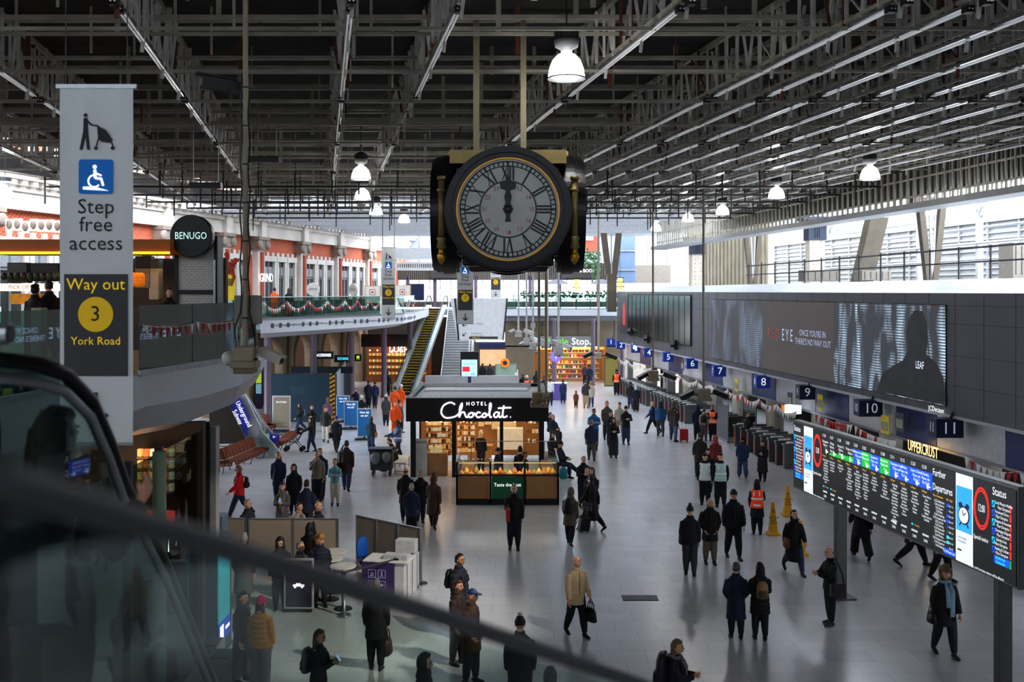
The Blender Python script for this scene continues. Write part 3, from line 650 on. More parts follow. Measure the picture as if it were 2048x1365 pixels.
# ---------- pendant lamps ----------
lm=[mat((210,212,214),.4,.2),mat((255,253,248),.4,0,2.2,0),mat((70,72,74),.5)]
PL=[(1133,130,16,'over the big clock, largest in view'),(722,345,30,'upper of the pair left of the clock'),(725,388,36.6,'lower of the pair left of the clock'),(752,420,43.8,'third left of the clock, low'),(808,437,49,'smallest, close beside the left edge of the clock'),(10,385,36,'at the left edge beside the cafe'),(1740,345,30,'highest on the right-hand side'),(1553,385,36,'second highest on the right-hand side'),(1445,420,43.8,'third on the right-hand side'),(1376,435,48.3,'fourth on the right-hand side'),(1312,455,56,'faint and smallest one right of the clock')]
for x,y,Y,w in PL:
    c=at(x,y,Y); r=empty('pendant_lamp',c,'lit bell-shaped glass pendant lamp, '+w,'lamp','pendant lamps under the roof')
    k=.3 if Y>17 else .3
    t=MB(); pts=[(k,-k*.72),(k*.98,-k*.6),(k*.92,-k*.2),(k*.75,k*.25),(k*.5,k*.52),(k*.3,k*.62)]; t.lathe(pts,n=24); t.build('glass_dome',lm[1],r,True)
    t=MB(); t.rings([(0,0,-k*.76,k*1.02,k*1.02),(0,0,-k*.7,k*1.03,k*1.03)],24); t.build('dome_rim',lm[2],r)
    t=MB(); t.lathe([(k*.3,k*.62),(k*.32,k*.8),(k*.62,k*.95),(k*.68,k*1.3)],n=18); t.build('collar',lm[0],r,True)
    t=MB(); t.lathe([(k*.6,k*1.3),(k*.6,k*1.8),(k*.3,k*2.0)],n=18); t.mi(0)
    for j in range(12): a=2*pi*j/12; t.box((k*.6*cos(a),k*.6*sin(a),k*1.55),(.03,.012,k*.5),a)
    t.build('ballast_housing',lm[2],r)
    t=MB(); t.lathe([(.012,k*2),(.012,12.6-c.z)],n=6); t.build('cable',BLACK,r)
    lamp('POINT',c+V((0,0,-.35)),LAMPW,(1,.98,.95),'lamp_glow',shadow_soft_size=.25)
# ---------- hanging banners ----------
def pict_buggy(t,T,s):
    P=lambda x,y:(x*s,y*s,0)
    t.prism([(.1*s*cos(2*pi*k/14)-.52*s,.1*s*sin(2*pi*k/14)+.9*s) for k in range(14)],.004,T)
    t.prism([(-.62*s,.76*s),(-.42*s,.76*s),(-.4*s,.1*s),(-.3*s,-.85*s),(-.45*s,-.85*s),(-.52*s,-.2*s),(-.68*s,-.85*s),(-.83*s,-.85*s),(-.64*s,.1*s)],.004,T)
    t.bar(P(-.5,.66),P(-.2,.4),.1*s,.004,T); t.bar(P(-.2,.4),P(.12,.36),.08*s,.004,T)
    t.prism([(.05*s,.4*s),(.4*s,.2*s),(.5*s,.16*s),(.85*s,-.35*s),(.7*s,-.5*s),(.3*s,-.45*s),(.12*s,-.3*s)],.004,T)
    t.bar(P(.15,-.2),P(.02,-.65),.07*s,.004,T); t.bar(P(.75,-.4),P(.86,-.65),.07*s,.004,T)
    for x in(.0,.85): t.prism([(.1*s*cos(2*pi*k/12)+x*s,.1*s*sin(2*pi*k/12)-.76*s) for k in range(12)],.004,T)
def pict_chair(t,T,s):
    P=lambda x,y:(x*s,y*s,0)
    t.prism([(.12*s*cos(2*pi*k/14)-.05*s,.12*s*sin(2*pi*k/14)+.62*s) for k in range(14)],.004,T)
    t.bar(P(-.05,.45),P(-.02,-.05),.17*s,.004,T); t.bar(P(-.02,-.05),P(.32,-.08),.14*s,.004,T); t.bar(P(.32,-.05),P(.45,-.5),.13*s,.004,T); t.bar(P(0,.25),P(.35,.1),.1*s,.004,T)
    q=[P(-.08+.36*cos(a),-.22+.36*sin(a)) for a in [radians(100+k*22) for k in range(11)]]
    for a,b in zip(q,q[1:]): t.bar(a,b,.09*s,.004,T)
    t.prism([(-.75*s,-.72*s),(.8*s,-.8*s),(-.1*s,-.56*s),(-.75*s,-.56*s)],.004,T)
fab=mat((196,200,202),.8,0,.06,.04,2); dkp=mat((78,78,82),.8,0,0,.06,3); blu=mat((20,110,190),.7,0,.08,.05); yel=mat((222,186,36),.7,0,.1,.03)  # banner cloth glows faintly so its front does not go dark
def banner(x0,x1,y0,y1,Y,num,place,label):
    a=at(x0,y0,Y); b=at(x1,y1,Y); W=b.x-a.x; H=a.z-b.z; c=(a+b)/2; r=empty('way_out_banner',c,label,'banner')
    u=H/5.0; T0=lambda x,z,off=.012:basis((x,-off,z),(1,0,0),(0,0,1))
    t=MB(); nx=24
    for i in range(nx):
        for j in range(2):
            X0,X1=-W/2+W*i/nx,-W/2+W*(i+1)/nx; f=lambda X,jj:.006*sin(X*14/W)*(jj)
            t.quad((X0,f(X0,1-j),H/2-H*(j+1)/2),(X1,f(X1,1-j),H/2-H*(j+1)/2),(X1,f(X1,1-j),H/2-H*j/2),(X0,f(X0,1-j),H/2-H*j/2))
    t.build('cloth',fab,r); t=MB(); t.bar((-W/2-.05*u,0,H/2),(W/2+.05*u,0,H/2),.03,.04); t.bar((-W/2,0,-H/2),(W/2,0,-H/2),.02,.03); t.build('rod',STEEL,r)
    t=MB(); 
    for s in(-1,1): t.tube([(s*W*.42,0,H/2),(s*W*.42,0,12.6-c.z)],.006 if Y<20 else .02,5)
    t.build('suspension_wire',DSTEEL,r)
    Z=lambda f:H/2-H*f
    t=MB(); pict_buggy(t,T0(.0,Z(.131)),W*.27); t.build('buggy_pictogram',TXD,r)
    t=MB(); s=W*.235; t.prism([(sx*s+cx*cos(a)*.15*s,sy*s+cx*sin(a)*.15*s) for sx,sy,cx,aa in((.85,.85,1,0),(-.85,.85,1,90),(-.85,-.85,1,180),(.85,-.85,1,270)) for a in (radians(aa),radians(aa+45),radians(aa+90))],.004,T0(0,Z(.253))); bp=t.build('access_panel',blu,r)
    t=MB(); pict_chair(t,T0(0,Z(.255),.02),W*.23); t.build('wheelchair_pictogram',TXW,bp)
    t=MB()
    for s,f in(('Step',.338),('free',.388),('access',.44)): t.text(s,W*.29,T0(0,Z(f)))
    t.build('lettering',TXD,r)
    t=MB(); t.box((0,-.012,Z(.668)),(W*.87,.006,H*.285)); dp=t.build('way_out_panel',dkp,r)
    t=MB(); t.text('Way out',W*.225,T0(0,Z(.555),.02)); 
    if place: t.text(place,W*.155,T0(0,Z(.713),.02)) 
    t.build('lettering',TXY,dp)
    t=MB(); t.lathe([(W*.24,0),(W*.24,.004)],n=40,T=T0(0,Z(.638),.018)); cp=t.build('number_disc',yel,dp); t=MB(); t.text(num,W*.3,T0(0,Z(.638),.026)); t.build('number',TXD,cp)
    t=MB(); arrow(t,T0(0,Z(.905),.02),H*.098,W*.055); t.build('down_arrow',TXD,r)
banner(120,266,173,888,9.8,'3','York Road','large hanging banner for way out 3 York Road, at the left')
banner(763,791,495,637,50,'2','Waterloo Rd','pale hanging banner for way out 2, in front of the far gallery')
banner(914,947,505,648,45,'7','','pale hanging banner for way out 7, below the clock')
banner(981,1002,510,596,66,'1','','smallest hanging banner, for way out 1, beside the clock base')
# ---------- kiosk ----------
K=39.4; kx0,kx1=at(812,0,K).x,at(1097,0,K).x; kc=(kx0+kx1)/2; kw=kx1-kx0
ko=V((kc,K,0)); kio=empty('chocolate_kiosk',ko,'black chocolate shop kiosk with glowing white script sign','kiosk')
kb=mat((16,15,17),.45,0,0,.1); kwood=mat((176,130,86),.55,0,0,.15,3); warm=mat((150,100,54),.6,0,.12,.2,2); shelfm=mat((150,104,58),.6,0,.1)
t=MB(); t.box((0,.1,2.66),(kw,.3,.92)); t.box((-kw/2+.1,3.2,2.66),(.2,6.2,.92)); t.box((kw/2-.1,3.2,2.66),(.2,6.2,.92)); t.box((0,6.3,2.66),(kw,.2,.92)); fa=t.build('fascia',kb,kio)
t=MB(); t.box((0,3.2,2.95),(kw-.3,6.1,.06)); t.mi(1)
t.box((-.2,5.6,3.08),(kw*.86,.05,.25)); t.box((-.2,4.6,3.0),(kw*.8,1.2,.08)); t.mi(2)
for k in range(60): t.bar((-kw/2+.15+k*kw/61,.12,3.12),(-kw/2+.15+k*kw/61+.02,.1,3.24),.008)
t.build('roof',[mat((170,172,174),.6,0,0,.12,1.5),mat((196,198,200),.5),STEEL],kio)
for px,w,yy in ((826,.2,.1),(908,.16,.1),(1003,.14,.1),(1083,.2,.1),(815,.2,6.2),(1092,.2,6.2)): t=MB(); t.box((at(px,0,K).x-kc,yy,1.1),(w,.2,2.2)); t.build('pillar',kb,kio)
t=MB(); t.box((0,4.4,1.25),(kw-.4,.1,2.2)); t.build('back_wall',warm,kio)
# script sign: drawn as bent tubes
def script(T,strokes,r,name,m,par):
    t=MB()
    for s in strokes:
        P=[V((x,y,.02)) for x,y in s]; out=[]
        for i in range(len(P)-1):
            p0,p1,p2,p3=P[max(i-1,0)],P[i],P[i+1],P[min(i+2,len(P)-1)]
            for k in range(4):
                u=k/4; out.append(.5*((2*p1)+(p2-p0)*u+(2*p0-5*p1+4*p2-p3)*u*u+(3*p1-p0-3*p2+p3)*u**3))
        out.append(P[-1]); t.tube(out,r,6,T=T)
    t.build(name,m,par)
glow=mat((238,236,255),.4,0,3.2,0)
def oo(x,w=.13,h=.3): return [(x+w*.9,h*.55),(x+w*.4,h),(x-w*.8,h*.7),(x-w,h*.25),(x-w*.3,0),(x+w*.7,h*.2),(x+w,h*.65),(x+w*.6,h*.95)]
SX=at(952,823,K).x-kc
st=[[(-.72,.82),(-.95,.95),(-1.3,.75),(-1.42,.3),(-1.2,-.02),(-.8,.02),(-.55,.2),(-.38,.6),(-.36,.9),(-.47,.6),(-.5,0),(-.42,.25),(-.26,.34),(-.2,.15),(-.12,0),(0,.1)],oo(.1),[(.2,.27),(.3,.24),(.36,.2)],[(.58,.28),(.46,.33),(.35,.15),(.46,0),(.62,.06),(.7,.12)],oo(.78,.11,.27),[(.89,.2),(.98,.16),(1.09,.5),(1.12,.84),(1.06,.86),(1.04,.4),(1.07,.03),(1.16,.03)],[(1.52,.3),(1.38,.33),(1.26,.15),(1.35,0),(1.47,.1),(1.54,.32),(1.52,.08),(1.6,0),(1.68,.1)],[(1.78,.75),(1.72,.3),(1.74,.03),(1.86,.02),(1.95,.1)],[(1.48,.58),(1.75,.6),(2.15,.62)],[(2.1,.02),(2.13,.02)]]
sg=[[(x*.77-.22,y*.62) for x,y in q] for q in st]
script(basis((SX-.05,-.08,2.37),(1,0,0),(0,0,1)),sg,.027,'script_lettering',glow,fa)
t=MB(); t.text('H O T E L',.2,basis((SX+.02,-.06,2.9),(1,0,0),(0,0,1)),.95); t.build('lettering',mat((240,240,250),.5,0,3,0),fa)
# shelves
box_m=[mat(c,.5,0,.18,.1) for c in ((214,170,110),(236,214,170),(120,70,40),(230,190,120),(90,54,34),(226,220,206))]
def shelves(x0,x1,y,zs,par):
    for z in zs:
        t=MB(); t.box(((x0+x1)/2,y,z),(x1-x0,.3,.03)); s=t.build('shelf',shelfm,par); t=MB(); x=x0+.06
        while x<x1-.05: t.mi(random.randrange(6)); h=random.uniform(.1,.17); t.box((x,y-.05,z+.015+h/2),(.08,.14,h)); x+=.088
        o=t.build('boxed_chocolates',box_m,s); o['kind']='stuff'
        t=MB(); t.box(((x0+x1)/2,y+.1,z-.03),(x1-x0,.02,.015)); t.build('shelf_light',mat((255,200,120),.5,0,4,0),s)
X=lambda px:at(px,0,K).x-kc
shelves(X(848),X(900),.9,[.75+.235*k for k in range(6)],kio); shelves(X(910),X(948),1.5,[.75+.235*k for k in range(6)],kio); shelves(X(1052),X(1080),2.4,[1.0,1.4,1.8],kio)
t=MB(); t.box((X(841),.15,.75),(.5,.04,1.5)); p=t.build('poster_panel',mat((170,168,164),.5,0,.05,.2,2),kio); t=MB(); t.text('VELVETISER',.09,basis((X(841),.12,1.35),(1,0,0),(0,0,1))); t.build('lettering',TXD,p)
t=MB(); t.box((X(872),.5,.45),(.85,.5,.9)); t.build('wooden_cabinet',kwood,kio,bev=.01)
for k in range(3):
    t=MB(); t.box((X(862)+k*.17,.4,1.02),(.15,.1,.24)); t.build('gift_box',mat((236,214,160),.5,0,.2),kio)
for k,(px,z,w) in enumerate(((956,1.55,.2),(972,1.66,.28),(990,1.5,.36),(1018,1.45,.5))):
    t=MB(); t.box((X(px),4.1,z),(w*1.2,.14,w*.9)); b=t.build('gift_bag',mat((214,190,150),.6,0,.1),kio); t=MB(); t.tube([(X(px)-w*.25,4.1,z+w*.45),(X(px)-w*.15,4.1,z+w*.9),(X(px)+w*.15,4.1,z+w*.9),(X(px)+w*.25,4.1,z+w*.45)],.015,5); t.build('bag_handle',kb,b)
t=MB(); t.box((X(955),2.6,.85),(1.1,.6,.06)); t.box((X(955),2.6,.42),(1.0,.5,.8)); t.build('service_counter',kwood,kio)
t=MB(); t.box((X(1020),3.6,1.0),(1.1,.5,.9)); t.build('machine_stand',mat((220,210,190),.5,0,.1),kio)
for px in(850,880,925,1030,1062):
    t=MB(); t.ell((X(px),.8,2.12),.05,8,6); t.build('spotlight',mat((255,215,150),.5,0,25,0),kio)
lamp('AREA',(kc,K+2.4,2.15),60,(1,.78,.48),'kiosk_light',(kc,K+2.4,0),size=4.2)
# counter in front
cx0,cx1=at(912,0,34.3).x,at(1118,0,34.3).x; cc=(cx0+cx1)/2; cw=cx1-cx0; co=V((cc,34.3,0))
cn=empty('sweet_counter',co,'low glass-topped sweet counter with wooden panels and green centre panel','counter')
t=MB(); t.box((0,1.5,.1),(cw,3,.2)); t.box((0,.05,1.02),(cw,.08,.05))
for s in(-1,1): t.box((s*(cw/2-.03),.05,.75),(.06,.1,1.45)); t.box((s*cw/6,.05,.75),(.07,.1,1.45)); t.box((s*(cw/2-.03),1.5,1.02),(.06,3,.05)); t.box((s*(cw/2-.03),1.5,.55),(.05,3,.95))
t.build('frame',kb,cn)
for k,m in enumerate((kwood,mat((26,96,66),.5,0,.05),kwood)):
    t=MB(); t.box((-cw/3+k*cw/3,.06,.58),(cw/3-.1,.04,.76)); p=t.build('front_panel',m,cn)
    if k==1: t=MB(); t.text('Taste the best',.17,basis((0,.03,.68),(1,0,0),(0,0,1)),.95); t.build('lettering',TXW,p)
t=MB(); t.box((0,.06,1.24),(cw,.02,.42)); t.quad((-cw/2,.05,1.46),(cw/2,.05,1.46),(cw/2,.6,1.5),(-cw/2,.6,1.5))
for s in(-1,1): t.box((s*cw/2,1.3,1.24),(.02,2.6,.42))
t.build('glass_case',glass((235,240,238),.05),cn)
t=MB(); t.bar((-cw/2,.05,1.46),(cw/2,.05,1.46),.03); 
for s in(-1,1): t.bar((s*cw/2,.05,1.46),(s*cw/2,2.8,1.46),.03); t.bar((s*(cw/2-.4),2.9,1.0),(s*(cw/2-.4),2.9,1.75),.03)
t.bar((-cw/2,2.9,1.75),(cw/2,2.9,1.75),.025); t.build('case_rail',STEEL,cn)
t=MB(); t.box((0,.4,.98),(cw-.1,.6,.04))
for s in(-1,1): t.box((s*(cw/2-.35),1.5,.98),(.6,2.4,.04))
t.build('display_deck',kwood,cn)
swm=[mat(c,  .6,0,.12,.25,9) for c in ((206,140,80),(222,176,70),(196,110,70),(150,134,70),(220,184,126),(190,120,90))]
for k in range(20):
    x=-cw/2+.18+k*(cw-.36)/19; yy=.27+.2*(k%2); h=[.15,.22,.12,.25,.18][k%5]
    t=MB(); t.lathe([(.115,0),(.085,h*.42),(.012,h)],n=10); o=t.build('sweet_mound',swm[k%6],loc=co+V((x,yy,1.0)),smooth=True)
    tag(o,'heap of sugared sweets, %s from the left behind the counter glass'%ORD[k],'sweets','sweet mounds in the counter')
for s in(-1,1):
    for k in range(5):
        t=MB(); t.box((0,0,.06),(.42,.3,.1)); o=t.build('sweet_tray',swm[(k+s)%6],loc=co+V((s*(cw/2-.35),.95+k*.38,1.0)),bev=.02); tag(o,'%s tray of sweets from the front on the %s arm of the counter'%(ORD[k],'stair' if s<0 else 'gate'),'tray','sweet trays on the counter arms')
t=MB(); t.bar((-cw/2+.1,.1,1.43),(cw/2-.1,.1,1.43),.02); t.build('strip_lamp',mat((255,190,110),.5,0,2.2,0),cn); lamp('AREA',(cc,34.5,1.42),14,(1,.74,.42),'case_light',(cc,34.6,0),shape='RECTANGLE',size=cw-.3,size_y=.3)
# ---------- above the right wall ----------
wht=mat((150,152,153),.6,.05,0,.1,2); crm=mat((178,170,150),.7,0,0,.15,1.2); rak=mat((92,84,72),.55,.2,0,.15,2); capb=mat((40,52,74),.5)
t=MB(); slab(t,20,66,10.05,10.25,.3,1.2)
struct(t.build('roof_edge_beam',wht))
t=MB(); slab(t,20,54,10.6,12.6,1.2,1.3); t.mi(1)
yy=20.
while yy<66: slab(t,yy,yy+.06,10.2,12.5,.7,.76); slab(t,yy+.2,yy+.25,10.2,12.3,1.0,1.05); yy+=.45
for z in (10.5,11.1,11.8): slab(t,20,66,z,z+.06,.72,.78)
struct(t.build('roof_valance',[deckm,steelr]))
t=MB(); slab(t,59.5,76,7.5,13,6,6.2)
yy=59.5
while yy<76: slab(t,yy,yy+.35,7.5,13,5.82,6); yy+=.75
struct(t.build('wall_cladding',crm))
t=MB(); slab(t,22,90,7.5,10.9,14,14.2)
for k in range(11): slab(t,22,90,7.6+k*.3,7.68+k*.3,13.9,14)
yy=24
while yy<90: slab(t,yy,yy+.08,7.5,10.95,13.85,14); yy+=2.6
slab(t,22,90,10.9,11.1,13.8,14.4); struct(t.build('wall_trainshed',wht))
for k,(ya,yb) in enumerate(((28,33),(33,38),(38,43),(43,48),(48,53),(53,58))):
    t=MB(); a,b=RP(ya,10.8,9),RP(yb,10.8,9); A,B=RP(ya,14.5,9),RP(yb,14.5,9)
    m=(A+B)/2; t.bar(a,m,.22); t.bar(b,m,.22); t.bar(a,A,.2); t.bar(A,B,.25,.4); t.bar(a,b,.14,.3); t.bar(RP(ya,7.6,9),a,.24); t.bar((a+m)/2,(a+A)/2,.12)
    struct(t.build('trainshed_beam',wht))
for k in range(4):
    t=MB(); z=8.6+k*.75; t.tube([RP(24,z,8+k),RP(40,z+.1,8+k*.7),RP(60,z,8+k)],.07,6); struct(t.build('roof_pipe',STEEL))
for k,(px,off,w) in enumerate(((1630,3,.7),(1394,3,.75))):
    Y=(16.94+off*.98)/((px-CX)/F+.1224); p=V(((px-CX)/F*Y,Y,7.6)); t=MB(); t.box(p+V((0,0,1.1)),(w,w,2.2)); t.mi(1)
    for j in range(8): 
        for s in (-.25,.25): t.ell(p+V((s*w,-w/2,.2+j*.26)),.03,6,4)
    t.mi(2); t.box(p+V((0,0,2.45)),(w*1.2,w*1.2,.7)); t.box(p+V((0,0,2.9)),(w*1.7,w*1.7,.25)); t.box(p+V((0,0,3.1)),(w*2,w*2,.15))
    for s in(-.14,0,.14): t.box(p+V((s*w,-w*.62,2.45)),(.05,.05,.45))
    struct(t.build('column_roof',[mat((216,208,194),.7,0,0,.1,3),stoned,capb]))
for k,(px,off,ztop,w) in enumerate(((1505,2,10.4,.8),(1862,2,10.5,.9))):
    Y=(16.94+off*.98)/((px-CX)/F+.1224); p=V(((px-CX)/F*Y,Y,7.5)); t=MB(); T=ztop-7.5
    t.bar(p+V((-w*.45,0,T)),p+V((-.08,0,0)),.2,.3); t.bar(p+V((w*.45,0,T)),p+V((.08,0,0)),.2,.3); t.mi(1); t.bar(p+V((-.1,-.1,T)),p+V((0,-.1,.2)),.06); t.bar(p+V((.12,-.1,T)),p+V((.02,-.1,.2)),.06); t.mi(0); t.box(p+V((0,0,T)),(w*1.5,.5,.2))
    struct(t.build('column_raker',[rak,STEEL]))
for px,Y in ((1222,76),):
    p=V(((px-CX)/F*Y,Y,0)); t=MB(); z0,z1=8.6,14.2
    t.bar(p+V((-.85,0,z1)),p+V((-.2,0,z0)),.45,.4); t.bar(p+V((.85,0,z1)),p+V((.25,0,z0)),.45,.4); t.mi(1); t.bar(p+V((0,-.2,z1)),p+V((.02,-.2,z0)),.1); t.mi(0); t.box(p+V((.05,0,7.2)),(.7,.5,2.9)); struct(t.build('column_raker',[rak,STEEL]))
# dark leaning post and walkway railing
t=MB(); a=RP(44,7.6,4); t.bar(a,RP(42.5,10.6,4),.8,.5); struct(t.build('column_raker',rak))
t=MB()
t.tube([RP(20,8.75,1.3),RP(51,8.6,1.3)],.035,6); t.tube([RP(20,8.3,1.3),RP(51,8.15,1.3)],.03,6)
yy=20
while yy<51: t.tube([RP(yy,7.6,1.3),RP(yy,8.75,1.3)],.035,6); yy+=1.7
tag(t.build('guard_railing',DSTEEL),'thin dark metal guard railing along the top of the grey wall','railing')
for k,(yy,w,h,off) in enumerate(((45,1.6,.5,2.5),(41,1.2,.4,3),(33.5,1.0,1.2,4.5))):
    t=MB(); p=RP(yy,7.78,off); t.box(p+V((0,0,h/2)),(w,1,h)); t.mi(1)
    for j in range(5): t.box(p+V((-w*.4+j*w*.2,-.51,h/2)),(.03,.02,h*.8))
    tag(t.build('plant_unit',[mat((120,114,104),.6,.1,0,.15),DGREY],bev=.02),['long low grey service box on the wall top near the blue column','low brown service box behind the railing','tall beige cabinet behind the railing on the wall top'][k],'service box')
# ---------- screens on the right wall ----------
def led_mat(base,bright,ys,xs_,amt,seed):
    m=bpy.data.materials.new('led'); m.use_nodes=True; nt=m.node_tree; b=nt.nodes['Principled BSDF']; b.inputs['Base Color'].default_value=lin((20,20,22)); b.inputs['Roughness'].default_value=.5
    tc=nt.nodes.new('ShaderNodeTexCoord'); mp=nt.nodes.new('ShaderNodeMapping'); mp.inputs['Scale'].default_value=(xs_,.4,1); mp.inputs['Location'].default_value=(seed,seed*.3,0)
    n=nt.nodes.new('ShaderNodeTexNoise'); n.inputs['Scale'].default_value=1; n.inputs['Detail'].default_value=3; n.inputs['Distortion'].default_value=.6
    wv=nt.nodes.new('ShaderNodeTexWave'); wv.bands_direction='Y'; wv.inputs['Scale'].default_value=ys; wv.inputs['Distortion'].default_value=.4; wv.inputs['Detail Scale'].default_value=.5
    r=nt.nodes.new('ShaderNodeValToRGB'); r.color_ramp.elements[0].position=.46; r.color_ramp.elements[0].color=(0,0,0,1); r.color_ramp.elements[1].position=.68; r.color_ramp.elements[1].color=(1,1,1,1)
    mu=nt.nodes.new('ShaderNodeMath'); mu.operation='MULTIPLY'; mx=nt.nodes.new('ShaderNodeMix'); mx.data_type='RGBA'; mx.inputs[6].default_value=lin(base); mx.inputs[7].default_value=lin(bright)
    nt.links.new(tc.outputs['Object'],mp.inputs[0]); nt.links.new(mp.outputs[0],n.inputs['Vector']); nt.links.new(tc.outputs['Object'],wv.inputs['Vector']); nt.links.new(n.outputs['Fac'],r.inputs[0])
    nt.links.new(r.outputs[0],mu.inputs[0]); nt.links.new(wv.outputs['Fac'],mu.inputs[1]); nt.links.new(mu.outputs[0],mx.inputs[0]); nt.links.new(mx.outputs[2],b.inputs['Emission Color']); b.inputs['Emission Strength'].default_value=amt
    return m
def YR(px): return 16.94/((px-CX)/F+.1224)
def onwall(px): return RP(YR(px),0)
wu=(RP(20,0)-RP(50,0)).normalized(); wn=V((-wu.y*-1,0,0))
def wallobj(name,pxl,zl,label,cat):
    o=bpy.data.objects.new(name,None); COL.objects.link(o); p=onwall(pxl); wn=wu.cross(V((0,0,1))); p=p+wn*.03; p.z=zl
    o.matrix_world=basis(p,wu,(0,0,1)); return tag(o,label,cat)
def wl(px0,px1): return (onwall(px1)-onwall(px0)).length
r=wallobj('advertising_screen',1424,3.82,'huge dark advertising screen on the grey wall showing RED EYE','screen'); W=wl(1424,1893); H=3.11
t=MB(); t.box((W/2,H/2,-.01),(W,H,.02)); t.build('screen_frame',mat((30,30,32),.5),r)
a,b=wl(1424,1527),wl(1424,1670)
for n_,x0,x1,m in (('streaked_panel',0,a,led_mat((54,55,60),(112,128,148),3.4,1.1,1,3.1)),('dark_panel',a,b,led_mat((61,57,56),(66,62,61),3.4,.5,1,9)),('streaked_panel',b,W,led_mat((48,52,58),(190,214,236),3.4,1.5,1,5.7))):
    t=MB(); t.box(((x0+x1)/2,H/2,.01),(x1-x0-.005,H-.06,.02)); q=t.build(n_,m,r)
    if n_=='dark_panel':
        t=MB(); t.text('R E D',.72,basis((wl(1424,1549),1.62,.03),(1,0,0),(0,1,0)),.75); t.build('title_lettering',mat((120,56,50),.5,0,.6,0),q)
        t=MB(); t.text('E Y E',.72,basis((wl(1424,1577),1.62,.03),(1,0,0),(0,1,0)),.75); t.build('title_lettering',mat((170,180,205),.5,0,.6,0),q)
        t=MB(); t.text("ONCE YOU'RE IN\nTHERE'S NO WAY OUT",.36,basis((wl(1424,1627),1.62,.03),(1,0,0),(0,1,0)),.9); t.build('tagline_lettering',mat((150,158,190),.5,0,.7,0),q)
x=wl(1424,1835); sil=mat((44,45,48),.5,0,.25,.4,2)
t=MB(); t.prism([(x-2.6,.05),(x-2.2,.7),(x-1.5,1.0),(x-.8,1.25),(x-.5,1.6),(x-.6,2.1),(x-.45,2.6),(x-.1,2.9),(x+.35,2.9),(x+.65,2.5),(x+.7,2.0),(x+.6,1.55),(x+1.2,1.3),(x+1.6,.9),(x+1.75,.05)],.005,Matrix.Translation((0,0,.025))); t.build('dark_figure',sil,r)
t=MB(); t.text('LEAF',.34,basis((x+.25,1.15,.036),(1,0,0),(0,1,0)),.7); t.build('lettering',mat((190,205,225),.5,0,1,0),r)
t=MB(); t.text('JCDecaux',.22,basis((W-.5,-.14,.02),(1,0,0),(0,1,0))); t.build('maker_lettering',TXW,r)
r=wallobj('dark_screen',1258,4.25,'long dark switched-off screen with vertical seams at the far end of the grey wall','screen'); W=wl(1258,1383); H=2.85
t=MB(); t.box((W/2,H/2,.0),(W,H,.06)); p=t.build('screen_glass',mat((44,46,46),.2,.2,0,.1,.3),r)
t=MB()
for k in range(14): t.box((W*k/13,H/2,.035),(.03,H,.02))
t.box((W/2,H,.035),(W,.06,.03)); t.box((W/2,0,.035),(W,.06,.03)); t.build('seam_frame',BLACK,r)
r=wallobj('small_screen',1243,4.3,'small narrow advertising screen with red picture at the far end of the grey wall','screen'); W=wl(1243,1257)
t=MB(); t.box((W/2,1.3,0),(W,2.6,.06)); q=t.build('screen_glass',mat((60,60,62),.4,0,.1),r); t=MB(); t.prism([(W*.3,.6),(W*.7,.6),(W*.75,1.6),(W*.6,2.3),(W*.35,2.0)],.01,Matrix.Translation((0,0,.04))); t.build('red_picture',mat((170,60,60),.5,0,.4,.2),q)
t=MB(); t.text('boots',.62,basis(onwall(1277)+wu.cross(V((0,0,1)))*.3+V((0,0,3.55)),wu,(0,0,1)),.9); tag(t.build('shop_lettering',mat((245,245,245),.5,0,1.5,0)),'small white lit word beneath the dark screen above platform signs','sign')
# ---------- platform number signs ----------
sgm=mat((20,58,140),.45,0,.12,.05); sgd=mat((16,30,66),.45,0,.03,.05)
for k,(px,py) in enumerate(((1222,685),(1242,691),(1272,698),(1298,706),(1337,715),(1385,728),(1440,743),(1527,765),(1615,786),(1742,818),(1900,858))):
    Y=YR(px)-.4; c=at(px,py,Y); near=k>=8; m=sgd if near else sgm; s=str(k+1); w=.62 if k<9 else .82
    r=empty('platform_sign',c,'blue projecting platform sign number %s'%['one','two','three','four','five','six','seven','eight','nine','ten','eleven'][k],'platform sign','platform number signs')
    t=MB(); t.box((0,.3,0),(w,.6,.56)); p=t.build('sign_box',m,r,bev=.01)
    t=MB(); t.text(s,.5,basis((0,-.01,0),(1,0,0),(0,0,1))); t.text(s,.42,basis((-w/2-.01,.3,0),(0,-1,0),(0,0,1)),.9); t.build('number',mat((235,238,245),.5,0,.5 if not near else .15,0),p)
    t=MB(); t.bar((.1,.2,.28),(.3,.3,.62),.05); t.build('bracket',BLACK,r)
for k,(px,py,w) in enumerate(((1640,805,.5),(1580,800,.45),(1770,850,.6),(1800,845,.55),(1473,770,.5),(1365,730,.5))):
    Y=YR(px)+.35; c=at(px,py,Y); t=MB(); t.T=basis(c,wu,(0,0,1)); t.box((0,0,0),(w,.62,.03)); t.mi(1); t.box((0,-.05,.02),(w*.8,.3,.01)); t.text('i',.2,Matrix.Translation((0,.2,.025)))
    tag(t.build('wall_notice',[mat([(212,196,70),(70,74,84)][k%2],.5,0,.05),mat((160,160,140),.5)]),['yellow notice between platform signs nine and ten','dark notice left of the sign for platform nine','yellow notice right of the sign for platform ten','second dark notice right of the sign for platform ten','yellow notice between platform signs seven and eight','dark notice below platform sign five'][k],'notice')
t=MB(); t.text('UPPERCRUST',.5,basis(at(1845,900,YR(1845)+.3),wu,(0,0,1)),.62); tag(t.build('shop_lettering',mat((255,205,120),.5,0,3,0)),'warm glowing UPPERCRUST lettering behind the departure board','sign')
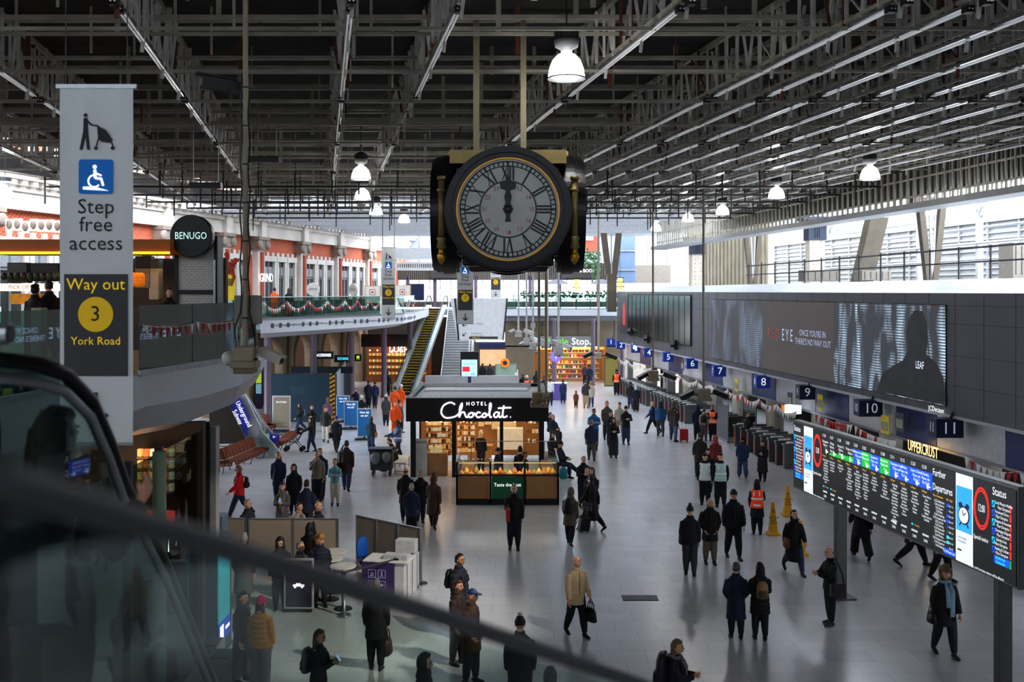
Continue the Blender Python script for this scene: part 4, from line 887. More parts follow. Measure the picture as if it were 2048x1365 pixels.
c=at(1586,819,YR(1586)-.1); r=empty('lightbox_sign',c,'small white lit sign box over the gates left of the departure board','sign'); t=MB(); t.box((0,0,0),(.62,.3,.34),-.9); t.build('light_box',mat((236,240,250),.5,0,1.6,.02),r); t=MB(); t.text('WHSmith',.16,basis((-.17,-.14,0),wu,(0,0,1)),.8); t.build('lettering',TXD,r)
# ---------- bunting ----------
pen=[mat((216,216,214),.8,0,.02,.05),mat((176,48,48),.8,0,.02,.1)]
def bunting(a,b,sag,n,label,s=.2,red=.25,loops=1):
    r=empty('bunting',a,label,'bunting'); d=b-a
    P=lambda u:d*u-V((0,0,sag*4*((u*loops)%1)*(1-((u*loops)%1))))
    t=MB(); t.tube([P(k/(8*loops)*.9999) for k in range(8*loops+1)],.012,4); t.build('cord',pen[0],r)
    U=V((d.x,d.y,0)).normalized(); nn=V((U.y,-U.x,0))
    ms=[]
    for c in range(2):
        t=MB(); t.add([-U*s/2,U*s/2,-V((0,0,s*1.5))+nn*.03,-U*s/2+nn*.01,U*s/2+nn*.01],[(0,2,1),(3,4,2)]); o=t.build('pennant',pen[c],r); ms.append(o)
    ms[0].location=P(.5/n); ms[1].location=P(1.5/n)
    for k in range(2,n):
        o=ms[1 if random.random()<red else 0].copy(); COL.objects.link(o); o.location=P((k+.5)/n); o.rotation_euler=(random.uniform(-.2,.2),random.uniform(-.12,.12),0)
ysn=[73,67,60.5,54.5,49.5,45.3,41]
names=['farthest bunting string over the ticket gates','bunting over the gates beneath platform sign four','bunting over the gates beneath platform sign five','bunting over the gates beneath platform sign six','bunting with red pennants over the gates beneath platform sign seven','bunting of white pennants beneath platform sign eight']
for k in range(6): bunting(RP(ysn[k],2.5,-.25),RP(ysn[k+1],2.42,-.25),.22,24,names[k],.2,.1 if k!=4 else .4,2)
bunting(RP(40.2,2.45,.1),RP(36.8,2.4,.1),.12,16,'red and white bunting just above the left end of the departure board',.22,.5); bunting(RP(36.6,2.4,.1),RP(33.6,2.3,.1),.12,16,'white bunting behind the departure board beside the lit shop lettering',.22,.12); bunting(RP(29.8,2.45,.2),RP(24.6,2.4,.2),.2,18,'red and white bunting above the right end of the departure board',.24,.5,2)
for k,(i,j,lo) in enumerate(((11,12,2),(12,13,2),(13,14,3),(15,16,2))):
    a,b=EDGE[i],EDGE[j]; bunting(V((a[0]+.08,a[1],6.82)),V((b[0]+.08,b[1],6.82)),.42,22,'red and white bunting on the far gallery glass, %s string from the near end'%ORD[k],.15,.45,lo)
for k,(i,j) in enumerate(((3,4),(4,5),(5,6))):
    a,b=EDGE[i],EDGE[j]; bunting(V((a[0]+.06,a[1],6.75)),V((b[0]+.06,b[1],6.72)),.05,8,'red and white bunting on the dark near gallery glass, %s string from the big banner'%ORD[k],.13,.5)
# ---------- ticket gates ----------
gm_=[mat((120,124,126),.35,.6,0,.1),mat((40,42,44),.4,.2),mat((186,88,70),.4,0,.12,.05),mat((226,228,230),.3,.3)]
wn=wu.cross(V((0,0,1)))
def gate(y,label):
    p=RP(y,0,.1); r=bpy.data.objects.new('ticket_gate',None); COL.objects.link(r); r.matrix_world=basis(p,wu,(0,0,1)); tag(r,label,'ticket gate','ticket gates along the right wall')
    t=MB(); t.box((0,.47,0),(.17,.94,1.5)); t.box((0,.98,0),(.22,.1,1.6)); t.build('cabinet',gm_[0],r,bev=.02)
    t=MB(); t.box((0,1.06,.35),(.2,.05,.5)); t.build('reader_top',gm_[3],r); t=MB(); t.box((0,.45,.76),(.06,.6,.015)); t.build('red_light_panel',gm_[2],r)
    t=MB(); t.add([(0.09,.25,-.02),(.33,.3,-.02),(.33,.85,-.02),(.09,.95,-.02),(0.09,.25,.02),(.33,.3,.02),(.33,.85,.02),(.09,.95,.02)],[(3,2,1,0),(4,5,6,7),(0,1,5,4),(2,3,7,6),(1,2,6,5),(0,4,7,3)]); t.build('gate_paddle',gm_[1],r)
runs=[('far gate row',72.3,63.6,.78),('long middle gate row',62.4,54.6,.78),('gate row left of the glass screen',52.8,50.4,.8),('gate row right of the glass screen',47.3,41.4,.84)]
for nm,a,b,st_ in runs:
    k=0; y=a
    while y>b: gate(y,'grey ticket gate, %s along the %s'%(ORD[k],nm)); y-=st_; k+=1
p=RP(49.2,0,.1); r=bpy.data.objects.new('glass_gate_screen',None); COL.objects.link(r); r.matrix_world=basis(p,wu,(0,0,1)); tag(r,'dark glass box between two rows of ticket gates','screen')
t=MB(); t.box((0,.95,.7),(1.7,1.7,.03)); t.box((0,.95,-.7),(1.7,1.7,.03)); t.build('glass_pane',mat((36,40,42),.1,.2,0,.1),r); t=MB(); t.box((0,.05,.7),(1.8,.1,.1))
for s in(-1,1): t.box((s*.87,.95,.7),(.06,1.9,.06)); t.box((s*.87,.95,-.7),(.06,1.9,.06))
t.build('frame',STEEL,r)
# gate line lining: dark kiosk backs and bright entries behind the gates
for k,(ya,yb,c) in enumerate(((70.5,68,(36,40,40)),(66,63,(160,150,130)),(61,58.6,(190,186,176)),(47,44.4,(34,30,28)),(44.2,41.5,(40,34,30)))):
    t=MB(); slab(t,yb,ya,0,2.25,2.2,2.5); t.mi(1); slab(t,yb,ya,2.1,2.25,2.1,2.2); struct(t.build('wall_gateline',[mat(c,.6,0,0,.1),DGREY]))
for k,(yy,z) in enumerate(((64.5,1.6),(45.2,2.0))):
    t=MB(); t.T=basis(RP(yy,z,1.0),wu,(0,0,1)); t.box((0,0,0),(.75,.36,.08)); t.mi(1); t.text('24',.2,Matrix.Translation((0,0,.05))); tag(t.build('gate_display',[mat((60,40,120) if k==0 else (250,130,40),.4,0,.5,.1),BLACK]),['purple notice over the middle gate row','orange lit display above the gates left of the departure board'][k],'display')
# ---------- departure board ----------
BL=V((7.28,25.8,2.3)); BR=V((8.58,17.0,2.3)); bu=(BR-BL).normalized(); BLn=(BR-BL).length; BH=1.69
bd=bpy.data.objects.new('departure_board',None); COL.objects.link(bd); bd.matrix_world=basis(BL,bu,(0,0,1)); tag(bd,'long black electronic departure board on two posts at the right','departure board')
def bs(cx):
    px=1560+cx/3.592; k=(px-CX)/F; return (k*25.8-7.28)/(1.3+8.8*k)*BLn
t=MB(); t.box((BLn/2,BH/2,-.1),(BLn+.1,BH+.06,.2)); t.build('casing',mat((96,98,100),.4,.5),bd,bev=.015)
t=MB(); t.box((BLn/2,BH/2-.01,.005),(BLn,BH-.05,.02)); scr=t.build('screen',mat((24,24,25),.45,0,.25,.1,2),bd)
e=lambda c,s=1.: mat(c,.5,0,s,0)
WT=e((235,238,245),.85); YE=e((245,190,60),.8); REDm=e((255,40,30),1.4); BLU=e((24,84,214),.85); GRN=e((20,170,50),.85); CY=e((20,180,230),.9)
def btx(s,x,y,size,m,par=scr,left=False,sx=.9,name='lettering'):
    vs,fs=textgeo(s); w=0
    if left: w=(max(p.x for p in vs)-min(p.x for p in vs))/2*size*sx
    t=MB(); t.text(s,size,basis((x+w,y,.022),(1,0,0),(0,1,0)),sx); return t.build(name,m,par)
def brect(x0,x1,y0,y1,m,name,par=scr,z=.018):
    t=MB(); t.box(((x0+x1)/2,(y0+y1)/2,z),(x1-x0,y1-y0,.004)); return t.build(name,m,par)
TOP=BH-.05
def status(c0,c1,z):
    x0,x1=bs(c0),bs(c1); W=x1-x0
    btx('Status',x0+.02,TOP-.12,.2,WT,left=True,sx=.8)
    for k,(a,b) in enumerate((('South Western Mainline','Major Disruption'),('Portsmouth Direct','Major Disruption'),('Kingston & Hounslow','Minor Disruption'),('Chessington & Epsom','Minor Disruption'),('Suburban Lines','Minor Disruption'),('Reading & Cobham','Minor Disruption'))):
        y=TOP-.34-k*.16; brect(x0,x0+W*.14,y-.06,y+.06,CY if k%2==0 else BLU,'status_icon'); t=MB(); t.bar((x0+W*.03,y-.04,.024),(x0+W*.12,y+.04,.024),.02,.004); t.build('icon_mark',mat((10,30,80),.5),scr)
        btx(a+'\n'+b,x0+W*.18,y,.078,WT,left=True,sx=.62); brect(x1-.035,x1,y-.065,y+.065,REDm,'status_bar')
    y=TOP-.34-6*.16; p=brect(x0+W*.12,x1-.05,y-.07,y+.07,BLU,'good_service_panel'); btx('All other lines\nGood service',x0+W*.2,y,.075,e((60,240,120)),left=True,sx=.62); brect(x1-.035,x1,y-.07,y+.07,GRN,'status_bar')
status(105,172,0); status(1530,1668,0)
def ad(c0,c1):
    x0,x1=bs(c0),bs(c1); W=x1-x0; xm=(x0+x1)/2
    p=brect(x0,x1,.02,TOP+.01,e((214,220,232),.75),'advert_panel'); brect(x0+W*.04,x1-W*.04,TOP-1.05,TOP-.22,e((50,160,220),.8),'blue_picture',p,.02)
    btx('South Western\nRailway: check\nbefore you travel',xm,TOP-.34,.06,e((30,60,120),.4),p,sx=.7)
    t=MB(); T=basis((xm,TOP-.74,.024),(1,0,0),(0,1,0)); R=W*.33
    t.lathe([(R,0),(R*.98,.004),(R*.84,.006)],n=28,T=T)
    for s in(-1,1): t.lathe([(R*.33,0),(R*.33,.006)],n=14,T=T@Matrix.Translation((s*R*.6,R*1.0,0))); t.bar((s*R*.5,-R*.8,.002),(s*R*.8,-R*1.2,.002),.03,.005,T=T)
    t.mi(1); t.lathe([(R*.82,.007),(R*.82,.009)],n=28,T=T); t.mi(0); t.bar((0,0,.012),(R*.45,R*.35,.012),.02,.004,T=T); t.bar((0,0,.012),(-R*.25,R*.5,.012),.02,.004,T=T)
    t.build('alarm_clock_picture',[e((30,40,70),.4),e((235,238,240),.8)],p)
    btx('Clocks change\nthis weekend',x0+W*.1,TOP-1.2,.07,TXD,p,True,.7); brect(x0+W*.1,x0+W*.34,TOP-1.42,TOP-1.39,TXD,'logo_bar',p,.02)
ad(177,241); ad(1270,1392)
def ringclock(c0,c1,yy,ry):
    x0,x1=bs(c0),bs(c1); xm=(x0+x1)/2; R=(x1-x0)/2; t=MB(); T=basis((xm,yy,.02),(1,0,0),(0,1,0))
    for a,b in((.92,1.),(.8,.86)):
        vs=[];fs=[]; n=48
        for k in range(n):
            q=2*pi*k/n; vs+= [(R*a*cos(q),ry*a*sin(q),0),(R*b*cos(q),ry*b*sin(q),0)]
        for k in range(n): j=(k+1)%n; fs.append((2*k,2*k+1,2*j+1,2*j))
        t.add(vs,fs,T)
    t.build('red_ring',REDm,scr); btx('12:00',xm,yy,.2,WT,sx=R*2.1); btx('Special notice',x0,yy-ry-.16,.11,WT,left=True,sx=.7)
ringclock(246,303,TOP-.5,.4); ringclock(1400,1510,TOP-.5,.38)
dest=[('11:54','Basingstoke','7'),('11:57','Woking','Approx'),('11:58','Hampton Ct','Delayed'),('12:00','Windsor & Eton','5'),('12:03','Hampton Court','Plat 4'),('12:05','Guildford','13'),('12:05','Shepperton','Plat 1-6'),('12:08','Basingstoke','8'),('12:11','Chessington South','Plat 4'),('12:12','Woking','Plat 1-6'),('12:20','Exeter St Davids','Plat 5-11'),('12:20','Reading','Plat 20-24')]
cxs=[308,360,415,475,533,593,655,725,795,866,941,1020,1100]
stops=['Clapham Junction','Earlsfield','Wimbledon','Raynes Park','New Malden','Surbiton','Berrylands','Thames Ditton','Esher','Hersham','Walton','Weybridge','Byfleet']
for k,(tm,de,pl) in enumerate(dest):
    x0,x1=bs(cxs[k]),bs(cxs[k+1]); W=x1-x0
    m={4:BLU,5:GRN,6:BLU,7:GRN,8:BLU,9:BLU,10:BLU,11:BLU}.get(k)
    if m: brect(x0,x1,TOP-.5,TOP-.16,m,'heading_panel')
    elif k in(1,2,3):
        t=MB(); t.add([(x0,TOP-.5-.0*k,.02),(x1,TOP-.5,.02),(x1,TOP-.36-.02*(3-k),.02),(x0,TOP-.36-.03*(4-k),.02)],[(0,1,2,3)]); t.build('heading_panel',GRN,scr)
    btx(tm,x0+.03,TOP-.08,.1,WT,left=True,sx=.8); btx(de+('\nPlease wait\n' if k>3 else '\nPlatform\n')+pl,x0+.03,TOP-.3,.085,WT,left=True,sx=.75)
    t=MB(); T=basis((x1-.12,TOP-.44,.024),(1,0,0),(0,1,0)); t.bar((-.06,0,0),(.06,0,0),.03,.004,T=T); t.bar((-.06,0,0),(-.01,.05,0),.03,.004,T=T); t.bar((-.06,0,0),(-.01,-.05,0),.03,.004,T=T); t.build('arrow_mark',WT,scr)
    btx('Calling at:',x0+.03,TOP-.56,.06,YE,left=True,sx=.8)
    n=[9,4,3,8,10,9,5,6,13,9,7,8][k]; btx('\n'.join(stops[(k*3+j)%13] for j in range(n)),x0+.03,TOP-.62-n*.033,.066,WT,left=True,sx=.75,name='calling_points')
    x=x0+.05; brect(x,x+W*.55,.2,.24,e((190,194,200),.7),'train_length_bar'); btx('SWR',x+W*.3,.11,.085,WT,sx=.8)
    if k in(0,1,10): brect(x,x+.06,.32,.36,CY,'info_icon'); btx('10 coaches',x+.12,.34,.05,YE,left=True,sx=.8)
x0=bs(1105); btx('Further',x0,TOP-.12,.2,WT,left=True,sx=.72); btx('Departures',x0,TOP-.4,.2,WT,left=True,sx=.72); btx('Time  Destination',x0,TOP-.56,.06,YE,left=True,sx=.8); btx('Plat   Expt',bs(1203),TOP-.56,.06,YE,left=True,sx=.8)
fd=['12:22 Addlestone','12:24 via Staines','12:25 Epsom','12:28 Alton','12:30 Weybridge','12:30 Strawberry Hill','12:33 via Kew','12:35 Dorking','12:35 Weymouth','12:39 Hounslow','12:40 Windsor','12:42 Hampton Court','12:42 Shepperton','12:45 Reading']
btx('\n'.join(fd),x0,TOP-.62-14*.033,.066,WT,left=True,sx=.75,name='further_departures')
for k in range(9): brect(bs(1203),bs(1203)+.07,TOP-.7-k*.1,TOP-.64-k*.1,[BLU,e((10,40,90)),BLU,BLU,e((10,60,120)),e((20,60,60)),e((30,190,190)),e((30,190,190)),e((10,40,90))][k],'platform_block'); btx('Plat %d-%d'%(k%5+1,k%5+6),bs(1222),TOP-.67-k*.1,.055,WT,left=True,sx=.8)
p=brect(bs(1183),bs(1262),.04,.15,BLU,'please_wait_panel'); btx('12:10 Please wait',bs(1222),.095,.07,WT,p,sx=.8)
btx('Other services running to and from these stations will be affected',bs(1275),.035,.07,WT,left=True,sx=.75); btx('If your train is delayed, information is available at the desk',bs(178),.03,.06,WT,left=True,sx=.8)
for px in(1657,1975):
    k=(px-CX)/F; s=(k*25.8-7.28)/(1.3+8.8*k); t=MB(); t.box((s*BLn,-.95,-.3),(.17,2.9,.26)); t.box((s*BLn,-2.28,-.3),(.5,.04,.6)); t.build('post',mat((84,84,82),.4,.4),bd,bev=.01)
# ---------- camera poles ----------
whp=mat((222,224,226),.45,.1); brp=mat((132,120,100),.5,.3,0,.15); crp=mat((150,140,120),.5,.1,0,.15,4); blkm=mat((26,26,28),.45)
def cam_body(t,p,yaw,L,m=0,tilt=-.35):
    d=V((sin(yaw)*cos(tilt),-cos(yaw)*cos(tilt),sin(tilt))); t.mi(m); t.bar(p-d*L*.4,p+d*L*.6,L*.3,L*.3); t.bar(p-d*L*.3+V((0,0,L*.19)),p+d*L*.75+V((0,0,L*.19)),L*.38,.02); t.mi(1); t.tube([p+d*L*.6,p+d*L*.63],L*.11,10); t.mi(m)
def rig(px,py,Y,r_,m,label,cams,box=True,s=1.,ptop=12.53):
    c=at(px,py,Y); R=empty('camera_pole',c,label,'camera pole'); t=MB(); t.tube([(0,0,0),(0,0,ptop-c.z)],r_,8); t.build('pole',m,R)
    t=MB(); t.box((0,0,.05*s),(.3*s,.3*s,.22*s)); t.box((0,0,-.1*s),(.36*s,.36*s,.1*s)); t.build('junction_box',m,R,bev=.02)
    for (dx,dy,dz,yaw,L,cm) in cams:
        t=MB(); t.bar((0,0,0),(dx*.6,dy*.6,dz),.05,.05); cam_body(t,V((dx,dy,dz)),yaw,L); t.build('security_camera',[cm,BLACK],R)
    return R
rig(1037,668,50,.045,whp,'white camera pole, leftmost of the cluster over the concourse',[(.45,-.1,.1,1.2,.5,whp),(-.3,0,.15,-1,.3,whp)])
rig(1053,683,48,.045,whp,'white camera pole, second from the left of the cluster over the concourse',[(.35,-.1,.1,.9,.5,whp),(-.2,0,-.1,-.6,.3,whp)])
R=rig(1066,692,46,.045,whp,'white camera pole with a square box, middle of the cluster over the concourse',[(.5,-.1,.15,1.2,.55,whp),(.1,0,-.25,.2,.3,whp)]); t=MB(); t.box((0,-.05,.95),(.22,.12,.24)); t.build('square_box',whp,R)
rig(1095,690,46,.045,whp,'white camera pole, second from the right of the cluster over the concourse',[(.35,-.1,.1,1.1,.5,whp),(-.15,0,-.05,-.6,.3,whp)])
rig(1117,704,44,.05,whp,'white camera pole, rightmost of the cluster, above the convenience store sign',[(.3,-.15,.25,1.0,.5,whp),(0,-.1,-.1,.1,.3,whp)],s=1.3)
rig(1078,800,36,.05,brp,'brown pole with grey junction box above the kiosk corner',[(.1,-.2,-.1,.2,.3,mat((150,146,134),.5))],s=1.7)
rig(1092,795,35.6,.045,brp,'thin brown pole beside the kiosk corner pole',[],s=.8)
rig(1197,712,52,.06,mat((190,184,170),.5),'pale pole with black cameras in front of the convenience store doorway',[(-.5,0,.05,-1.2,.5,blkm),(.6,0,.0,1.2,.6,blkm)])
rig(1306,752,46,.045,mat((120,108,92),.5,.2),'dark pole with black cameras over the middle gate row',[(-.45,-.1,.0,-.9,.55,blkm),(.7,-.1,.0,1.1,.6,blkm)],s=1.5)
rig(1407,790,40,.05,mat((120,112,100),.5,.2),'dark pole with black cameras in front of the big advertising screen',[(-.6,0,.0,-1.1,.6,blkm),(.6,-.1,.05,1.1,.6,blkm)],s=1.6)
for k,(px,py) in enumerate(((1259,662),(1292,676),(1346,688))):
    Y=YR(px)-.8; c=at(px,py,Y); t=MB(); cam_body(t,c,-.3,.6); t.bar(c,RP(Y,c.z+.3,.0),.06); t.box(c+V((.2,0,-.1)),(.3,.25,.5)); tag(t.build('wall_camera',[blkm,BLACK]),'dark camera bracketed under the dark screen, %s from the far end'%ORD[k],'camera')
# big near pole
R=rig(491,715,13,.036,crp,'tall cream pole with cables and white camera in front of the near gallery',[(.28,.1,.02,1.25,.34,mat((196,192,182),.5))],s=.9)
t=MB(); t.box((0,0,-.1),(.27,.24,.22)); t.build('lower_box',mat((120,108,86),.55,0,0,.2,9),R,bev=.02)
t=MB(); t.box((.02,.06,.62),(.36,.05,.37)); t.build('grey_cabinet',mat((138,138,132),.6,0,0,.1,4),R,bev=.01)
for dx,ph in((-.05,0),(.055,1)):
    t=MB(); P=[]
    for k in range(30): z=-.02+k*.12; P.append((dx+(.02 if k<2 else 0)*(1 if dx>0 else -1)+.012*sin(k*1.1+ph)+(.08*sin(pi*k/5)*(1 if dx>0 else -1) if k<5 else 0),-.035,z))
    t.tube(P,.011,5); t.build('cable',BLACK,R)
t=MB(); t.ell((-.24,.1,-.02),.1,14,10); t.build('globe',mat((196,194,184),.4),R,True)
t=MB()
for k in range(7): t.lathe([(.042,0),(.042,.02)],(0,0,.5+k*.5),8)
t.build('clamp_band',BLACK,R)
t=MB(); t.T=Matrix.Translation(at(450,172,13.2)); cam_body(t,V((0,0,0)),-1.1,.5,0,.1); t.mi(0); t.bar((0,0,-.05),(.24,-.15,-.1),.04); tag(t.build('roof_camera',[blkm,mat((150,146,138),.5)]),'dark camera near the ceiling strapped to the tall cream pole','camera')
for k,(x,y,Y) in enumerate(((528,319,24),(412,371,24))):
    t=MB(); c=at(x,y,Y); t.box(c,(.75,.2,.14)); t.mi(1); t.bar(c+V((-.3,0,0)),c+V((-.3,0,RZ-c.z)),.02); t.bar(c+V((.3,0,0)),c+V((.3,0,RZ-c.z)),.02); tag(t.build('hanging_speaker',[blkm,STEEL],bev=.01),['long black box hung beside the tall cream pole','long black box hung to the left of the tall cream pole'][k],'loudspeaker')
# ---------- near left: cafe on the gallery ----------
c=at(170,494,22); cf=empty('cafe_counter',V((at(150,494,22).x,24,5.9)),'gallery cafe counter under an orange-lit soffit at the left','cafe')
def cl(x,y,Y): return at(x,y,Y)-V(cf.location)
xa,xb=cl(-30,0,22).x,cl(340,0,22).x
zs0,zs1=cl(0,508,22).z,cl(0,479,22).z
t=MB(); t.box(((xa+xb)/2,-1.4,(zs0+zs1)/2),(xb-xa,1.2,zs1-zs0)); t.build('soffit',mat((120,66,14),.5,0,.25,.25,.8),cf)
t=MB(); t.box(((xa+xb)/2,-2.02,zs0+.02),(xb-xa,.04,.05)); t.build('light_strip',mat((255,150,20),.5,0,3.5,0),cf)
t=MB(); t.box(((xa+xb)/2,2.4,1.0),(xb-xa,.2,2.6)); t.build('back_wall',mat((58,44,36),.6,0,.04,.4,1.5),cf)
t=MB(); t.box(((xa+xb)/2,1.0,.5),(xb-xa,.8,1.0)); t.build('worktop_block',mat((46,40,38),.5),cf)
t=MB(); p=cl(60,575,23.8); t.box((p.x,p.y,p.z),(1.5,.06,.18)); s=t.build('pick_up_sign',mat((235,220,205),.5,0,.9,.05),cf); t=MB(); t.text('PICK UP',.15,basis(p+V((-.25,-.04,0)),(1,0,0),(0,0,1)),.9); t.build('lettering',mat((190,140,90),.5),s)
for k,(x,y,w,h) in enumerate(((40,546,.5,.5),(95,545,.7,.45),(290,545,.4,.8),(312,560,.25,1.0))):
    t=MB(); p=cl(x,y,24.8); t.box(p,(w,.3,h)); t.build('machine',mat([(70,66,60),(40,36,34),(110,100,88),(150,142,130)][k],.4,.3),cf,bev=.02)
for k in range(9):
    t=MB(); p=cl(8+k*13,553,24.5); t.ell(p,(.09,.08,.1),8,6); t.build('pot_plant',mat((52,62,40),.6) if k%3 else mat((60,50,44),.5),cf,True)
t=MB(); t.box((cl(20,0,24).x,.9,1.25),(.7,.4,.25)); t.build('fruit_tray',mat((210,140,30),.6,0,.2,.3,12),cf)
t=MB(); 
for k in range(9): t.ell(cl(268+(k%3)*7,566-(k//3)*6,23),.1,8,6)
t.build('orange_fruit',mat((236,130,30),.5,0,.25),cf,True)
lamp('AREA',V(cf.location)+V((0,0,2.0)),25,(1,.6,.25),'cafe_light',V(cf.location),size=3)
# tiled pier and round signs
pr=V((at(382,0,22.3).x,22.7,5.9)); r=empty('tiled_pier',pr,'white tiled pier in black frame with round black BENUGO sign','kiosk')
tile=brick_mat((226,226,222),(216,216,214),(150,150,150),4.5,0); pw=.86
t=MB(); t.box((0,.3,1.35),(pw,.6,2.7)); t.build('tile_face',tile,r)
t=MB()
for s in(-1,1): t.box((s*(pw/2+.02),-.02,1.35),(.07,.08,2.7))
t.box((0,-.02,1.42),(pw,.05,.1)); t.build('frame',blkm,r)
T=basis((at(380,472,22.2).x-pr.x,-.42,at(380,472,22.2).z-5.9),(1,0,0),(0,0,1)); t=MB(); t.lathe([(.47,-.2),(.475,0),(.46,.02)],n=40,T=T); s=t.build('round_sign',mat((14,16,22),.35,.1,0,.1),r); t=MB(); t.text('BENUGO',.225,T@Matrix.Translation((0,0,.03)),.78); t.build('lettering',mat((190,230,225),.5,0,.8,0),s)
T=basis((at(408,510,24.5).x-pr.x,1.9,at(408,510,24.5).z-5.9),(.82,-.57,0),(0,0,1)); t=MB(); t.lathe([(.45,-.15),(.45,0)],n=32,T=T); s=t.build('round_sign',mat((14,16,22),.35),r); t=MB(); t.text('BENUGO',.2,T@Matrix.Translation((0,0,.02)),.78); t.build('lettering',mat((190,230,225),.5,0,.8,0),s)
t=MB(); t.box((at(409,0,24.5).x-pr.x,2.2,1.1),(.36,.4,2.2)); t.build('side_pier',tile,r)
t=MB(); t.bar((at(421,0,22.3).x-pr.x,-.1,0),(at(421,0,22.3).x-pr.x,-.1,2.15),.05); t.build('post',STEEL,r)
# red horse figure hung on the facade
hp=at(453,545,40); t=MB(); T=basis(hp,(1,0,0),(0,0,1)); t.T=T
t.tube([(-.18,.1,0),(.05,.12,0),(.25,.3,0)],[.2,.24,.16],10); t.tube([(.2,.28,0),(.38,.5,0),(.5,.48,0)],[.14,.1,.07],8)
for a,b,c_ in (((-.15,0,.05),(-.3,-.3,.05),(-.2,-.62,.05)),((-.1,0,-.05),(-.05,-.35,-.05),(-.1,-.7,-.05)),((.2,.1,.05),(.32,-.2,.05),(.2,-.5,.05)),((.15,.05,-.05),(.12,-.3,-.05),(.22,-.62,-.05))): t.tube([a,b,c_],[.11,.07,.05],8)
t.tube([(-.25,.2,0),(-.5,.38,0),(-.62,.3,0)],[.06,.05,.02],6); t.tube([(-.1,.3,0),(-.05,.55,0),(.1,.62,0)],[.12,.09,.06],8); t.ell((.0,.72,0),.1,10,8)
tag(t.build('horse_sculpture',mat((176,78,52),.6,0,.05,.15),smooth=True),'red-brown sculpture of a horse hung beside the tiled pier','sculpture')
t=MB(); p=at(456,575,40); t.box(p,(.55,.1,1.1)); t.mi(1); t.box(p+V((0,-.06,.2)),(.4,.02,.3)); tag(t.build('yellow_poster',[mat((226,206,50),.6,0,.15),mat((150,140,60),.6)]),'tall yellow poster panel below the horse sculpture','poster')
# upper wall ornaments over cafe
for k in range(7):
    t=MB(); p=at(20+k*16,452+random.uniform(-6,6),40.5); t.box(p,(.32,.12,.5)); t.mi(1); t.ell(p+V((0,-.08,.02)),(.12,.08,.18),8,6)
    tag(t.build('carved_plaque',[stone,mat((130,116,104),.8,0,0,.3,9)],bev=.03),'%s carved stone plaque from the left above the cafe soffit'%ORD[k],'plaque','carved plaques above the cafe')
# GRIND signs
def roundsign(x,y,Y,R,label,rot,s,fc,tcol):
    c=at(x,y,Y); r=empty('round_sign',c,label,'sign'); T=basis((0,0,0),(cos(rot),sin(rot),0),(0,0,1)); t=MB(); t.lathe([(R,-.08),(R,0),(R*.98,.01)],n=32,T=T); d=t.build('disc',fc,r); t=MB(); t.text(s,R*.52,T@Matrix.Translation((0,0,.02)),.85); t.build('lettering',tcol,d); t=MB(); t.bar((0,.05,-R),(0,.05,-(c.z-5.9)),.06); t.build('post',STEEL,r)
roundsign(626,579,60,.4,'round white GRIND sign facing the concourse on the gallery',0,'GRIND',OFFW,TXD); roundsign(706,580,66,.42,'round white GRIND sign turned edgeways farther along the gallery',-.75,'GRIND',OFFW,TXD)
t=MB(); t.text('GRIND',.75,basis(LP(LX and 63.5,8.15,.3)+V((.3,-.1,0)),ld,(0,0,1)),.8); tag(t.build('shop_lettering',mat((250,250,255),.5,0,2,0)),'white lit GRIND lettering over a gallery doorway in the brick building','sign')
board(745,605,1.1,1.2,68,'notice_board','small notice board with a red emblem beside the way out 2 banner','notice board',kwood,mat((220,216,210),.6,0,.1),[('\u25A3',0,.12,.55,mat((190,60,50),.6))],z0=6.5); board(805,600,1.3,1.4,76,'notice_board','second notice board with red emblem right of the way out 2 banner','notice board',kwood,mat((220,216,210),.6,0,.1),[('\u25A3',0,.12,.55,mat((190,60,50),.6))],z0=6.4); board(833,598,1.2,1.3,78,'information_board','dark blue information board at the gallery end near the escalator top','notice board',DSTEEL,mat((30,44,84),.5),[],z0=6.6)
for k in range(9):
    x=-19+k*1.45+.0; Y=55+k*2.6; X_=(600+k*24-CX)/F*Y; 
    t=MB(); t.box((X_-1.5,Y+2.5,5.9+.4),(1.8,.7,.8)); t.mi(1); t.box((X_-1.5,Y+2.5,6.72),(1.9,.8,.05)); tag(t.build('cafe_booth',[mat((72,96,90),.5),mat((110,90,74),.5)],bev=.02),'dark green cafe booth behind the far gallery glass, %s from the near end'%ORD[k],'booth','cafe booths on the far gallery')
# ---------- shop under near gallery ----------
t=MB(); gx=[(-6.0,12),(-5.95,15.5),(-6.0,17),(-6.15,20.2)]
r=empty('glass_shopfront',(-6,16,0),'dark glass shopfront under the near gallery, lit goods inside','shopfront'); ro=V((-6,16,0))
for k,((x0,y0),(x1,y1)) in enumerate(zip(gx,gx[1:])):
    t=MB(); t.quad(V((x0,y0,.1))-ro,V((x1,y1,.1))-ro,V((x1,y1,4.6))-ro,V((x0,y0,4.6))-ro); t.build('glass_pane',glass((96,116,112),.12),r)
    t=MB(); t.bar(V((x1,y1,0))-ro,V((x1,y1,4.7))-ro,.12); t.build('mullion',DSTEEL,r)
t=MB(); t.lathe([(.11,0),(.11,4.7)],V((-5.8,16.45,0))-ro,16); t.build('green_column',mat((150,168,142),.6),r)
t=MB(); t.box(V((-8.5,19.5,2.4))-ro,(5,.2,4.8)); t.box(V((-9.5,15,2.4))-ro,(.2,9,4.8)); t.build('interior_wall',mat((58,48,42),.7,0,.06,.4,1.2),r)
t=MB(); t.box(V((-6.9,19.2,3.0))-ro,(.8,.15,.22)); t.build('red_lit_sign',mat((255,70,40),.5,0,2.2,.1),r)
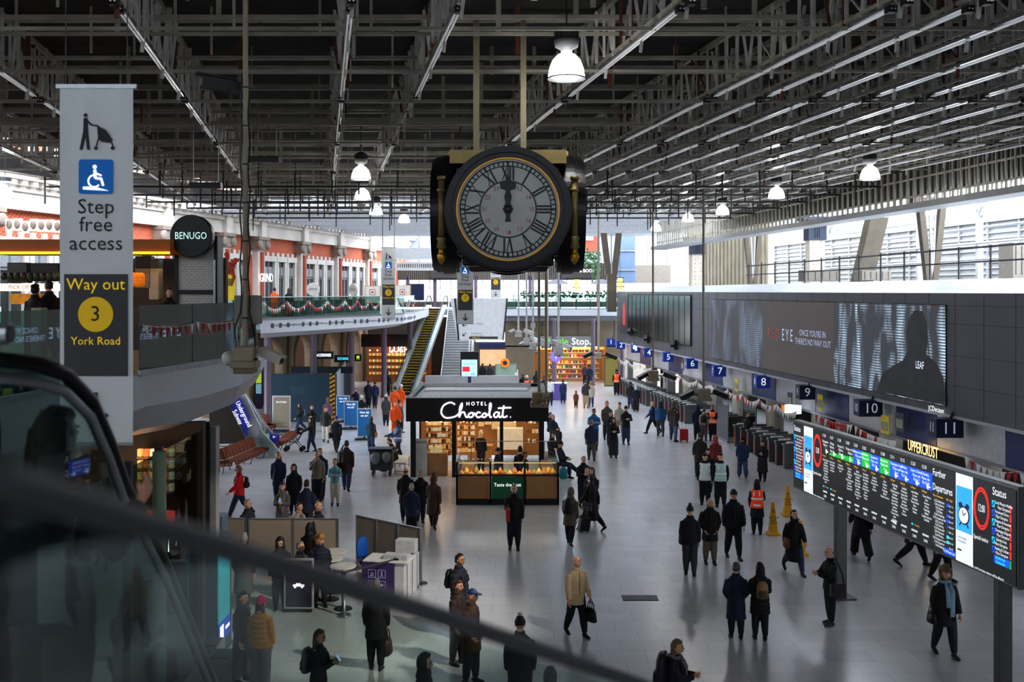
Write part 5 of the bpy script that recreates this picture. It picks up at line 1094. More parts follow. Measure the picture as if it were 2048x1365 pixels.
for k in range(4):
    t=MB(); t.box(V((-6.8,19.2,3.5+k*.22))-ro,(.7,.3,.03)); s=t.build('shelf',kwood,r); t=MB()
    for j in range(6): t.mi(j%3); t.box(V((-7.1+j*.12,19.1,3.6+k*.22))-ro,(.08,.1,.14))
    o=t.build('stocked_goods',[mat(c,.5,0,.5) for c in ((240,190,110),(220,120,60),(230,220,190))],s); o['kind']='stuff'
t=MB(); T=basis(V((-5.9,17.3,3.0))-ro,(0.0,1,0),(0,0,1)); t.text('CT \u2605',.46,T,1.0); t.build('lettering',mat((225,240,236),.5,0,1.6,0),r)
t=MB(); t.box(V((-6.1,20.3,2.3))-ro,(.25,.25,4.6)); t.build('corner_post',mat((170,172,172),.4,.3),r)
lamp('POINT',(-7.5,18,3.8),35,(1,.75,.5),'shop_light',shadow_soft_size=.4)
# teal photo booth-like panel at (430,1040-1310)
c=fl(428,1318); r=empty('ticket_machine',c+V((-.15,.3,0)),'teal and blue upright machine panel under the near gallery','machine')
t=MB(); t.box((0,.1,1.2),(.5,1.0,2.3)); t.box((0,.1,.03),(.56,1.05,.06)); t.build('cabinet',mat((60,80,96),.5),r,bev=.02); t=MB(); t.box((.26,.0,1.45),(.02,.8,1.5)); t.build('teal_face',mat((58,156,168),.4,0,.25,.2,1.5),r); t=MB(); t.box((.27,.0,.5),(.02,.8,.38)); p=t.build('blue_face',mat((46,70,180),.4,0,.4,.1),r)
t=MB(); t.box((.285,-.22,.5),(.01,.22,.26)); t.box((.285,.18,.5),(.01,.26,.06)); t.build('white_mark',TXW,p)
for k,(x,y,w,h) in enumerate(((440,1365,.5,.45),(415,1345,.4,.5))):
    p=fl(x,y); t=MB(); t.box(p+V((0,.2,h/2)),(w,.6,h)); t.mi(1); t.box(p+V((0,.2,h+.01)),(w*.8,.5,.02)); tag(t.build('grey_bin',[mat((138,136,138),.6),DGREY],bev=.03),['low grey box on the floor below the teal machine','second low grey box behind the first near the teal machine'][k],'box')
# ---------- foreground escalators ----------
P1=[at(x,y,d*.6) for x,y,d in ((-60,935,1.05),(0,962,1.12),(300,1052,1.45),(600,1143,1.9),(900,1240,2.45),(1230,1352,3.4),(1420,1420,4.2))]
r=empty('escalator_balustrade',P1[0],'blurred escalator handrail and tinted glass sloping across the lower left foreground','escalator'); o=P1[0]
t=MB(); t.tube([p-o for p in P1],[(.015,.013)]*7,10); t.build('handrail',mat((84,85,90),.5,0,0,.1,10),r,True)
t=MB()
for a,b in zip(P1,P1[1:]):
    n=(b-a).cross(V((0,0,1))).normalized()*.004
    a=a-o-V((0,0,.02)); b=b-o-V((0,0,.02)); d=V((0,0,1.15)); t.add([a-n,b-n,b-n-d,a-n-d,a+n,b+n,b+n-d,a+n-d],[(3,2,1,0),(4,5,6,7)])
t.build('glass_side',glass((231,240,237),.012,.05,.1),r)
P2=[at(-60,716,3.6),at(20,722,3.75),at(75,729,3.85),at(130,748,4.0),at(180,800,4.2),at(215,880,4.4),at(245,965,4.65),at(330,1130,5.4),at(425,1365,6.6)]
r=empty('escalator_balustrade',P2[0],'black curved escalator handrail with glass side behind the large banner','escalator'); o=P2[0]
t=MB(); t.tube([p-o for p in P2],[(.035,.03)]*len(P2),10); t.build('handrail',mat((16,16,18),.35),r,True)
t=MB(); t.tube([p-o-V((0,0,.07)) for p in P2],.022,8); t.build('rail_guide',STEEL,r,True)
t=MB()
for a,b in zip(P2,P2[1:]):
    a=a-o; b=b-o; d=V((0,0,1.0)); t.quad(a,b,b-d,a-d)
t.build('glass_side',glass((160,182,178),.02,.02,.1),r)
t=MB()
for k in range(12):
    p=V((-2.75,3.6+k*.36,5.35-k*.2)); t.box(p-o,(1.5,.38,.22))
t.build('steps',mat((46,48,50),.5,.3),r)
t=MB(); a=V((-1.75,3.4,5.1)); b=V((-1.75,8.2,2.3)); t.bar(a-o,b-o,.24,.5); t.build('side_skirt',mat((60,62,64),.4,.4),r)
# roller end of an opposite handrail at the left edge
t=MB(); p=at(0,668,3.9); t.tube([p+V((-.3,0,0)),p+V((.04,0,0))],.042,12); t.mi(1); t.tube([p+V((.04,0,0)),p+V((.045,0,0))],.035,12); tag(t.build('steel_rail_end',[STEEL,DGREY],smooth=False),'brushed steel rail end poking in at the left edge above the handrail','rail')
# panels seen behind near glass
t=MB(); 
for k,(x0,x1,c) in enumerate(((48,62,0),(62,82,1))):
    a=at(x0,0,14.6); b=at(x1,0,14.6); t.mi(c); t.box(((a.x+b.x)/2,14.7,3.0),(b.x-a.x,.2,8.2))
struct(t.build('column_gallery',[mat((70,74,68),.6),mat((186,184,150),.6,0,0,.15,6)]))
# ---------- people ----------
SK={'l':(222,172,146),'m':(186,134,104),'d':(104,70,52)}
skm={k:[mat(c,.5,0,0,.06,20),mat((28,22,20),.3,0,0,0),mat((150,84,78),.5,0,0,0)] for k,c in SK.items()}
POSE=dict(
 stand=((3,2),(-3,2),(4,9,14,4),(2,9,14,4)), walk=((24,6),(-20,26),(-20,9,18,0),(24,9,26,6)), walkb=((-18,24),(22,5),(22,9,26,6),(-18,9,18,0)), stroll=((12,3),(-11,12),(-9,9,14,3),(12,9,18,4)), strollb=((-11,12),(12,3),(12,9,18,4),(-9,9,14,3)),
 phone=((3,2),(-2,2),(26,5,95,34),(22,6,92,34)), phonew=((14,4),(-12,14),(26,5,98,30),(10,8,30,6)), pocket=((3,2),(-3,3),(-12,16,52,26),(-12,16,52,26)), pocketw=((14,4),(-13,16),(-10,16,50,24),(-10,16,50,24)),
 hold=((2,2),(-3,2),(30,8,78,42),(30,8,78,42)), face=((3,2),(-2,2),(46,6,128,30),(0,10,18,5)), push=((12,4),(-10,12),(42,6,36,8),(42,6,36,8)), lift=((3,2),(-3,2),(60,10,40,0),(5,9,20,5)),
 sit=((86,86),(84,80),(24,8,62,26),(24,8,62,26)), sitx=((80,30),(84,80),(24,8,62,26),(24,8,62,26)), carry=((14,4),(-12,14),(2,7,6,0),(14,9,25,5)), fold=((3,2),(-3,2),(18,10,88,62),(18,10,88,62)), rail=((3,2),(-3,2),(28,14,104,6),(4,9,14,4)), bag=((3,2),(-3,2),(30,6,70,10),(4,10,14,4)))
JK=dict(sh=(.86,.014),jk=(.80,.022),pf=(.80,.04),ct=(.62,.03),pc=(.60,.045),lc=(.40,.036),xl=(.30,.04))
HEADV=None
def head_geo():
    vs=[];fs=[]; nu,nv=20,14
    for j in range(nv+1):
        b=(-.5+j/nv)*pi*.999
        for i in range(nu):
            a=2*pi*i/nu; x,y,z=cos(b)*cos(a),cos(b)*sin(a),sin(b)
            px,py,pz=x*.076,y*.098,z*.118
            if z<0: px*=1-.3*(-z)**1.4; py=py*(1-.22*(-z)**2)-.012*(-z)
            if y<-.5 and -.75<z<.5: py*=.965
            if y<-.6 and abs(z-.1)<.16 and .15<abs(x)<.6: py*=.95
            if y>.3 and z<-.3: py*=1-.3*(-z-.3)
            vs.append((px,py,pz))
    for j in range(nv):
        for i in range(nu): i2=(i+1)%nu; fs.append((j*nu+i,j*nu+i2,(j+1)*nu+i2,(j+1)*nu+i))
    fs.append(tuple(range(nu-1,-1,-1))); fs.append(tuple(nv*nu+i for i in range(nu)))
    t=MB(); t.add(vs,fs)
    t.rings([(0,-.098,-.03,.016,.014),(0,-.102,-.02,.017,.02),(0,-.098,.005,.01,.014),(0,-.09,.028,.008,.008)],8)
    for s in(-1,1): t.ell((s*.078,.008,-.005),(.011,.022,.034),8,6)
    t.mi(1)
    for s in(-1,1): t.ell((s*.03,-.086,.012),(.014,.01,.008),8,6); t.bar((s*.018,-.094,.034),(s*.046,-.086,.034),.01,.008)
    t.mi(2); t.ell((0,-.092,-.058),(.024,.012,.008),8,6)
    return t
HG=head_geo()
def shell(t,r,cut,T,jit=0,zs=1.,sd=0):
    vs=[];fs=[]; nu,nv=20,14
    for j in range(nv+1):
        b=(-.5+j/nv)*pi*.999
        for i in range(nu):
            a=2*pi*i/nu; x,y,z=cos(b)*cos(a),cos(b)*sin(a),sin(b); q=r if cut(x,y,z) else .72
            if jit: q*=1+jit*noise.noise(V((x*3+sd,y*3,z*3)))
            vs.append((x*.078*q,y*.1*q,z*.118*q*(zs if z>0 else 1)))
    for j in range(nv):
        for i in range(nu): i2=(i+1)%nu; fs.append((j*nu+i,j*nu+i2,(j+1)*nu+i2,(j+1)*nu+i))
    fs.append(tuple(range(nu-1,-1,-1))); fs.append(tuple(nv*nu+i for i in range(nu)))
    t.add(vs,fs,T)
def hand(t,w,d,side,T=None):
    d=V(d).normalized(); w=V(w); up=V((side,0,0)); up=(up-d*up.dot(d)); 
    if up.length<.1: up=V((0,-1,0))-d*d.y*-1
    up.normalize(); x=d.cross(up)          # x: across the palm, up: back of the hand
    t.tube([w,w+d*.03,w+d*.075,w+d*.09],[(.024,.018),(.036,.016),(.042,.015),(.034,.012)],8,ref=up)
    for k,(o,L) in enumerate(((-.03,.062),(-.01,.074),(.01,.07),(.03,.055))):
        b=w+d*.085+x*o; t.tube([b-d*.02,b+d*L*.45-up*.006,b+d*L*.8-up*.026,b+d*L*.85-up*.045],[.0095,.009,.008,.006],6)
    b=w+d*.03-x*.032; t.tube([b+x*.01,b-x*.018+d*.025-up*.01,b-x*.016+d*.055-up*.028],[.012,.01,.008],6)
PEND=[]; PEOPLE={}
def clothm(c,kind='cloth'): return mat(c,.78 if kind=='cloth' else .5,0,0,.14,14,.25)
def person(x,yt,yf,rot,pose,jk,jc,tc,hair,hc,label,sk='l',f=0,h=None,Y=None,z0=0,lean=0,hy=0,hp=0,vest=None,scarf=None,shoe=(24,22,22),hat=None,name=None,child=0,wide=0,group=None,hem=None):
    if yf: Y=F*HC/(yf-HY); hh=(yf-yt)*Y/F; h=h or (hh if child else min(1.9,max(1.56,hh)))
    else:
        h=h or (1.66 if f else 1.76)
        if pose.startswith('sit'): h_=h*.76
        else: h_=h
        if Y is None: Y=F*(HC-z0-h_)/(yt-HY)
    s=h/1.75; X=(x-CX)/F*Y
    root=bpy.data.objects.new('person',None); COL.objects.link(root); tag(root,label,'person',group)
    root.location=(X,Y,z0); root.rotation_euler=(0,0,radians(rot)); root.scale=(s,s,s)
    (la,lk),(ra,rk),RA,LA=POSE[pose]; sit=pose.startswith('sit')
    fw=.92 if f else 1.; sw=.178*fw
    hz=.92; legs={}
    for sd,a,kn in((1,la,lk),(-1,ra,rk)):
        a_=radians(a); b_=radians(a-kn); hp_=V((sd*.088,0,hz)); ab=.03*sd
        kp=hp_+V((ab,-sin(a_),-cos(a_)))*.42; ap=kp+V((ab*.3,-sin(b_),-cos(b_)))*.42; p=0 if a-kn>-12 else radians(min(50,-(a-kn)*.8))
        legs[sd]=[hp_,kp,ap,V((sd*.06,-cos(p),-sin(p))).normalized()]
    low=min(min(L[2].z-.085,(L[2]+L[3]*.17).z-.055) for L in legs.values()); dz=V((0,0,-low))
    for L in legs.values():
        for i in range(3): L[i]=L[i]+dz
    hz+=dz.z; up=Matrix.Translation((0,0,hz))@Matrix.Rotation(radians(lean),4,'X')@Matrix.Translation((0,0,-.92))
    arms={}
    for sd,(a,ab,el,inw) in((-1,RA),(1,LA)):
        a_,ab_,i_=radians(a),radians(ab),radians(inw); sp=V((sd*sw,.012,1.362)); ep=sp+V((sd*sin(ab_),-sin(a_)*cos(ab_),-cos(a_)*cos(ab_)))*.285
        e_=radians(a+el); fd=V((sd*.25*sin(ab_)-sd*sin(i_),-sin(e_)*cos(i_),-cos(e_)*cos(i_))).normalized(); wp=ep+fd*.25
        arms[sd]=[up@sp,up@ep,up@wp,(up.to_3x3()@fd)]
    vox=.017 if Y<24 else (.023 if Y<42 else .03)
    # body
    t=MB(); bw=fw
    t.rings([(0,0,.84,.1,.085),(0,0,.9,.16,.11),(0,0,.98,.16,.108),(0,0,1.08,.135*bw,.098),(0,0,1.2,.148*bw,.105),(0,0,1.3,.165*bw,.11),(0,.003,1.38,.17*bw,.095),(0,.008,1.43,.14*bw,.08),(0,.012,1.465,.075,.066),(0,.008,1.5,.056,.058),(0,-.005,1.57,.052,.056)],16,up)
    for L in legs.values():
        t.tube([L[0]+V((0,0,.03)),L[0].lerp(L[1],.5),L[1],L[1].lerp(L[2],.35),L[2]],[.088,.075,.055,.056,.036],10); t.tube([L[2]-L[3]*.05-V((0,0,.03)),L[2]+L[3]*.06-V((0,0,.045)),L[2]+L[3]*.15-V((0,0,.06))],[.035,.036,.024],8)
    for A in arms.values(): t.tube([A[0],A[0].lerp(A[1],.5),A[1],A[1].lerp(A[2],.4),A[2],A[2]+A[3]*.03],[.056,.046,.039,.037,.027,.025],8)
    body=t.build('body',skm[sk],root); e=MB(); HT=up@Matrix.Translation((0,-.02,1.628))@Matrix.Scale(1.05,4)@Matrix.Rotation(radians(hy),4,'Z')@Matrix.Rotation(radians(hp),4,'X')
    e.add(HG.v,HG.f,HT); e.m=list(HG.m)
    for sd,A in arms.items(): hand(e,A[2]+A[3]*.01,A[3],sd)
    PEND.append((body,max(vox,.022),e,0,3))
    # trousers
    g=.014+wide*.01; t=MB(); t.rings([(0,0,.80,.1,.09),(0,0,.86,.165,.118),(0,0,.95,.168,.118),(0,0,1.03,.15,.108)],14,Matrix.Translation((0,0,hz-.92)))
    for L in legs.values():
        w=[.102+g*.3,.094+g,.076+g*1.2,.07+g*1.3,.06+g*1.5 if wide else .06]
        an=L[2]-(L[1]-L[2]).normalized()*-.015
        t.tube([L[0]+V((0,0,.03)),L[0].lerp(L[1],.5),L[1],L[1].lerp(L[2],.4),an],w,12)
    PEND.append((t.build('trousers',clothm(tc),root),max(vox,.02),None,.006,3))
    # shoes
    for sd,L in legs.items():
        t=MB(); a=L[2]; d=L[3]; t.tube([a-d*.075-V((0,0,.045)),a-d*.04-V((0,0,.04)),a+d*.03-V((0,0,.042)),a+d*.1-V((0,0,.052)),a+d*.165-V((0,0,.062)),a+d*.185-V((0,0,.066))],[(.025,.03),(.04,.044),(.043,.046),(.046,.034),(.038,.024),(.015,.012)],10); t.tube([a+V((0,0,.02)),a-V((0,0,.04))],[.046,.05],8); t.build('shoe',clothm(shoe,'l'),root,True)
    # jacket
    hm,g=JK[jk]; hm=hem or hm
    if sit: hm=max(hm,.84)
    st=abs(la-ra)/46.
    R=[(0,0,1.445,.11*fw+g*.5,.078+g*.6),(0,.004,1.395,.158*fw+g*.6,.095+g*.8),(0,0,1.3,.166*fw+g,.112+g),(0,0,1.2,.15*fw+g,.108+g),(0,0,1.08,.146*fw+g,.106+g),(0,0,.97,.164+g,.114+g)]
    z=.9
    while z>hm+.03:
        q=(.97-z); R.append((0,0,z,.166+g+q*.06,.118+g+q*(.05+.2*st))); z-=.1
    q=.97-hm; R.append((0,0,hm,.166+g+q*.06,.118+g+q*(.05+.2*st)))
    R.insert(0,(0,.006,1.475,.074+g*.4,.07+g*.4))
    t=MB(); t.rings(R,18,up if not sit else up)
    for A in arms.values(): t.tube([A[0]-V((0,0,.0)),A[0].lerp(A[1],.35),A[1],A[1].lerp(A[2],.5),A[2]],[.062+g*.5,.057+g*.7,.051+g*.7,.047+g*.6,.041+g*.4],10)
    jm=clothm(jc); jo=t.build('jacket' if jk in('jk','pf','sh') else 'coat',jm,root); PEND.append((jo,vox,None,(.016 if jk in('pf','pc') else .008),3 if jk not in('pf','pc') else 4))
    # collar, zip
    if jk!='sh' and hair!='hood':
        t=MB(); t.rings([(0,.006,1.455,.085+g*.4,.078+g*.4),(0,.004,1.52,.074+g*.3,.07+g*.3)],14,up); t.build('collar',jm,root,True)
    if Y<45:
        t=MB(); t.tube([up@V((0,-(.1+g*.8)-.004,1.42)),up@V((0,-(.112+g)-.004,1.25)),up@V((0,-(.115+g)-.004,max(hm+.05,.9)))],.006,5); t.build('zip_line',DGREY,jo)
    # hair and hats
    H=lambda c: mat(c,.6,0,0,.25,30,.3)
    t=MB(); nm='hair'
    if hair in('short','grey'): shell(t,1.09,lambda x,y,z: z>.66 or (y>-.42 and z>.46) or (y>-.05 and z>.12) or (y>.2 and z>-.5),HT,.2)
    elif hair=='fringe': shell(t,1.06,lambda x,y,z: (y>.0 and -.4<z<.3),HT,.08)
    elif hair in('long','pony','bun'):
        shell(t,1.13,lambda x,y,z: z>.5 or (y>-.25 and z>-.1) or (y>.05 and z>-.7),HT,.1)
        if hair=='long': t.rings([(0,.055,-.34,.06,.03),(0,.06,-.3,.095,.045),(0,.055,-.18,.105,.055),(0,.05,-.05,.1,.06),(0,.04,.04,.09,.06)],14,HT)
        elif hair=='pony': t.tube([HT@V((0,.1,.03)),HT@V((0,.14,-.05)),HT@V((0,.12,-.2))],[.03,.035,.015],8)
        else: t.ell(HT@V((0,.1,.07)),.045,10,8)
    elif hair=='curly': shell(t,1.42,lambda x,y,z: z>.35 or (y>-.3 and z>-.75),HT,.35)
    elif hair=='bob': shell(t,1.2,lambda x,y,z: z>.45 or (y>-.2 and z>-.75),HT,.12)
    elif hair in('beanie','bobble'):
        nm='beanie'; shell(t,1.16,lambda x,y,z: z>.28 or (y>.1 and z>.0),HT,.05,1.1); t.rings([(0,0,.015,.086,.11),(0,0,.022,.0905,.115),(0,0,.06,.0895,.113),(0,0,.068,.084,.106)],18,HT@Matrix.Rotation(radians(-6),4,'X'))
    elif hair=='hood':
        nm='hood'; shell(t,1.34,lambda x,y,z: (y>-.35 or z>.72) and z>-.95,HT,.06); t.rings([(0,.03,-.2,.12,.115),(0,.02,-.13,.115,.11),(0,.02,-.06,.095,.09)],14,HT)
    elif hair=='cap':
        nm='cap'; shell(t,1.13,lambda x,y,z: z>.32,HT,0,1.05); t.tube([HT@V((-.0,-.08,.052)),HT@V((0,-.13,.05)),HT@V((0,-.18,.04))],[(.07,.008),(.075,.006),(.05,.004)],10,ref=(0,0,1))
    elif hair=='helmet': nm='hard_hat'; shell(t,1.28,lambda x,y,z: z>.25,HT,0,1.0); t.rings([(0,-.01,.03,.105,.14),(0,-.01,.04,.105,.14)],18,HT)
    if t.v: t.build(nm,H(hc),root,True)
    if hair=='bobble': t=MB(); t.ell(HT@V((0,.0,.155)),.042,10,8); t.build('bobble',H(hat or (200,200,196)),root,True)
    if hair in('beanie','bobble','cap','helmet') and f: t=MB(); t.rings([(0,.055,-.3,.07,.035),(0,.05,-.15,.095,.05),(0,.04,.02,.088,.06)],12,HT); t.build('hair',H((60,44,34)),root,True)
    if vest:
        vc,bands=vest; t=MB(); q=g+.014; t.rings([(0,0,.86,.17+q,.12+q),(0,0,.97,.165+q,.116+q),(0,0,1.08,.148*fw+q,.108+q),(0,0,1.2,.152*fw+q,.11+q),(0,0,1.3,.17*fw+q,.114+q),(0,.004,1.39,.15*fw+q,.098+q),(0,.004,1.43,.12*fw+q,.08+q)],18,up); vo=t.build('hi_vis_vest',mat(vc,.6,0,.12,.05),root,True)
        for z in bands: t=MB(); qq=q+.006; t.rings([(0,0,z-.03,.16*fw+qq,.115+qq),(0,0,z+.03,.16*fw+qq,.115+qq)],18,up); t.build('reflective_band',mat((210,212,208),.4,0,.08,0),vo,True)
        for sd in(-1,1):
            t=MB(); t.tube([up@V((sd*.08,-.1-q,1.39)),up@V((sd*.085,-.122-q,1.25)),up@V((sd*.085,-.122-q,.95))],.018,5); t.build('reflective_band',mat((210,212,208),.4,0,.08,0),vo); t=MB(); t.tube([up@V((sd*.08,.1+q,1.39)),up@V((sd*.085,.122+q,1.25))],.018,5); t.build('reflective_band',mat((210,212,208),.4,0,.08,0),vo)
    if scarf:
        t=MB(); t.tube([up@V((.09*cos(a),.006+.085*sin(a),1.47+.015*sin(3*a))) for a in [k*2*pi/12 for k in range(13)]],.036,8); t.tube([up@V((.05,-.09,1.46)),up@V((.06,-.16-g,1.3)),up@V((.05,-.165-g,.95)),up@V((.05,-.165-g,.82))],[(.03,.02),(.05,.014),(.055,.012),(.05,.006)],8); t.tube([up@V((-.03,-.09,1.46)),up@V((-.04,-.16-g,1.3)),up@V((-.03,-.17-g,1.0))],[(.03,.02),(.045,.014),(.05,.006)],8); t.build('scarf',clothm(scarf),root,True)
    P=dict(root=root,M=Matrix.Translation((X,Y,z0))@Matrix.Rotation(radians(rot),4,'Z')@Matrix.Scale(s,4),arms=arms,up=up,g=g,Y=Y); 
    if name: PEOPLE[name]=P
    return P
def finish_people():
    for o,vox,e,amp,it in PEND:
        m=o.modifiers.new('r','REMESH'); m.mode='VOXEL'; m.voxel_size=vox; m.use_smooth_shade=True
        m=o.modifiers.new('s','SMOOTH'); m.factor=.5; m.iterations=it
    dg=bpy.context.evaluated_depsgraph_get()
    new=[bpy.data.meshes.new_from_object(o.evaluated_get(dg)) for o,*_ in PEND]
    for (o,vox,e,amp,it),me in zip(PEND,new):
        o.modifiers.clear(); mats=list(o.data.materials); old=o.data
        vs=[v.co.copy() for v in me.vertices]
        if amp:
            sd=random.random()*50
            for v in vs:
                q=noise.noise(V((v.x*9+sd,v.y*9,v.z*6)))+.6*noise.noise(V((v.x*18,v.y*18+sd,v.z*11)))
                if amp>.012: q=.35*q+.9*abs(sin(v.z*32))-.5
                d=V((v.x,v.y,0)); 
                if d.length>.02: v+=d.normalized()*q*amp
        fs=[list(p.vertices) for p in me.polygons]; mi=[0]*len(fs)
        if e: b=len(vs); vs+=e.v; fs+=[[i+b for i in f] for f in e.f]; mi+=e.m
        m2=bpy.data.meshes.new(old.name); m2.from_pydata([tuple(v) for v in vs],[],fs); m2.polygons.foreach_set('material_index',mi); m2.polygons.foreach_set('use_smooth',[True]*len(fs))
        for q in mats: m2.materials.append(q)
        m2.update(); o.data=m2; bpy.data.meshes.remove(me); bpy.data.meshes.remove(old)
# ---------- bags and carried things ----------
def bag(kind,p,label,col,side=-1,cat=None,s=1.,off=(0,0,0),rz=0):
    P=PEOPLE[p] if isinstance(p,str) else p; M=P['M']; A=P['arms'][side]; up=P['up']; g=P['g']; m=clothm(col,'l'); m2=mat([max(0,c*.6) for c in col],.6,0,0,.1)
    r=bpy.data.objects.new(kind,None); COL.objects.link(r); tag(r,label,cat or kind.split('_')[-1])
    if kind=='backpack':
        r.matrix_world=M@up@Matrix.Translation((0+off[0],.2+g+off[1],1.2+off[2]))@Matrix.Scale(s,4)
        t=MB(); t.rings([(0,0,-.22,.13,.07),(0,0,-.2,.155,.09),(0,0,0,.16,.095),(0,0,.14,.145,.085),(0,0,.22,.09,.055)],16); t.build('pack',m,r,True)
        t=MB(); t.rings([(0,.07,-.18,.1,.05),(0,.075,-.16,.115,.06),(0,.07,-.03,.11,.055),(0,.06,.0,.09,.04)],12); t.build('front_pocket',m2,r,True)
        for sd in(-1,1): t=MB(); t.tube([(sd*.08,-.08,-.16),(sd*.14/s,(-.2-g)/s,-.14),(sd*.13/s,(-.325-g*2)/s,.0),(sd*.11/s,(-.305-g*2)/s,.12),(sd*.09/s,(-.19-g)/s,.26/s),(sd*.07,-.06,.19)],[.012,.014,.02,.02,.02,.014],6); t.build('strap',m2,r,True)
        t=MB(); t.tube([(-.04,-.03,.21),(0,-.03,.25),(.04,-.03,.21)],.01,6); t.build('grab_handle',m2,r)
    elif kind in('handbag','carrier_bag','tote_bag'):
        w=A[2]+A[3]*.07; hgt=.3 if kind!='handbag' else .24; r.matrix_world=M@Matrix.Translation(w+V(off))@Matrix.Rotation(rz+pi/2,4,'Z')@Matrix.Scale(s,4)
        t=MB(); z0=-.16
        if kind=='handbag': t.rings([(0,0,z0-hgt,.16,.07),(0,0,z0-hgt+.02,.175,.085),(0,0,z0-.06,.15,.07),(0,0,z0,.12,.03)],14)
        else: t.box((0,0,z0-hgt/2),(.3,.11,hgt)); t.box((0,0,z0-.01),(.27,.08,.02))
        t.build('bag_body',m,r,kind=='handbag',.012 if kind!='handbag' else 0)
        for sd in(-1,1): t=MB(); t.tube([(-.08,sd*.03,z0-.03),(-.06,sd*.015,-.05),(0,0,.0),(.06,sd*.015,-.05),(.08,sd*.03,z0-.03)],.009,6); t.build('bag_handle',m2,r)
    elif kind=='shoulder_bag':
        r.matrix_world=M@up@Matrix.Translation((side*(.24+g),.05,.88)) @Matrix.Scale(s,4)
        t=MB(); t.box((0,0,-.02),(.1,.32,.26)); t.box((side*.055,0,.03),(.015,.3,.17)); t.build('bag_body',m,r,bev=.02)
        t=MB(); S_=-side*(.24+g); t.tube([(0,.14,.1),(S_*.0,.1,.3),(S_*.55,.03,.56+g),(S_*.4,-.06,.52),(0,-.14,.1)],.014,6); t.build('strap',m2,r,True)
    elif kind=='crossbody_bag':
        r.matrix_world=M@up@Matrix.Translation((side*(.2+g),-.05,.92))@Matrix.Scale(s,4)
        t=MB(); t.rings([(0,0,-.14,.05,.13),(0,0,-.1,.07,.15),(0,0,.06,.065,.14),(0,0,.11,.03,.11)],14); t.build('bag_body',m,r,True)
        t=MB(); q=-side; t.tube([(0,-.1,.08),(q*.12,-.1-g,.3),(q*.32,-.02,.55),(q*.2,.2+g,.3),(0,.15,.08)],.012,6); t.build('strap',m2,r,True)
    elif kind=='suitcase':
        w=M@(A[2]+A[3]*.07); r.location=(w.x+off[0],w.y+off[1],0); r.rotation_euler=(off[2],0,radians(rz)); r.scale=(s,s,s); h=w.z/s
        t=MB(); t.box((0,0,.36),(.38,.22,.54)); t.mi(1)
        for k in range(5): t.box((-.14+k*.07,-.115,.36),(.02,.012,.46))
        t.build('shell',[m,m2],r,bev=.03)
        for sx in(-1,1):
            for sy in(-1,1): t=MB(); t.T=basis((sx*.15,sy*.08,.045),(0,1,0),(0,0,1)); t.lathe([(.045,-.015),(.045,.015)],n=12); t.build('wheel',BLACK,r)
        t=MB(); t.tube([(-.09,.08,.6),(-.09,.08,max(.9,h)),(.09,.08,max(.9,h)),(.09,.08,.6)],.011,6); t.build('telescopic_handle',STEEL,r)
    elif kind=='phone':
        w=A[2]+A[3]*.1; r.matrix_world=M@Matrix.Translation(w+V((0,-.01,.03)))@Matrix.Rotation(radians(50),4,'X')
        t=MB(); t.box((0,0,0),(.075,.15,.009)); t.build('casing',BLACK,r,bev=.003); t=MB(); t.box((0,0,.0055),(.068,.14,.002)); t.build('screen',mat((120,150,190),.2,0,.5,.1),r)
    elif kind=='paper_bag':
        w=A[2]+A[3]*.1; r.matrix_world=M@Matrix.Translation(w+V((0,-.03,.06))); t=MB(); t.rings([(0,0,-.1,.06,.04),(0,0,.06,.075,.05),(0,0,.1,.06,.03),(.01,0,.14,.07,.02)],10); t.build('bag_body',m,r,True); t=MB(); t.ell((0,0,.12),(.05,.03,.04),8,6); t.build('pastry',mat((200,150,90),.6),r,True)
    elif kind=='sheet':
        w=A[2]+A[3]*.1; r.matrix_world=M@Matrix.Translation(w+V((0,-.02,0)));t=MB(); t.box((0,0,0),(.22,.02,.3)); t.build('paper',m,r); t=MB(); t.box((0,-.012,.0),(.16,.004,.2)); t.build('print',GREY,r)
    return r
BK=(24,24,27); NV=(28,34,52); DK=(36,35,36); JN=(46,60,88); CH=(52,52,54)
P=person; W1=(226,226,222)
OR=(255,96,24)
# --- right foreground
P(1153,1112,1272,28,'carry','jk',(196,174,138),(30,32,40),'bald',0,'bald man in beige jacket with black collar looking up, black bag in hand',hp=-18,hy=15,name='beige',hem=.72); bag('handbag','beige','black briefcase bag held by the man in the beige jacket',(20,20,24),1,s=1.15)
P(1028,970,1100,0,'bag','jk',(30,30,32),(34,38,52),'short',(150,148,146),'grey-haired man in dark jacket walking from the sweet counter with red bag',name='redbag'); bag('carrier_bag','redbag','bright red carrier bag held by the grey-haired man near the counter',(214,30,40),-1,'bag',off=(0,-.02,.15),s=.95)
P(1140,977,1090,160,'carry','ct',(104,94,78),(30,36,52),'hood',(104,94,78),'hooded person in khaki coat with dark backpack walking past the sweet counter',name='khaki',lean=6); bag('backpack','khaki','dark backpack on the hooded person in the khaki coat',(30,32,38))
P(1182,950,1062,-130,'walk','lc',BK,BK,'beanie',(38,36,36),'woman in long black coat with white headphones pulling a suitcase',f=1,name='pull'); bag('suitcase','pull','dark wheeled suitcase pulled by the woman in the long black coat',(46,48,44),1,'suitcase',off=(.12,-.25,.35),rz=20,s=.85)
bag('shoulder_bag','pull','grey shoulder bag on the woman pulling the suitcase',(60,60,62),1,'bag')
hd=PEOPLE['pull']; t=MB(); t.tube([hd['up']@V((.1*cos(a),-.01,1.63+.14*sin(a))) for a in [k*pi/8 for k in range(9)]],.012,6); 
for sd in(-1,1): t.ell(hd['up']@V((sd*.095,0,1.62)),(.03,.04,.045),8,6)
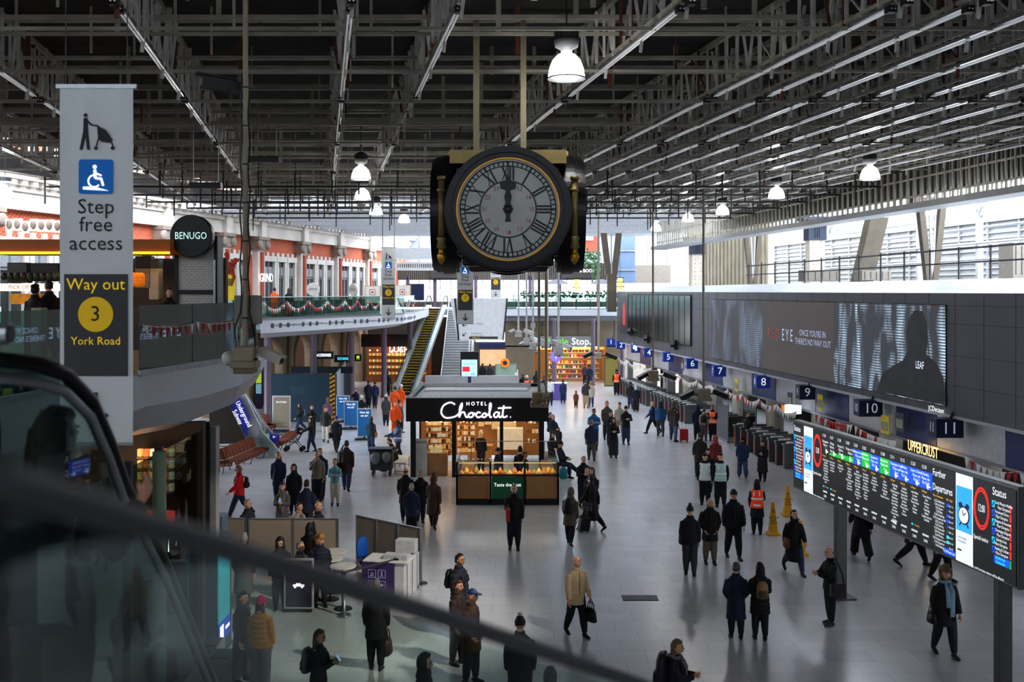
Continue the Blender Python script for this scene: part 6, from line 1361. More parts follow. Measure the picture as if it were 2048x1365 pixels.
o=t.build('headphones',WHITE,None,True); o.matrix_world=hd['M']; tag(o,'white over-ear headphones on the woman pulling a suitcase','headphones')
P(1167,913,1015,10,'hold','pf',(26,30,42),(30,36,54),'short',(150,146,142),'grey-haired man in dark padded jacket opening a paper bag',name='paper',hp=18); bag('paper_bag','paper','small brown paper food bag in the hands of the man in a padded jacket',(206,184,150),-1,'bag')
P(1184,937,1040,-20,'phone','pf',(44,42,42),BK,'hood',(70,62,56),'woman in dark fur-hooded coat beside the man with paper bag',f=1)
P(1380,1013,1152,165,'stand','jk',(30,33,40),(66,66,70),'bobble',(34,38,50),'person in dark jacket, grey trousers and bobble beanie seen from behind, small bag',hat=(50,54,66),name='bob'); bag('crossbody_bag','bob','small black bag at the side of the person in the bobble beanie',(20,20,22),1)
P(1420,997,1129,0,'pocket','ct',(28,27,28),(118,104,90),'bald',0,'bald man in black coat and khaki trousers facing the camera')
P(1467,980,1118,5,'stroll','pf',(24,25,29),(26,30,42),'beanie',(24,24,26),'bearded man in black padded coat and black beanie walking forward',wide=0)
P(1514,960,1069,165,'bag','lc',(26,30,44),(24,28,40),'long',(30,24,22),'staff woman with long dark hair in orange hi-vis vest, seen from behind',f=1,vest=((232,80,40),(.95,1.15)),hem=.55)
P(1588,1017,1147,8,'walk','lc',(24,23,25),JN,'long',(34,26,24),'dark-haired woman in long black coat, looking up, brown shoulder bag',f=1,hp=-18,name='brownbag'); bag('crossbody_bag','brownbag','round brown leather shoulder bag on the woman looking up',(110,60,44),-1,'bag',s=1.1)
P(1660,1096,1250,-80,'hold','jk',(26,26,28),(26,28,34),'fringe',(120,110,104),'bald man facing the departure board posts with black messenger bag',name='mess',hy=10,shoe=(60,60,62)); bag('shoulder_bag','mess','black messenger bag at the hip of the bald man facing left',(26,22,22),1,s=1.1)
P(1472,1127,1277,178,'pocket','lc',(32,40,62),(24,26,32),'short',(90,84,80),'person in long navy coat seen from behind beside woman with tan backpack',hem=.45)
P(1520,1127,1280,178,'fold','pc',(24,24,27),(30,34,46),'long',(22,20,22),'woman in black puffer coat with tan backpack seen from behind',f=1,name='tan'); bag('backpack','tan','tan backpack on the woman in the black puffer coat',(150,118,88),s=.85)
P(1352,1281,None,70,'hold','jk',(40,42,58),(40,42,50),'long',(120,96,78),'woman with glasses and checked scarf at the bottom edge, large purple backpack',f=1,name='purple',scarf=(120,116,116)); bag('backpack','purple','large dark purple hiking backpack on the woman in a checked scarf',(44,32,56),s=1.35)
P(1722,985,1117,175,'walk','ct',(22,22,24),(22,22,24),'short',(40,34,30),'figure in black seen below the departure board, walking away, wide trousers',wide=2)
P(1828,985,1133,80,'walk','ct',BK,BK,'short',(40,34,30),'figure in black striding behind the departure board, only legs showing')
P(1884,1020,1162,40,'stroll','ct',(30,32,40),BK,'short',(60,50,44),'figure hidden behind the right part of the departure board, one leg showing')
P(1890,1133,1312,5,'stroll','ct',(28,28,32),(28,34,50),'curly',(120,92,70),'woman with pale blue scarf and raised hand walking near the board post',f=1,scarf=(130,160,178),name='scarfw'); bag('handbag','scarfw','black handbag over the arm of the woman with the pale blue scarf',(22,20,22),-1,s=.9,off=(-.05,0,.25))
# --- right middle
P(1400,868,956,178,'stroll','ct',(52,44,42),(36,40,56),'short',(70,60,52),'man in dark brown coat walking away behind the two officers',h=1.78)
P(1431,872,960,175,'stand','jk',(128,44,46),(40,40,48),'hood',(150,70,58),'person in red jacket with fur hood walking away near the officers',f=1)
P(1416,898,985,172,'stand','jk',(24,26,32),(26,30,44),'cap',(20,22,28),'officer in dark cap behind the officer with the pale vest')
P(1410,908,1012,168,'stand','jk',(24,26,32),(24,28,40),'cap',(20,22,28),'officer with pale reflective vest, left of the pair from behind',vest=((176,190,190),(.95,1.2)))
P(1441,907,1016,178,'stand','jk',(22,24,30),(24,26,34),'cap',(20,22,28),'officer with lettered pale vest panel, right of the pair from behind',vest=((150,176,180),(1.1,)))
P(1485,872,955,178,'stroll','ct',(40,66,96),(62,92,120),'short',(34,30,28),'person in blue coat and pale jeans walking away near the gates',f=1,wide=1,hem=.7)
P(1525,886,963,-25,'phone','lc',(40,32,34),(34,28,28),'bob',(50,40,36),'woman in long dark coat and boots looking at her phone by the gates',f=1)
P(1494,824,902,60,'phone','ct',(36,34,36),BK,'short',(60,50,44),'dark figure leaning on the gate row by the dark glass screen')
P(1233,739,791,178,'stand','jk',(26,30,42),(24,24,28),'short',(26,22,20),'staff member in orange vest at the far gate row, seen from behind',vest=(OR,(.95,)))
P(1272,770,824,178,'stand','jk',(30,34,48),BK,'hood',(190,190,190),'person in navy jacket with white hood at the end of the far gates',wide=1)
P(1261,764,818,175,'stand','jk',(34,36,44),JN,'short',(50,44,40),'person partly hidden behind the white-hooded figure by the far gates')
P(1305,803,868,-120,'walk','jk',(40,64,104),BK,'bob',(196,170,120),'blond person with blue backpack walking beside the far gates',f=1,name='blond'); bag('backpack','blond','bright blue backpack on the blond walker by the gates',(60,104,160),s=.9)
P(1321,803,873,178,'stroll','pf',(48,92,140),(74,74,76),'hood',(34,42,56),'person in bright blue puffer jacket walking away toward the gates')
P(1347,797,880,175,'stand','ct',(74,68,60),(70,84,110),'hood',(84,78,68),'person in olive hooded parka walking away toward the middle gates')
P(1351,822,884,100,'stand','jk',(60,50,52),(90,110,140),'bob',(66,44,36),'dark-haired woman with red suitcase near the middle gates',f=1,name='redcase'); bag('suitcase','redcase','bright red wheeled suitcase beside the dark-haired woman',(200,24,48),1,off=(.35,-.3,0),rz=0)
P(1395,810,880,178,'stand','jk',(28,38,72),(34,40,56),'hood',(28,38,66),'person in navy jacket left of the traveller with a black backpack')
P(1408,817,882,165,'stand','sh',(176,162,142),(90,84,80),'short',(90,70,56),'traveller in beige top with black backpack facing the staff member',name='trav'); bag('backpack','trav','black backpack on the traveller in the beige top',(28,30,40),s=1.0)
P(1425,811,882,-20,'hold','jk',(26,32,50),(26,32,50),'short',(30,24,22),'bearded staff member in orange vest helping travellers at the gates',sk='m',vest=(OR,(.95,)))
P(1188,818,900,0,'hold','pf',(52,112,160),(40,44,56),'short',(40,32,28),'man in bright blue padded jacket looking down, facing the camera',sk='m',hp=20)
P(1183,840,922,178,'stroll','pc',(34,46,76),(84,80,76),'short',(130,128,124),'grey-haired person in navy padded coat walking away, tote bag',name='tote',lean=6,hem=.75); bag('tote_bag','tote','cream tote bag held by the person in the navy padded coat',(190,184,164),1,'bag',s=.9,off=(0,0,.3))
P(1214,803,880,8,'stand','jk',(76,74,62),(40,46,60),'short',(56,44,36),'man in olive jacket at the back of the group on the open floor')
P(1221,824,894,4,'hold','jk',(34,40,54),(34,38,50),'short',(40,34,30),'man in dark vest jacket in the middle of the group, cup in hand')
P(1227,837,916,0,'hold','jk',(26,26,28),(50,50,54),'hood',(22,22,24),'front person of the group in black hooded jacket and loose trousers',wide=2)
P(1239,805,873,10,'stroll','jk',(168,162,150),(150,142,130),'cap',(26,26,28),'person in cream jacket and dark cap behind the group')
P(1252,813,890,5,'hold','jk',(26,26,30),JN,'beanie',(30,30,34),'man in black jacket, jeans and beanie at the side of the group')
P(1100,754,812,178,'stand','sh',(220,222,226),(34,36,46),'short',(60,46,40),'person in white shirt standing at the purple help point',h=1.74)
P(1126,768,808,175,'stand','ct',(34,56,86),(34,48,74),'short',(40,32,28),'small figure in navy coat walking alone past the help point',f=1)
P(1152,782,818,170,'stand','ct',(104,62,54),(70,44,40),'bob',(96,60,44),'small child in brown coat holding an adult hand',child=1,f=1)
P(1172,761,817,178,'lift','jk',(58,56,62),(176,154,120),'short',(80,66,56),'adult in grey jacket and tan trousers walking with a child')
P(1182,762,814,178,'stroll','ct',(196,184,168),(60,80,120),'long',(150,120,90),'woman in cream coat and jeans walking beside the adult with child',f=1)
P(1179,730,776,178,'stand','jk',(30,38,56),(34,36,46),'short',(40,32,28),'man in navy jacket at the convenience store doorway')
P(1170,742,770,178,'stand','jk',(90,60,60),DK,'short',(60,46,40),'shopper inside the convenience store beside the column',h=1.66)
for k,(x,y,c,hr) in enumerate(((1046,748,(34,34,40),'short'),(1073,742,(36,40,36),'hood'),(1064,760,(120,90,80),'short'),(1088,752,(40,44,60),'short'))): P(x,y,None,[160,178,20,150][k],'stand','jk',c,DK,hr,(60,52,46) if hr!='hood' else c,['person in dark jacket crowded at the stairwell wall corner','person in dark hooded coat standing behind the stairwell corner crowd','person in brown jacket facing the camera at the stairwell corner','person at the right of the crowd by the stairwell wall'][k],h=1.72)
P(1054,752,None,-30,'stand','jk',DK,DK,'helmet',(230,230,226),'worker in white hard hat and orange vest at the stairwell corner',vest=(OR,(.95,)),h=1.7)
P(965,730,None,178,'stand','jk',BK,BK,'short',(30,26,24),'dark figure seen from behind in the lobby beneath the stairs, left one',h=1.75,Y=77)
P(980,729,None,178,'stand','jk',(40,44,44),BK,'short',(30,26,24),'dark figure with grey backpack in the lobby beneath the stairs, right one',h=1.75,Y=76.5)
# --- kiosk people
P(995,889,None,70,'stand','jk',(30,34,52),DK,'beanie',(30,42,64),'kiosk server in navy jacket and beanie behind the sweet counter',Y=36.1,h=1.66)
P(962,880,None,160,'stand','sh',(30,28,30),DK,'long',(210,180,140),'blond kiosk worker in black serving inside the kiosk',f=1,Y=40.8,h=1.66)
P(1050,906,None,60,'stand','sh',(24,24,26),DK,'bun',(30,26,24),'dark-haired kiosk worker with a bun behind the right of the counter',f=1,Y=35.9,h=1.55,sk='m')
P(1040,903,None,170,'stand','sh',(22,22,24),DK,'bob',(28,22,20),'second dark-haired kiosk worker with her back turned',f=1,Y=36.9,h=1.6)
P(1106,832,None,40,'sit','jk',(40,48,66),CH,'short',(150,146,140),'grey-haired man in dark jacket sitting along the kiosk side',h=1.74)
P(1100,828,None,60,'sit','jk',(44,44,48),CH,'short',(50,42,38),'person sitting behind the grey-haired man along the kiosk side',h=1.76)
P(1104,868,None,30,'sit','jk',(34,36,44),DK,'hood',(44,40,44),'hooded person sitting in the middle along the kiosk side',h=1.7)
P(1120,886,None,65,'sitx','ct',(26,28,34),(36,44,66),'beanie',(26,26,28),'seated person in dark coat stretching a leg, teal bag at the feet',h=1.78)
t=MB(); p=fl(1127,958); t.rings([(0,0,0,.13,.1),(0,0,.05,.17,.12),(0,0,.35,.15,.11),(0,0,.46,.07,.06)],14); o=t.build('rucksack',mat((30,128,136),.6,0,0,.12),loc=p,smooth=True); tag(o,'teal rucksack standing on the floor by the seated person','bag')
t=MB(); t.tube([(-.04,0,.45),(0,0,.52),(.04,0,.45)],.012,6); t.build('grab_handle',BLACK,o)
P(790,878,None,-70,'sit','jk',(24,24,28),(50,62,84),'short',(50,40,34),'person in black jacket sitting hunched on the bench left of the kiosk',h=1.72,lean=18)
P(796,845,None,-60,'push','jk',(58,84,124),(40,44,54),'short',(30,24,22),'cleaner in blue jacket with pale bands beside the waste cart',sk='d',vest=((70,100,150),(1.0,)),h=1.76,Y=43.2)
# --- trio left of kiosk
P(811,935,1045,178,'stroll','ct',(46,42,40),(38,44,62),'fringe',(90,80,72),'balding man in dark brown coat walking toward the kiosk')
P(841,941,1045,178,'stroll','ct',(30,30,34),(32,36,50),'cap',(150,148,146),'person in black coat and pale grey cap walking toward the kiosk')
P(867,946,1057,175,'walk','lc',(86,70,58),(30,28,28),'curly',(110,76,52),'woman in long brown fur coat with curly hair walking away',f=1,hem=.5,wide=0)
P(823,971,1072,178,'stand','pf',(36,50,80),BK,'short',(176,176,174),'grey-haired person in navy jacket standing with back to the camera',hem=.66)
# --- left middle
P(478,929,1036,-75,'walk','pf',(196,24,40),(30,38,60),'bob',(150,110,80),'person in bright red jacket walking beside the wooden bench',name='redj')
bag('backpack','redj','black backpack on the person in the bright red jacket',(26,26,30),s=.8)
P(557,904,1008,5,'stroll','ct',(36,44,78),(36,44,70),'long',(170,130,100),'woman in navy coat facing the camera near the bench end',f=1)
P(588,930,1030,0,'stand','pf',(26,27,33),BK,'hood',(26,26,30),'person in black hooded parka facing the camera')
P(565,967,None,0,'phone','lc',(96,94,94),(40,44,56),'long',(46,36,32),'woman in grey coat and patterned scarf looking at her phone',f=1,name='phonew',scarf=(120,116,110)); bag('phone','phonew','phone in the hand of the woman in the grey coat',BK,-1)
P(613,961,None,175,'stand','jk',(34,42,68),DK,'short',(50,44,42),'man in navy jacket with crossbody strap, back to the camera',name='cross'); bag('crossbody_bag','cross','dark crossbody bag on the man in the navy jacket',(60,60,66),1)
P(634,926,1005,10,'face','jk',(128,118,106),(32,34,44),'short',(140,132,124),'older man in beige-grey jacket with hand raised to his chin',h=1.78)
P(640,912,1000,0,'stand','ct',(36,44,66),(32,38,54),'short',(60,48,40),'man in navy coat just behind the older man in beige-grey',h=1.8)
P(670,918,1012,8,'hold','sh',(120,176,194),(206,200,188),'pony',(120,90,64),'woman in light blue top and white trousers facing the camera',f=1)
P(693,886,982,178,'stroll','ct',(58,44,44),(46,58,92),'short',(60,56,60),'man in dark maroon coat walking away with large black bag',wide=0,name='maroon',h=1.85); bag('shoulder_bag','maroon','large black shoulder bag carried by the man in the maroon coat',(24,24,28),1,s=1.25)
P(495,1000,None,60,'stand','jk',(36,38,50),DK,'short',(140,134,128),'grey-haired man in dark jacket looking right behind the low partition',hp=-5)
P(598,1007,None,60,'stand','jk',(170,150,140),DK,'short',(66,46,36),'boy in pale jacket behind the low partition, facing right',h=1.6)
P(636,1005,None,70,'stand','jk',(28,32,46),DK,'bald',0,'bald man in dark jacket with backpack behind the low partition',name='baldbp'); bag('backpack','baldbp','dark backpack on the bald man behind the low partition',(30,30,34),s=.8)
P(600,808,866,-60,'walk','jk',(30,32,34),JN,'hood',(30,30,32),'person in dark jacket with pale backpack and jeans walking near the hoarding',f=1,name='palebp'); bag('backpack','palebp','pale blue-grey backpack on the walker near the hoarding',(120,140,152),s=.85)
P(624,811,880,0,'hold','jk',(26,27,30),DK,'short',(40,34,32),'man in sunglasses and black jacket facing the camera by the hoarding')
P(622,838,904,-85,'push','jk',(34,36,36),(44,54,82),'long',(34,28,28),'woman in dark jacket pushing the stroller',f=1)
P(652,814,885,10,'stroll','jk',(62,58,54),(212,206,196),'short',(60,54,48),'man in dark leather jacket and white trousers',lean=4)
P(655,796,862,178,'stand','ct',(122,92,116),(120,92,110),'short',(120,100,84),'person in dusty purple coat by the striped hoarding edge',f=1,hem=.5)
P(673,831,905,178,'walk','ct',(34,36,46),(40,38,44),'beanie',(34,56,120),'person in dark coat and blue beanie walking away with round black bag',name='bluebean'); bag('shoulder_bag','bluebean','round black bag on the shoulder of the walker in the blue beanie',(28,28,32),1)
P(723,801,855,178,'hold','jk',(30,34,46),DK,'beanie',(206,204,198),'person in dark jacket and white hat standing by the blue A-boards',h=1.7)
P(712,780,830,-30,'face','jk',(34,42,64),(40,50,80),'short',(50,40,36),'person in navy jacket drinking by the grey poster frame',f=1)
P(737,761,818,178,'stroll','ct',(36,40,52),DK,'short',(70,60,52),'tall man in dark coat walking away between the purple columns')
P(750,763,817,178,'stroll','jk',(40,58,100),JN,'short',(90,70,56),'person in blue jacket with backpack beside the tall man, walking away')
P(775,755,793,178,'stand','jk',(24,24,30),DK,'short',(30,26,26),'person in black at the foot of the far purple column',h=1.72)
P(772,790,852,178,'stand','ct',(74,74,78),(40,42,50),'beanie',(196,196,196),'person in grey coat and pale cap standing with back to the camera',f=1)
P(742,833,905,178,'stroll','jk',(56,78,92),(56,84,120),'bob',(96,74,58),'woman in teal-grey jacket with tan bag and suitcase, walking away',f=1,name='tanb'); bag('shoulder_bag','tanb','tan leather bag on the woman in the teal-grey jacket',(190,120,60),-1,s=.9)
bag('suitcase','tanb','small dark suitcase trailed by the woman in the teal-grey jacket',(50,44,50),-1,off=(-.1,-.1,0),s=.6)
OJ=(255,92,20)
P(790,778,836,178,'stand','jk',OJ,OJ,'short',(40,32,28),'worker in full orange work suit with black strap, back turned',h=1.8,name='w1'); bag('crossbody_bag','w1','black bag on a strap across the back of an orange-suited worker',(24,24,26),-1)
P(802,772,830,150,'stand','jk',OJ,OJ,'helmet',(214,214,210),'orange-suited worker in pale hard hat behind the kiosk corner',h=1.78)
P(791,807,876,15,'stand','jk',OJ,OJ,'short',(80,60,48),'orange-suited worker facing the camera nearest the kiosk',h=1.82)
P(801,806,866,60,'stand','ct',(96,84,82),DK,'short',(120,110,104),'person in mottled grey-brown coat beside the orange-suited worker',f=1)
P(843,762,None,-30,'stand','jk',DK,DK,'short',(30,26,24),'worker in orange vest at the foot of the escalator',vest=(OR,(.95,)),h=1.74)
# --- near left, behind the tinted glass
P(560,1075,None,10,'stand','jk',(34,32,34),DK,'hood',(34,32,34),'hooded person in dark jacket by the low partition, head bowed',hp=25,h=1.68)
P(618,1052,None,160,'stand','jk',(22,22,25),DK,'hood',(22,22,25),'person in black hood standing close to the low partition',h=1.56,Y=24.8)
P(600,1088,None,60,'sit','jk',(66,56,54),DK,'short',(150,140,130),'older person sitting at a round table looking left',h=1.74)
P(640,1071,None,25,'pocket','pf',(34,38,54),DK,'curly',(160,116,66),'woman with curly blond hair in dark padded jacket by round tables',f=1,hy=20)
P(487,1068,None,170,'stand','lc',(96,96,92),(50,60,58),'short',(150,148,144),'grey-haired person in long patterned coat behind the tinted glass')
P(484,1184,None,70,'stand','jk',(40,44,48),(70,66,68),'long',(36,28,28),'dark-haired woman standing beside the pink beanie wearer',f=1,wide=1,h=1.7)
P(521,1196,None,172,'stand','pf',(206,140,36),(120,112,112),'beanie',(214,24,96),'person in mustard jacket and bright pink beanie seen from behind',f=1,wide=2,h=1.68,name='pink'); bag('tote_bag','pink','pale pink tote bag held by the person in the pink beanie',(186,140,134),1,'bag')
P(637,1261,None,75,'phone','jk',(34,36,48),DK,'long',(120,88,60),'woman with long brown hair and black backpack looking at her phone',f=1,name='bp2'); bag('backpack','bp2','black backpack on the long-haired woman with the phone',(28,28,34),s=.95); bag('phone','bp2','phone held by the long-haired woman with the black backpack',BK,-1)
P(752,1172,1340,175,'stand','lc',(34,32,32),BK,'short',(110,104,98),'person in long dark coat holding a brown handbag, seen from behind',f=1,hem=.62,name='hb',h=1.74); bag('handbag','hb','brown leather handbag hanging from the hand of the long dark coat',(70,50,40),-1,s=1.25)
P(848,1311,None,80,'stand','jk',(38,36,36),DK,'hood',(30,28,28),'person in dark hood at the bottom edge looking right',sk='l')
P(918,1109,None,60,'stand','pf',(34,40,54),DK,'short',(26,22,22),'bearded man in dark padded jacket with backpack looking right',sk='m',name='beard'); bag('backpack','beard','black backpack hanging from the bearded man in the padded jacket',(28,28,34),s=.85)
P(915,1161,None,60,'stand','jk',(60,48,44),DK,'long',(76,48,38),'brown-haired woman between the bearded man and the cap wearer',f=1)
P(943,1180,None,65,'pocket','ct',(82,64,50),(40,40,44),'cap',(50,78,120),'man in brown coat, glasses and blue cap looking right',hem=.62)
P(1040,1236,None,178,'stand','ct',(40,40,46),BK,'bobble',(38,40,48),'person in dark coat and bobble hat with white bobble, bottom centre',hat=(196,192,184),hem=.5)
P(1100,1340,None,170,'stand','ct',(40,42,44),BK,'hood',(40,42,44),'dark hooded figure at the bottom edge behind the escalator glass',h=1.7)
# --- gallery
P(549,577,None,178,'stand','jk',(250,104,36),(236,96,60),'short',(30,26,26),'worker in orange vest walking along the far gallery',Y=56,z0=5.9,h=1.62)
P(578,580,None,178,'stand','jk',(40,42,46),(236,96,70),'hood',(60,60,62),'person in dark jacket and orange trousers on the far gallery',Y=57,z0=5.9,h=1.58)
P(338,577,None,40,'stand','jk',(40,36,36),DK,'short',(40,34,30),'person standing by the tiled pier on the near gallery',Y=21.8,z0=5.9,h=1.5,f=1)
P(70,567,None,170,'stand','jk',(30,28,28),DK,'bun',(34,28,26),'dark silhouette with tied hair at the cafe counter',f=1,Y=20.5,z0=5.9,h=1.58)
P(98,560,None,-120,'stand','jk',(32,30,30),DK,'short',(34,28,26),'taller dark silhouette at the cafe counter beside the banner',Y=21.2,z0=5.9,h=1.66)
P(105,824,None,165,'rail','jk',(30,30,34),DK,'long',(50,36,30),'long-haired woman in dark jacket riding the near escalator, hand on rail',f=1,Y=4.25,z0=5.15,h=1.69)
P(-70,690,None,120,'stand','jk',(26,26,34),DK,'short',(40,30,28),'dark figure at the left edge on the near escalator',Y=4.4,z0=5.5,h=1.72)
finish_people()
# ---------- left concourse furniture ----------
# dark teal hoarding
hA=at(543,0,51); hB=at(672,0,55)
a=V((at(540,845,56).x,56,0)); b=V((at(672,842,56).x,56,0)); c_=V((at(690,0,66).x,66,0))
r=empty('hoarding',a,'dark teal building hoarding box with a yellow striped corner','hoarding'); tm=mat((34,62,78),.6,0,0,.06,1)
t=MB(); w=b-a; t.box((w.x/2,.05,1.35),(w.x,.1,2.7)); t.build('front_panel',tm,r,bev=.01); t=MB(); d=c_-b; t.bar(w+V((0,.1,1.35)),w+d+V((0,0,1.35)),.1,2.7); t.build('side_panel',mat((150,160,168),.6),r)
t=MB(); t.bar(V((.3,4,2.6)),w+V((.3,4,2.6)),.1,.4); t.build('rear_panel',mat((26,42,52),.6),r)
t=MB(); t.box((w.x-.2,-.01,1.35),(.3,.02,2.7)); t.mi(1)
for k in range(11): t.bar((w.x-.34,-.025,.05+k*.25),(w.x-.06,-.025,.22+k*.25),.02,.1,up=(0,0,1))
t.build('striped_edge',[mat((216,160,50),.6),BLACK],r)
t=MB(); t.box((w.x*.42,-.01,1.75),(.8,.02,.5)); t.build('inset_panel',mat((44,74,90),.6),r)
def aboard(x,yb,w,h,label,fc,lines,base=True,rot=0,cat='sign board',lift=.15):
    p=fl(x,yb); r=empty('sign_stand',p,label,cat,None,radians(rot)); t=MB(); t.box((0,0,lift+h/2),(w,.06,h)); t.build('frame',mat((206,208,210),.4,.3),r,bev=.012)
    t=MB(); t.box((0,-.032,lift+h/2),(w*.88,.012,h*.92)); f=t.build('face_panel',fc,r)
    t=MB(); t.box((0,0,.04),(w*1.25,.5,.08)) if base else t.box((0,0,lift/2),(w*.9,.05,lift)); t.box((0,0,lift*.6),(.12,.06,lift)); t.build('base',DSTEEL,r,bev=.02)
    for s,dz,sz,m in lines: t=MB(); t.text(s,sz,basis((0,-.042,lift+h/2+dz),(1,0,0),(0,0,1)),.8); t.build('lettering',m,f)
    return f
bl=mat((40,116,178),.5,0,.08,.08)
ln=[('How did\nwe do?',.42,.16,TXW)]
aboard(686,845,.75,1.35,'blue A-board asking how did we do, leftmost of three',bl,ln); aboard(702,859,.75,1.35,'blue A-board asking how did we do, middle of three',bl,ln); aboard(729,880,.72,1.4,'blue A-board half hidden by the woman in the teal-grey jacket',bl,ln)
aboard(563,865,.95,1.75,'beige notice board on a stand left of the hoarding',mat((150,140,122),.6,0,.02,.1),[('Get the facts',.55,.13,TXW),('tickets and refunds',-.55,.08,TXD)],False)
aboard(693,812,1.0,2.2,'tall grey blank poster frame beside the hoarding',mat((110,114,122),.5),[],False)
p=fl(518,818); r=empty('totem_sign',p,'slim vertical sign, lime above and blue below, by the bench','sign'); t=MB(); t.box((0,0,1.25),(.42,.14,2.5)); t.build('casing',mat((60,50,90),.5),r,bev=.02); t=MB(); t.box((0,-.075,1.95),(.34,.01,.7)); t.build('lime_panel',mat((196,226,60),.5,0,.3),r); t=MB(); t.box((0,-.075,1.25),(.34,.01,.6)); t.build('pale_panel',mat((150,200,220),.5,0,.2),r)
# stair enclosure with blue sign
r=empty('stair_enclosure',fl(450,905),'white sloping stair enclosure with large blue underground sign beside the bench','enclosure'); o=V(r.location); Y=44.
q=lambda x,y,yy=Y: at(x,y,yy)-o
t=MB(); A=[q(422,790),q(490,790),q(525,865),q(560,905),q(540,925),q(470,925)]; 
t.add([*A,*[p+V((0,.15,0)) for p in A]],[(5,4,3,2,1,0),(6,7,8,9,10,11)]+[((i+1)%6,i,6+i,6+(i+1)%6) for i in range(6)]); t.build('white_side',mat((182,188,194),.5,.1),r)
t=MB(); t.add([q(455,802,43.9),q(480,795,43.9),q(499,835,43.9),q(494,875,43.9)],[(3,2,1,0)]); p=t.build('blue_sign',mat((48,58,160),.5,0,.15),r)
T=basis(q(481,832,43.85),(.45,0,-.89),(.89,0,.45)); t=MB(); t.text('Underground\nSubway',.3,T,.75); t.build('lettering',TXW,p)
t=MB(); t.add([q(418,800,43.8),q(452,800,43.8),q(494,886,43.8),q(420,890,43.8)],[(3,2,1,0)]); t.build('dark_opening',mat((60,54,46),.8,0,0,.1,1),r)
t=MB(); t.tube([q(418,893,43.4),q(455,893,43.4),q(493,882,43.4)],.04,6); t.tube([q(455,893,43.4),q(455,925,43.4)],.03,6); t.tube([q(492,788,43.7),q(522,838,43.7),q(545,868,43.7),q(566,870,43.7)],.05,6); t.build('handrail',STEEL,r)
t=MB(); t.add([q(517,846,43.6),q(547,880,43.6),q(547,915,43.6),q(520,900,43.6)],[(3,2,1,0)]); t.build('glass_side',GLASS,r)
p=fl(549,905); t=MB(); t.box(p+V((0,0,.55)),(.45,.08,.75)); t.mi(1); t.text('\u2190',.2,basis(p+V((0,-.045,.7)),(1,0,0),(0,0,1))); tag(t.build('direction_sign',[mat((40,56,150),.5,0,.15),TXW],bev=.005),'small blue direction sign with arrow low by the bench end','sign')
# curved slatted bench: two benches
wd=mat((122,62,40),.45,0,0,.3,5); wd2=mat((150,84,56),.4,0,0,.2,5)
def bench(pts,label,back=True,n=34):
    o=V(pts[0]); r=empty('wooden_bench',o,label,'bench'); P=[V(p)-o for p in pts]
    def at_(u):
        u=min(.9999,max(0,u))*(len(P)-1); i=int(u); return P[i].lerp(P[i+1],u-i),(P[i+1]-P[i]).normalized()
    t=MB(); 
    for k in range(n):
        p,d=at_((k+.5)/n); nn=V((d.y,-d.x,0)); t.mi(k%2); L=.12
        t.bar(p+nn*-.25+V((0,0,.44)),p+nn*.28+V((0,0,.44)),L*.9,.05,up=(0,0,1)); t.bar(p+nn*.28+V((0,0,.42)),p+nn*.24+V((0,0,.3)),L*.9,.04,up=d)
    t.build('seat',[wd,wd2],r)
    if back:
        t=MB()
        for k in range(n):
            p,d=at_((k+.5)/n); nn=V((d.y,-d.x,0)); t.mi(k%2); t.bar(p-nn*.22+V((0,0,.5)),p-nn*.36+V((0,0,.9)),.11,.05,up=d); t.bar(p-nn*.36+V((0,0,.9)),p-nn*.5+V((0,0,.86)),.11,.05,up=d)
        t.build('backrest',[wd,wd2],r)
    for k in range(6):
        p,d=at_(k/5); nn=V((d.y,-d.x,0)); t=MB(); t.tube([p+nn*.22+V((0,0,.4)),p+nn*.1,p-nn*.2,p-nn*.24+V((0,0,.42))],.022,6); t.build('leg',DSTEEL,r)
bench([fl(418,950),fl(460,945),fl(505,925),fl(545,905)],'curved slatted wooden bench with backrest beside the stair enclosure',True,40)
bench([fl(548,906),fl(570,895),fl(588,880)],'short backless end of slatted wooden seating beyond the curved bench',False,14)
bench([fl(530,868),fl(546,866)],'small slatted wooden bench beneath the hoarding edge',True,10)
# folding trolley tables by bench
# stroller
p=fl(590,904); r=empty('stroller',p,'folded-hood black stroller pushed toward the bench','stroller'); fm=DSTEEL
t=MB(); t.tube([(-.42,0,.12),(.1,0,.55),(.42,0,1.0)],.018,6); t.tube([(.3,.0,.12),(-.1,0,.6),(-.15,0,.75)],.018,6); t.tube([(-.42,.4,.12),(.1,.4,.55),(.42,.4,1.0),(.42,0,1.0)],.018,6); t.tube([(.3,.4,.12),(-.1,.4,.6),(-.15,.4,.75)],.018,6); t.build('frame',fm,r)
t=MB(); t.add([(-.3,.02,.42),(.05,.02,.38),(.3,.02,.85),(-.3,.38,.42),(.05,.38,.38),(.3,.38,.85)],[(0,1,4,3),(1,2,5,4)]); t.tube([(-.05,.2,.85),(.1,.2,.95),(.28,.2,.9)],[.05,.2,.16],10); t.build('seat',mat((44,40,40),.8),r,True)
for x in(-.42,.3):
    for y in(0,.4): t=MB(); t.T=basis((x,y,.11),(1,0,0),(0,0,1)); t.lathe([(.11,-.02),(.11,.02)],n=14); t.build('wheel',BLACK,r)
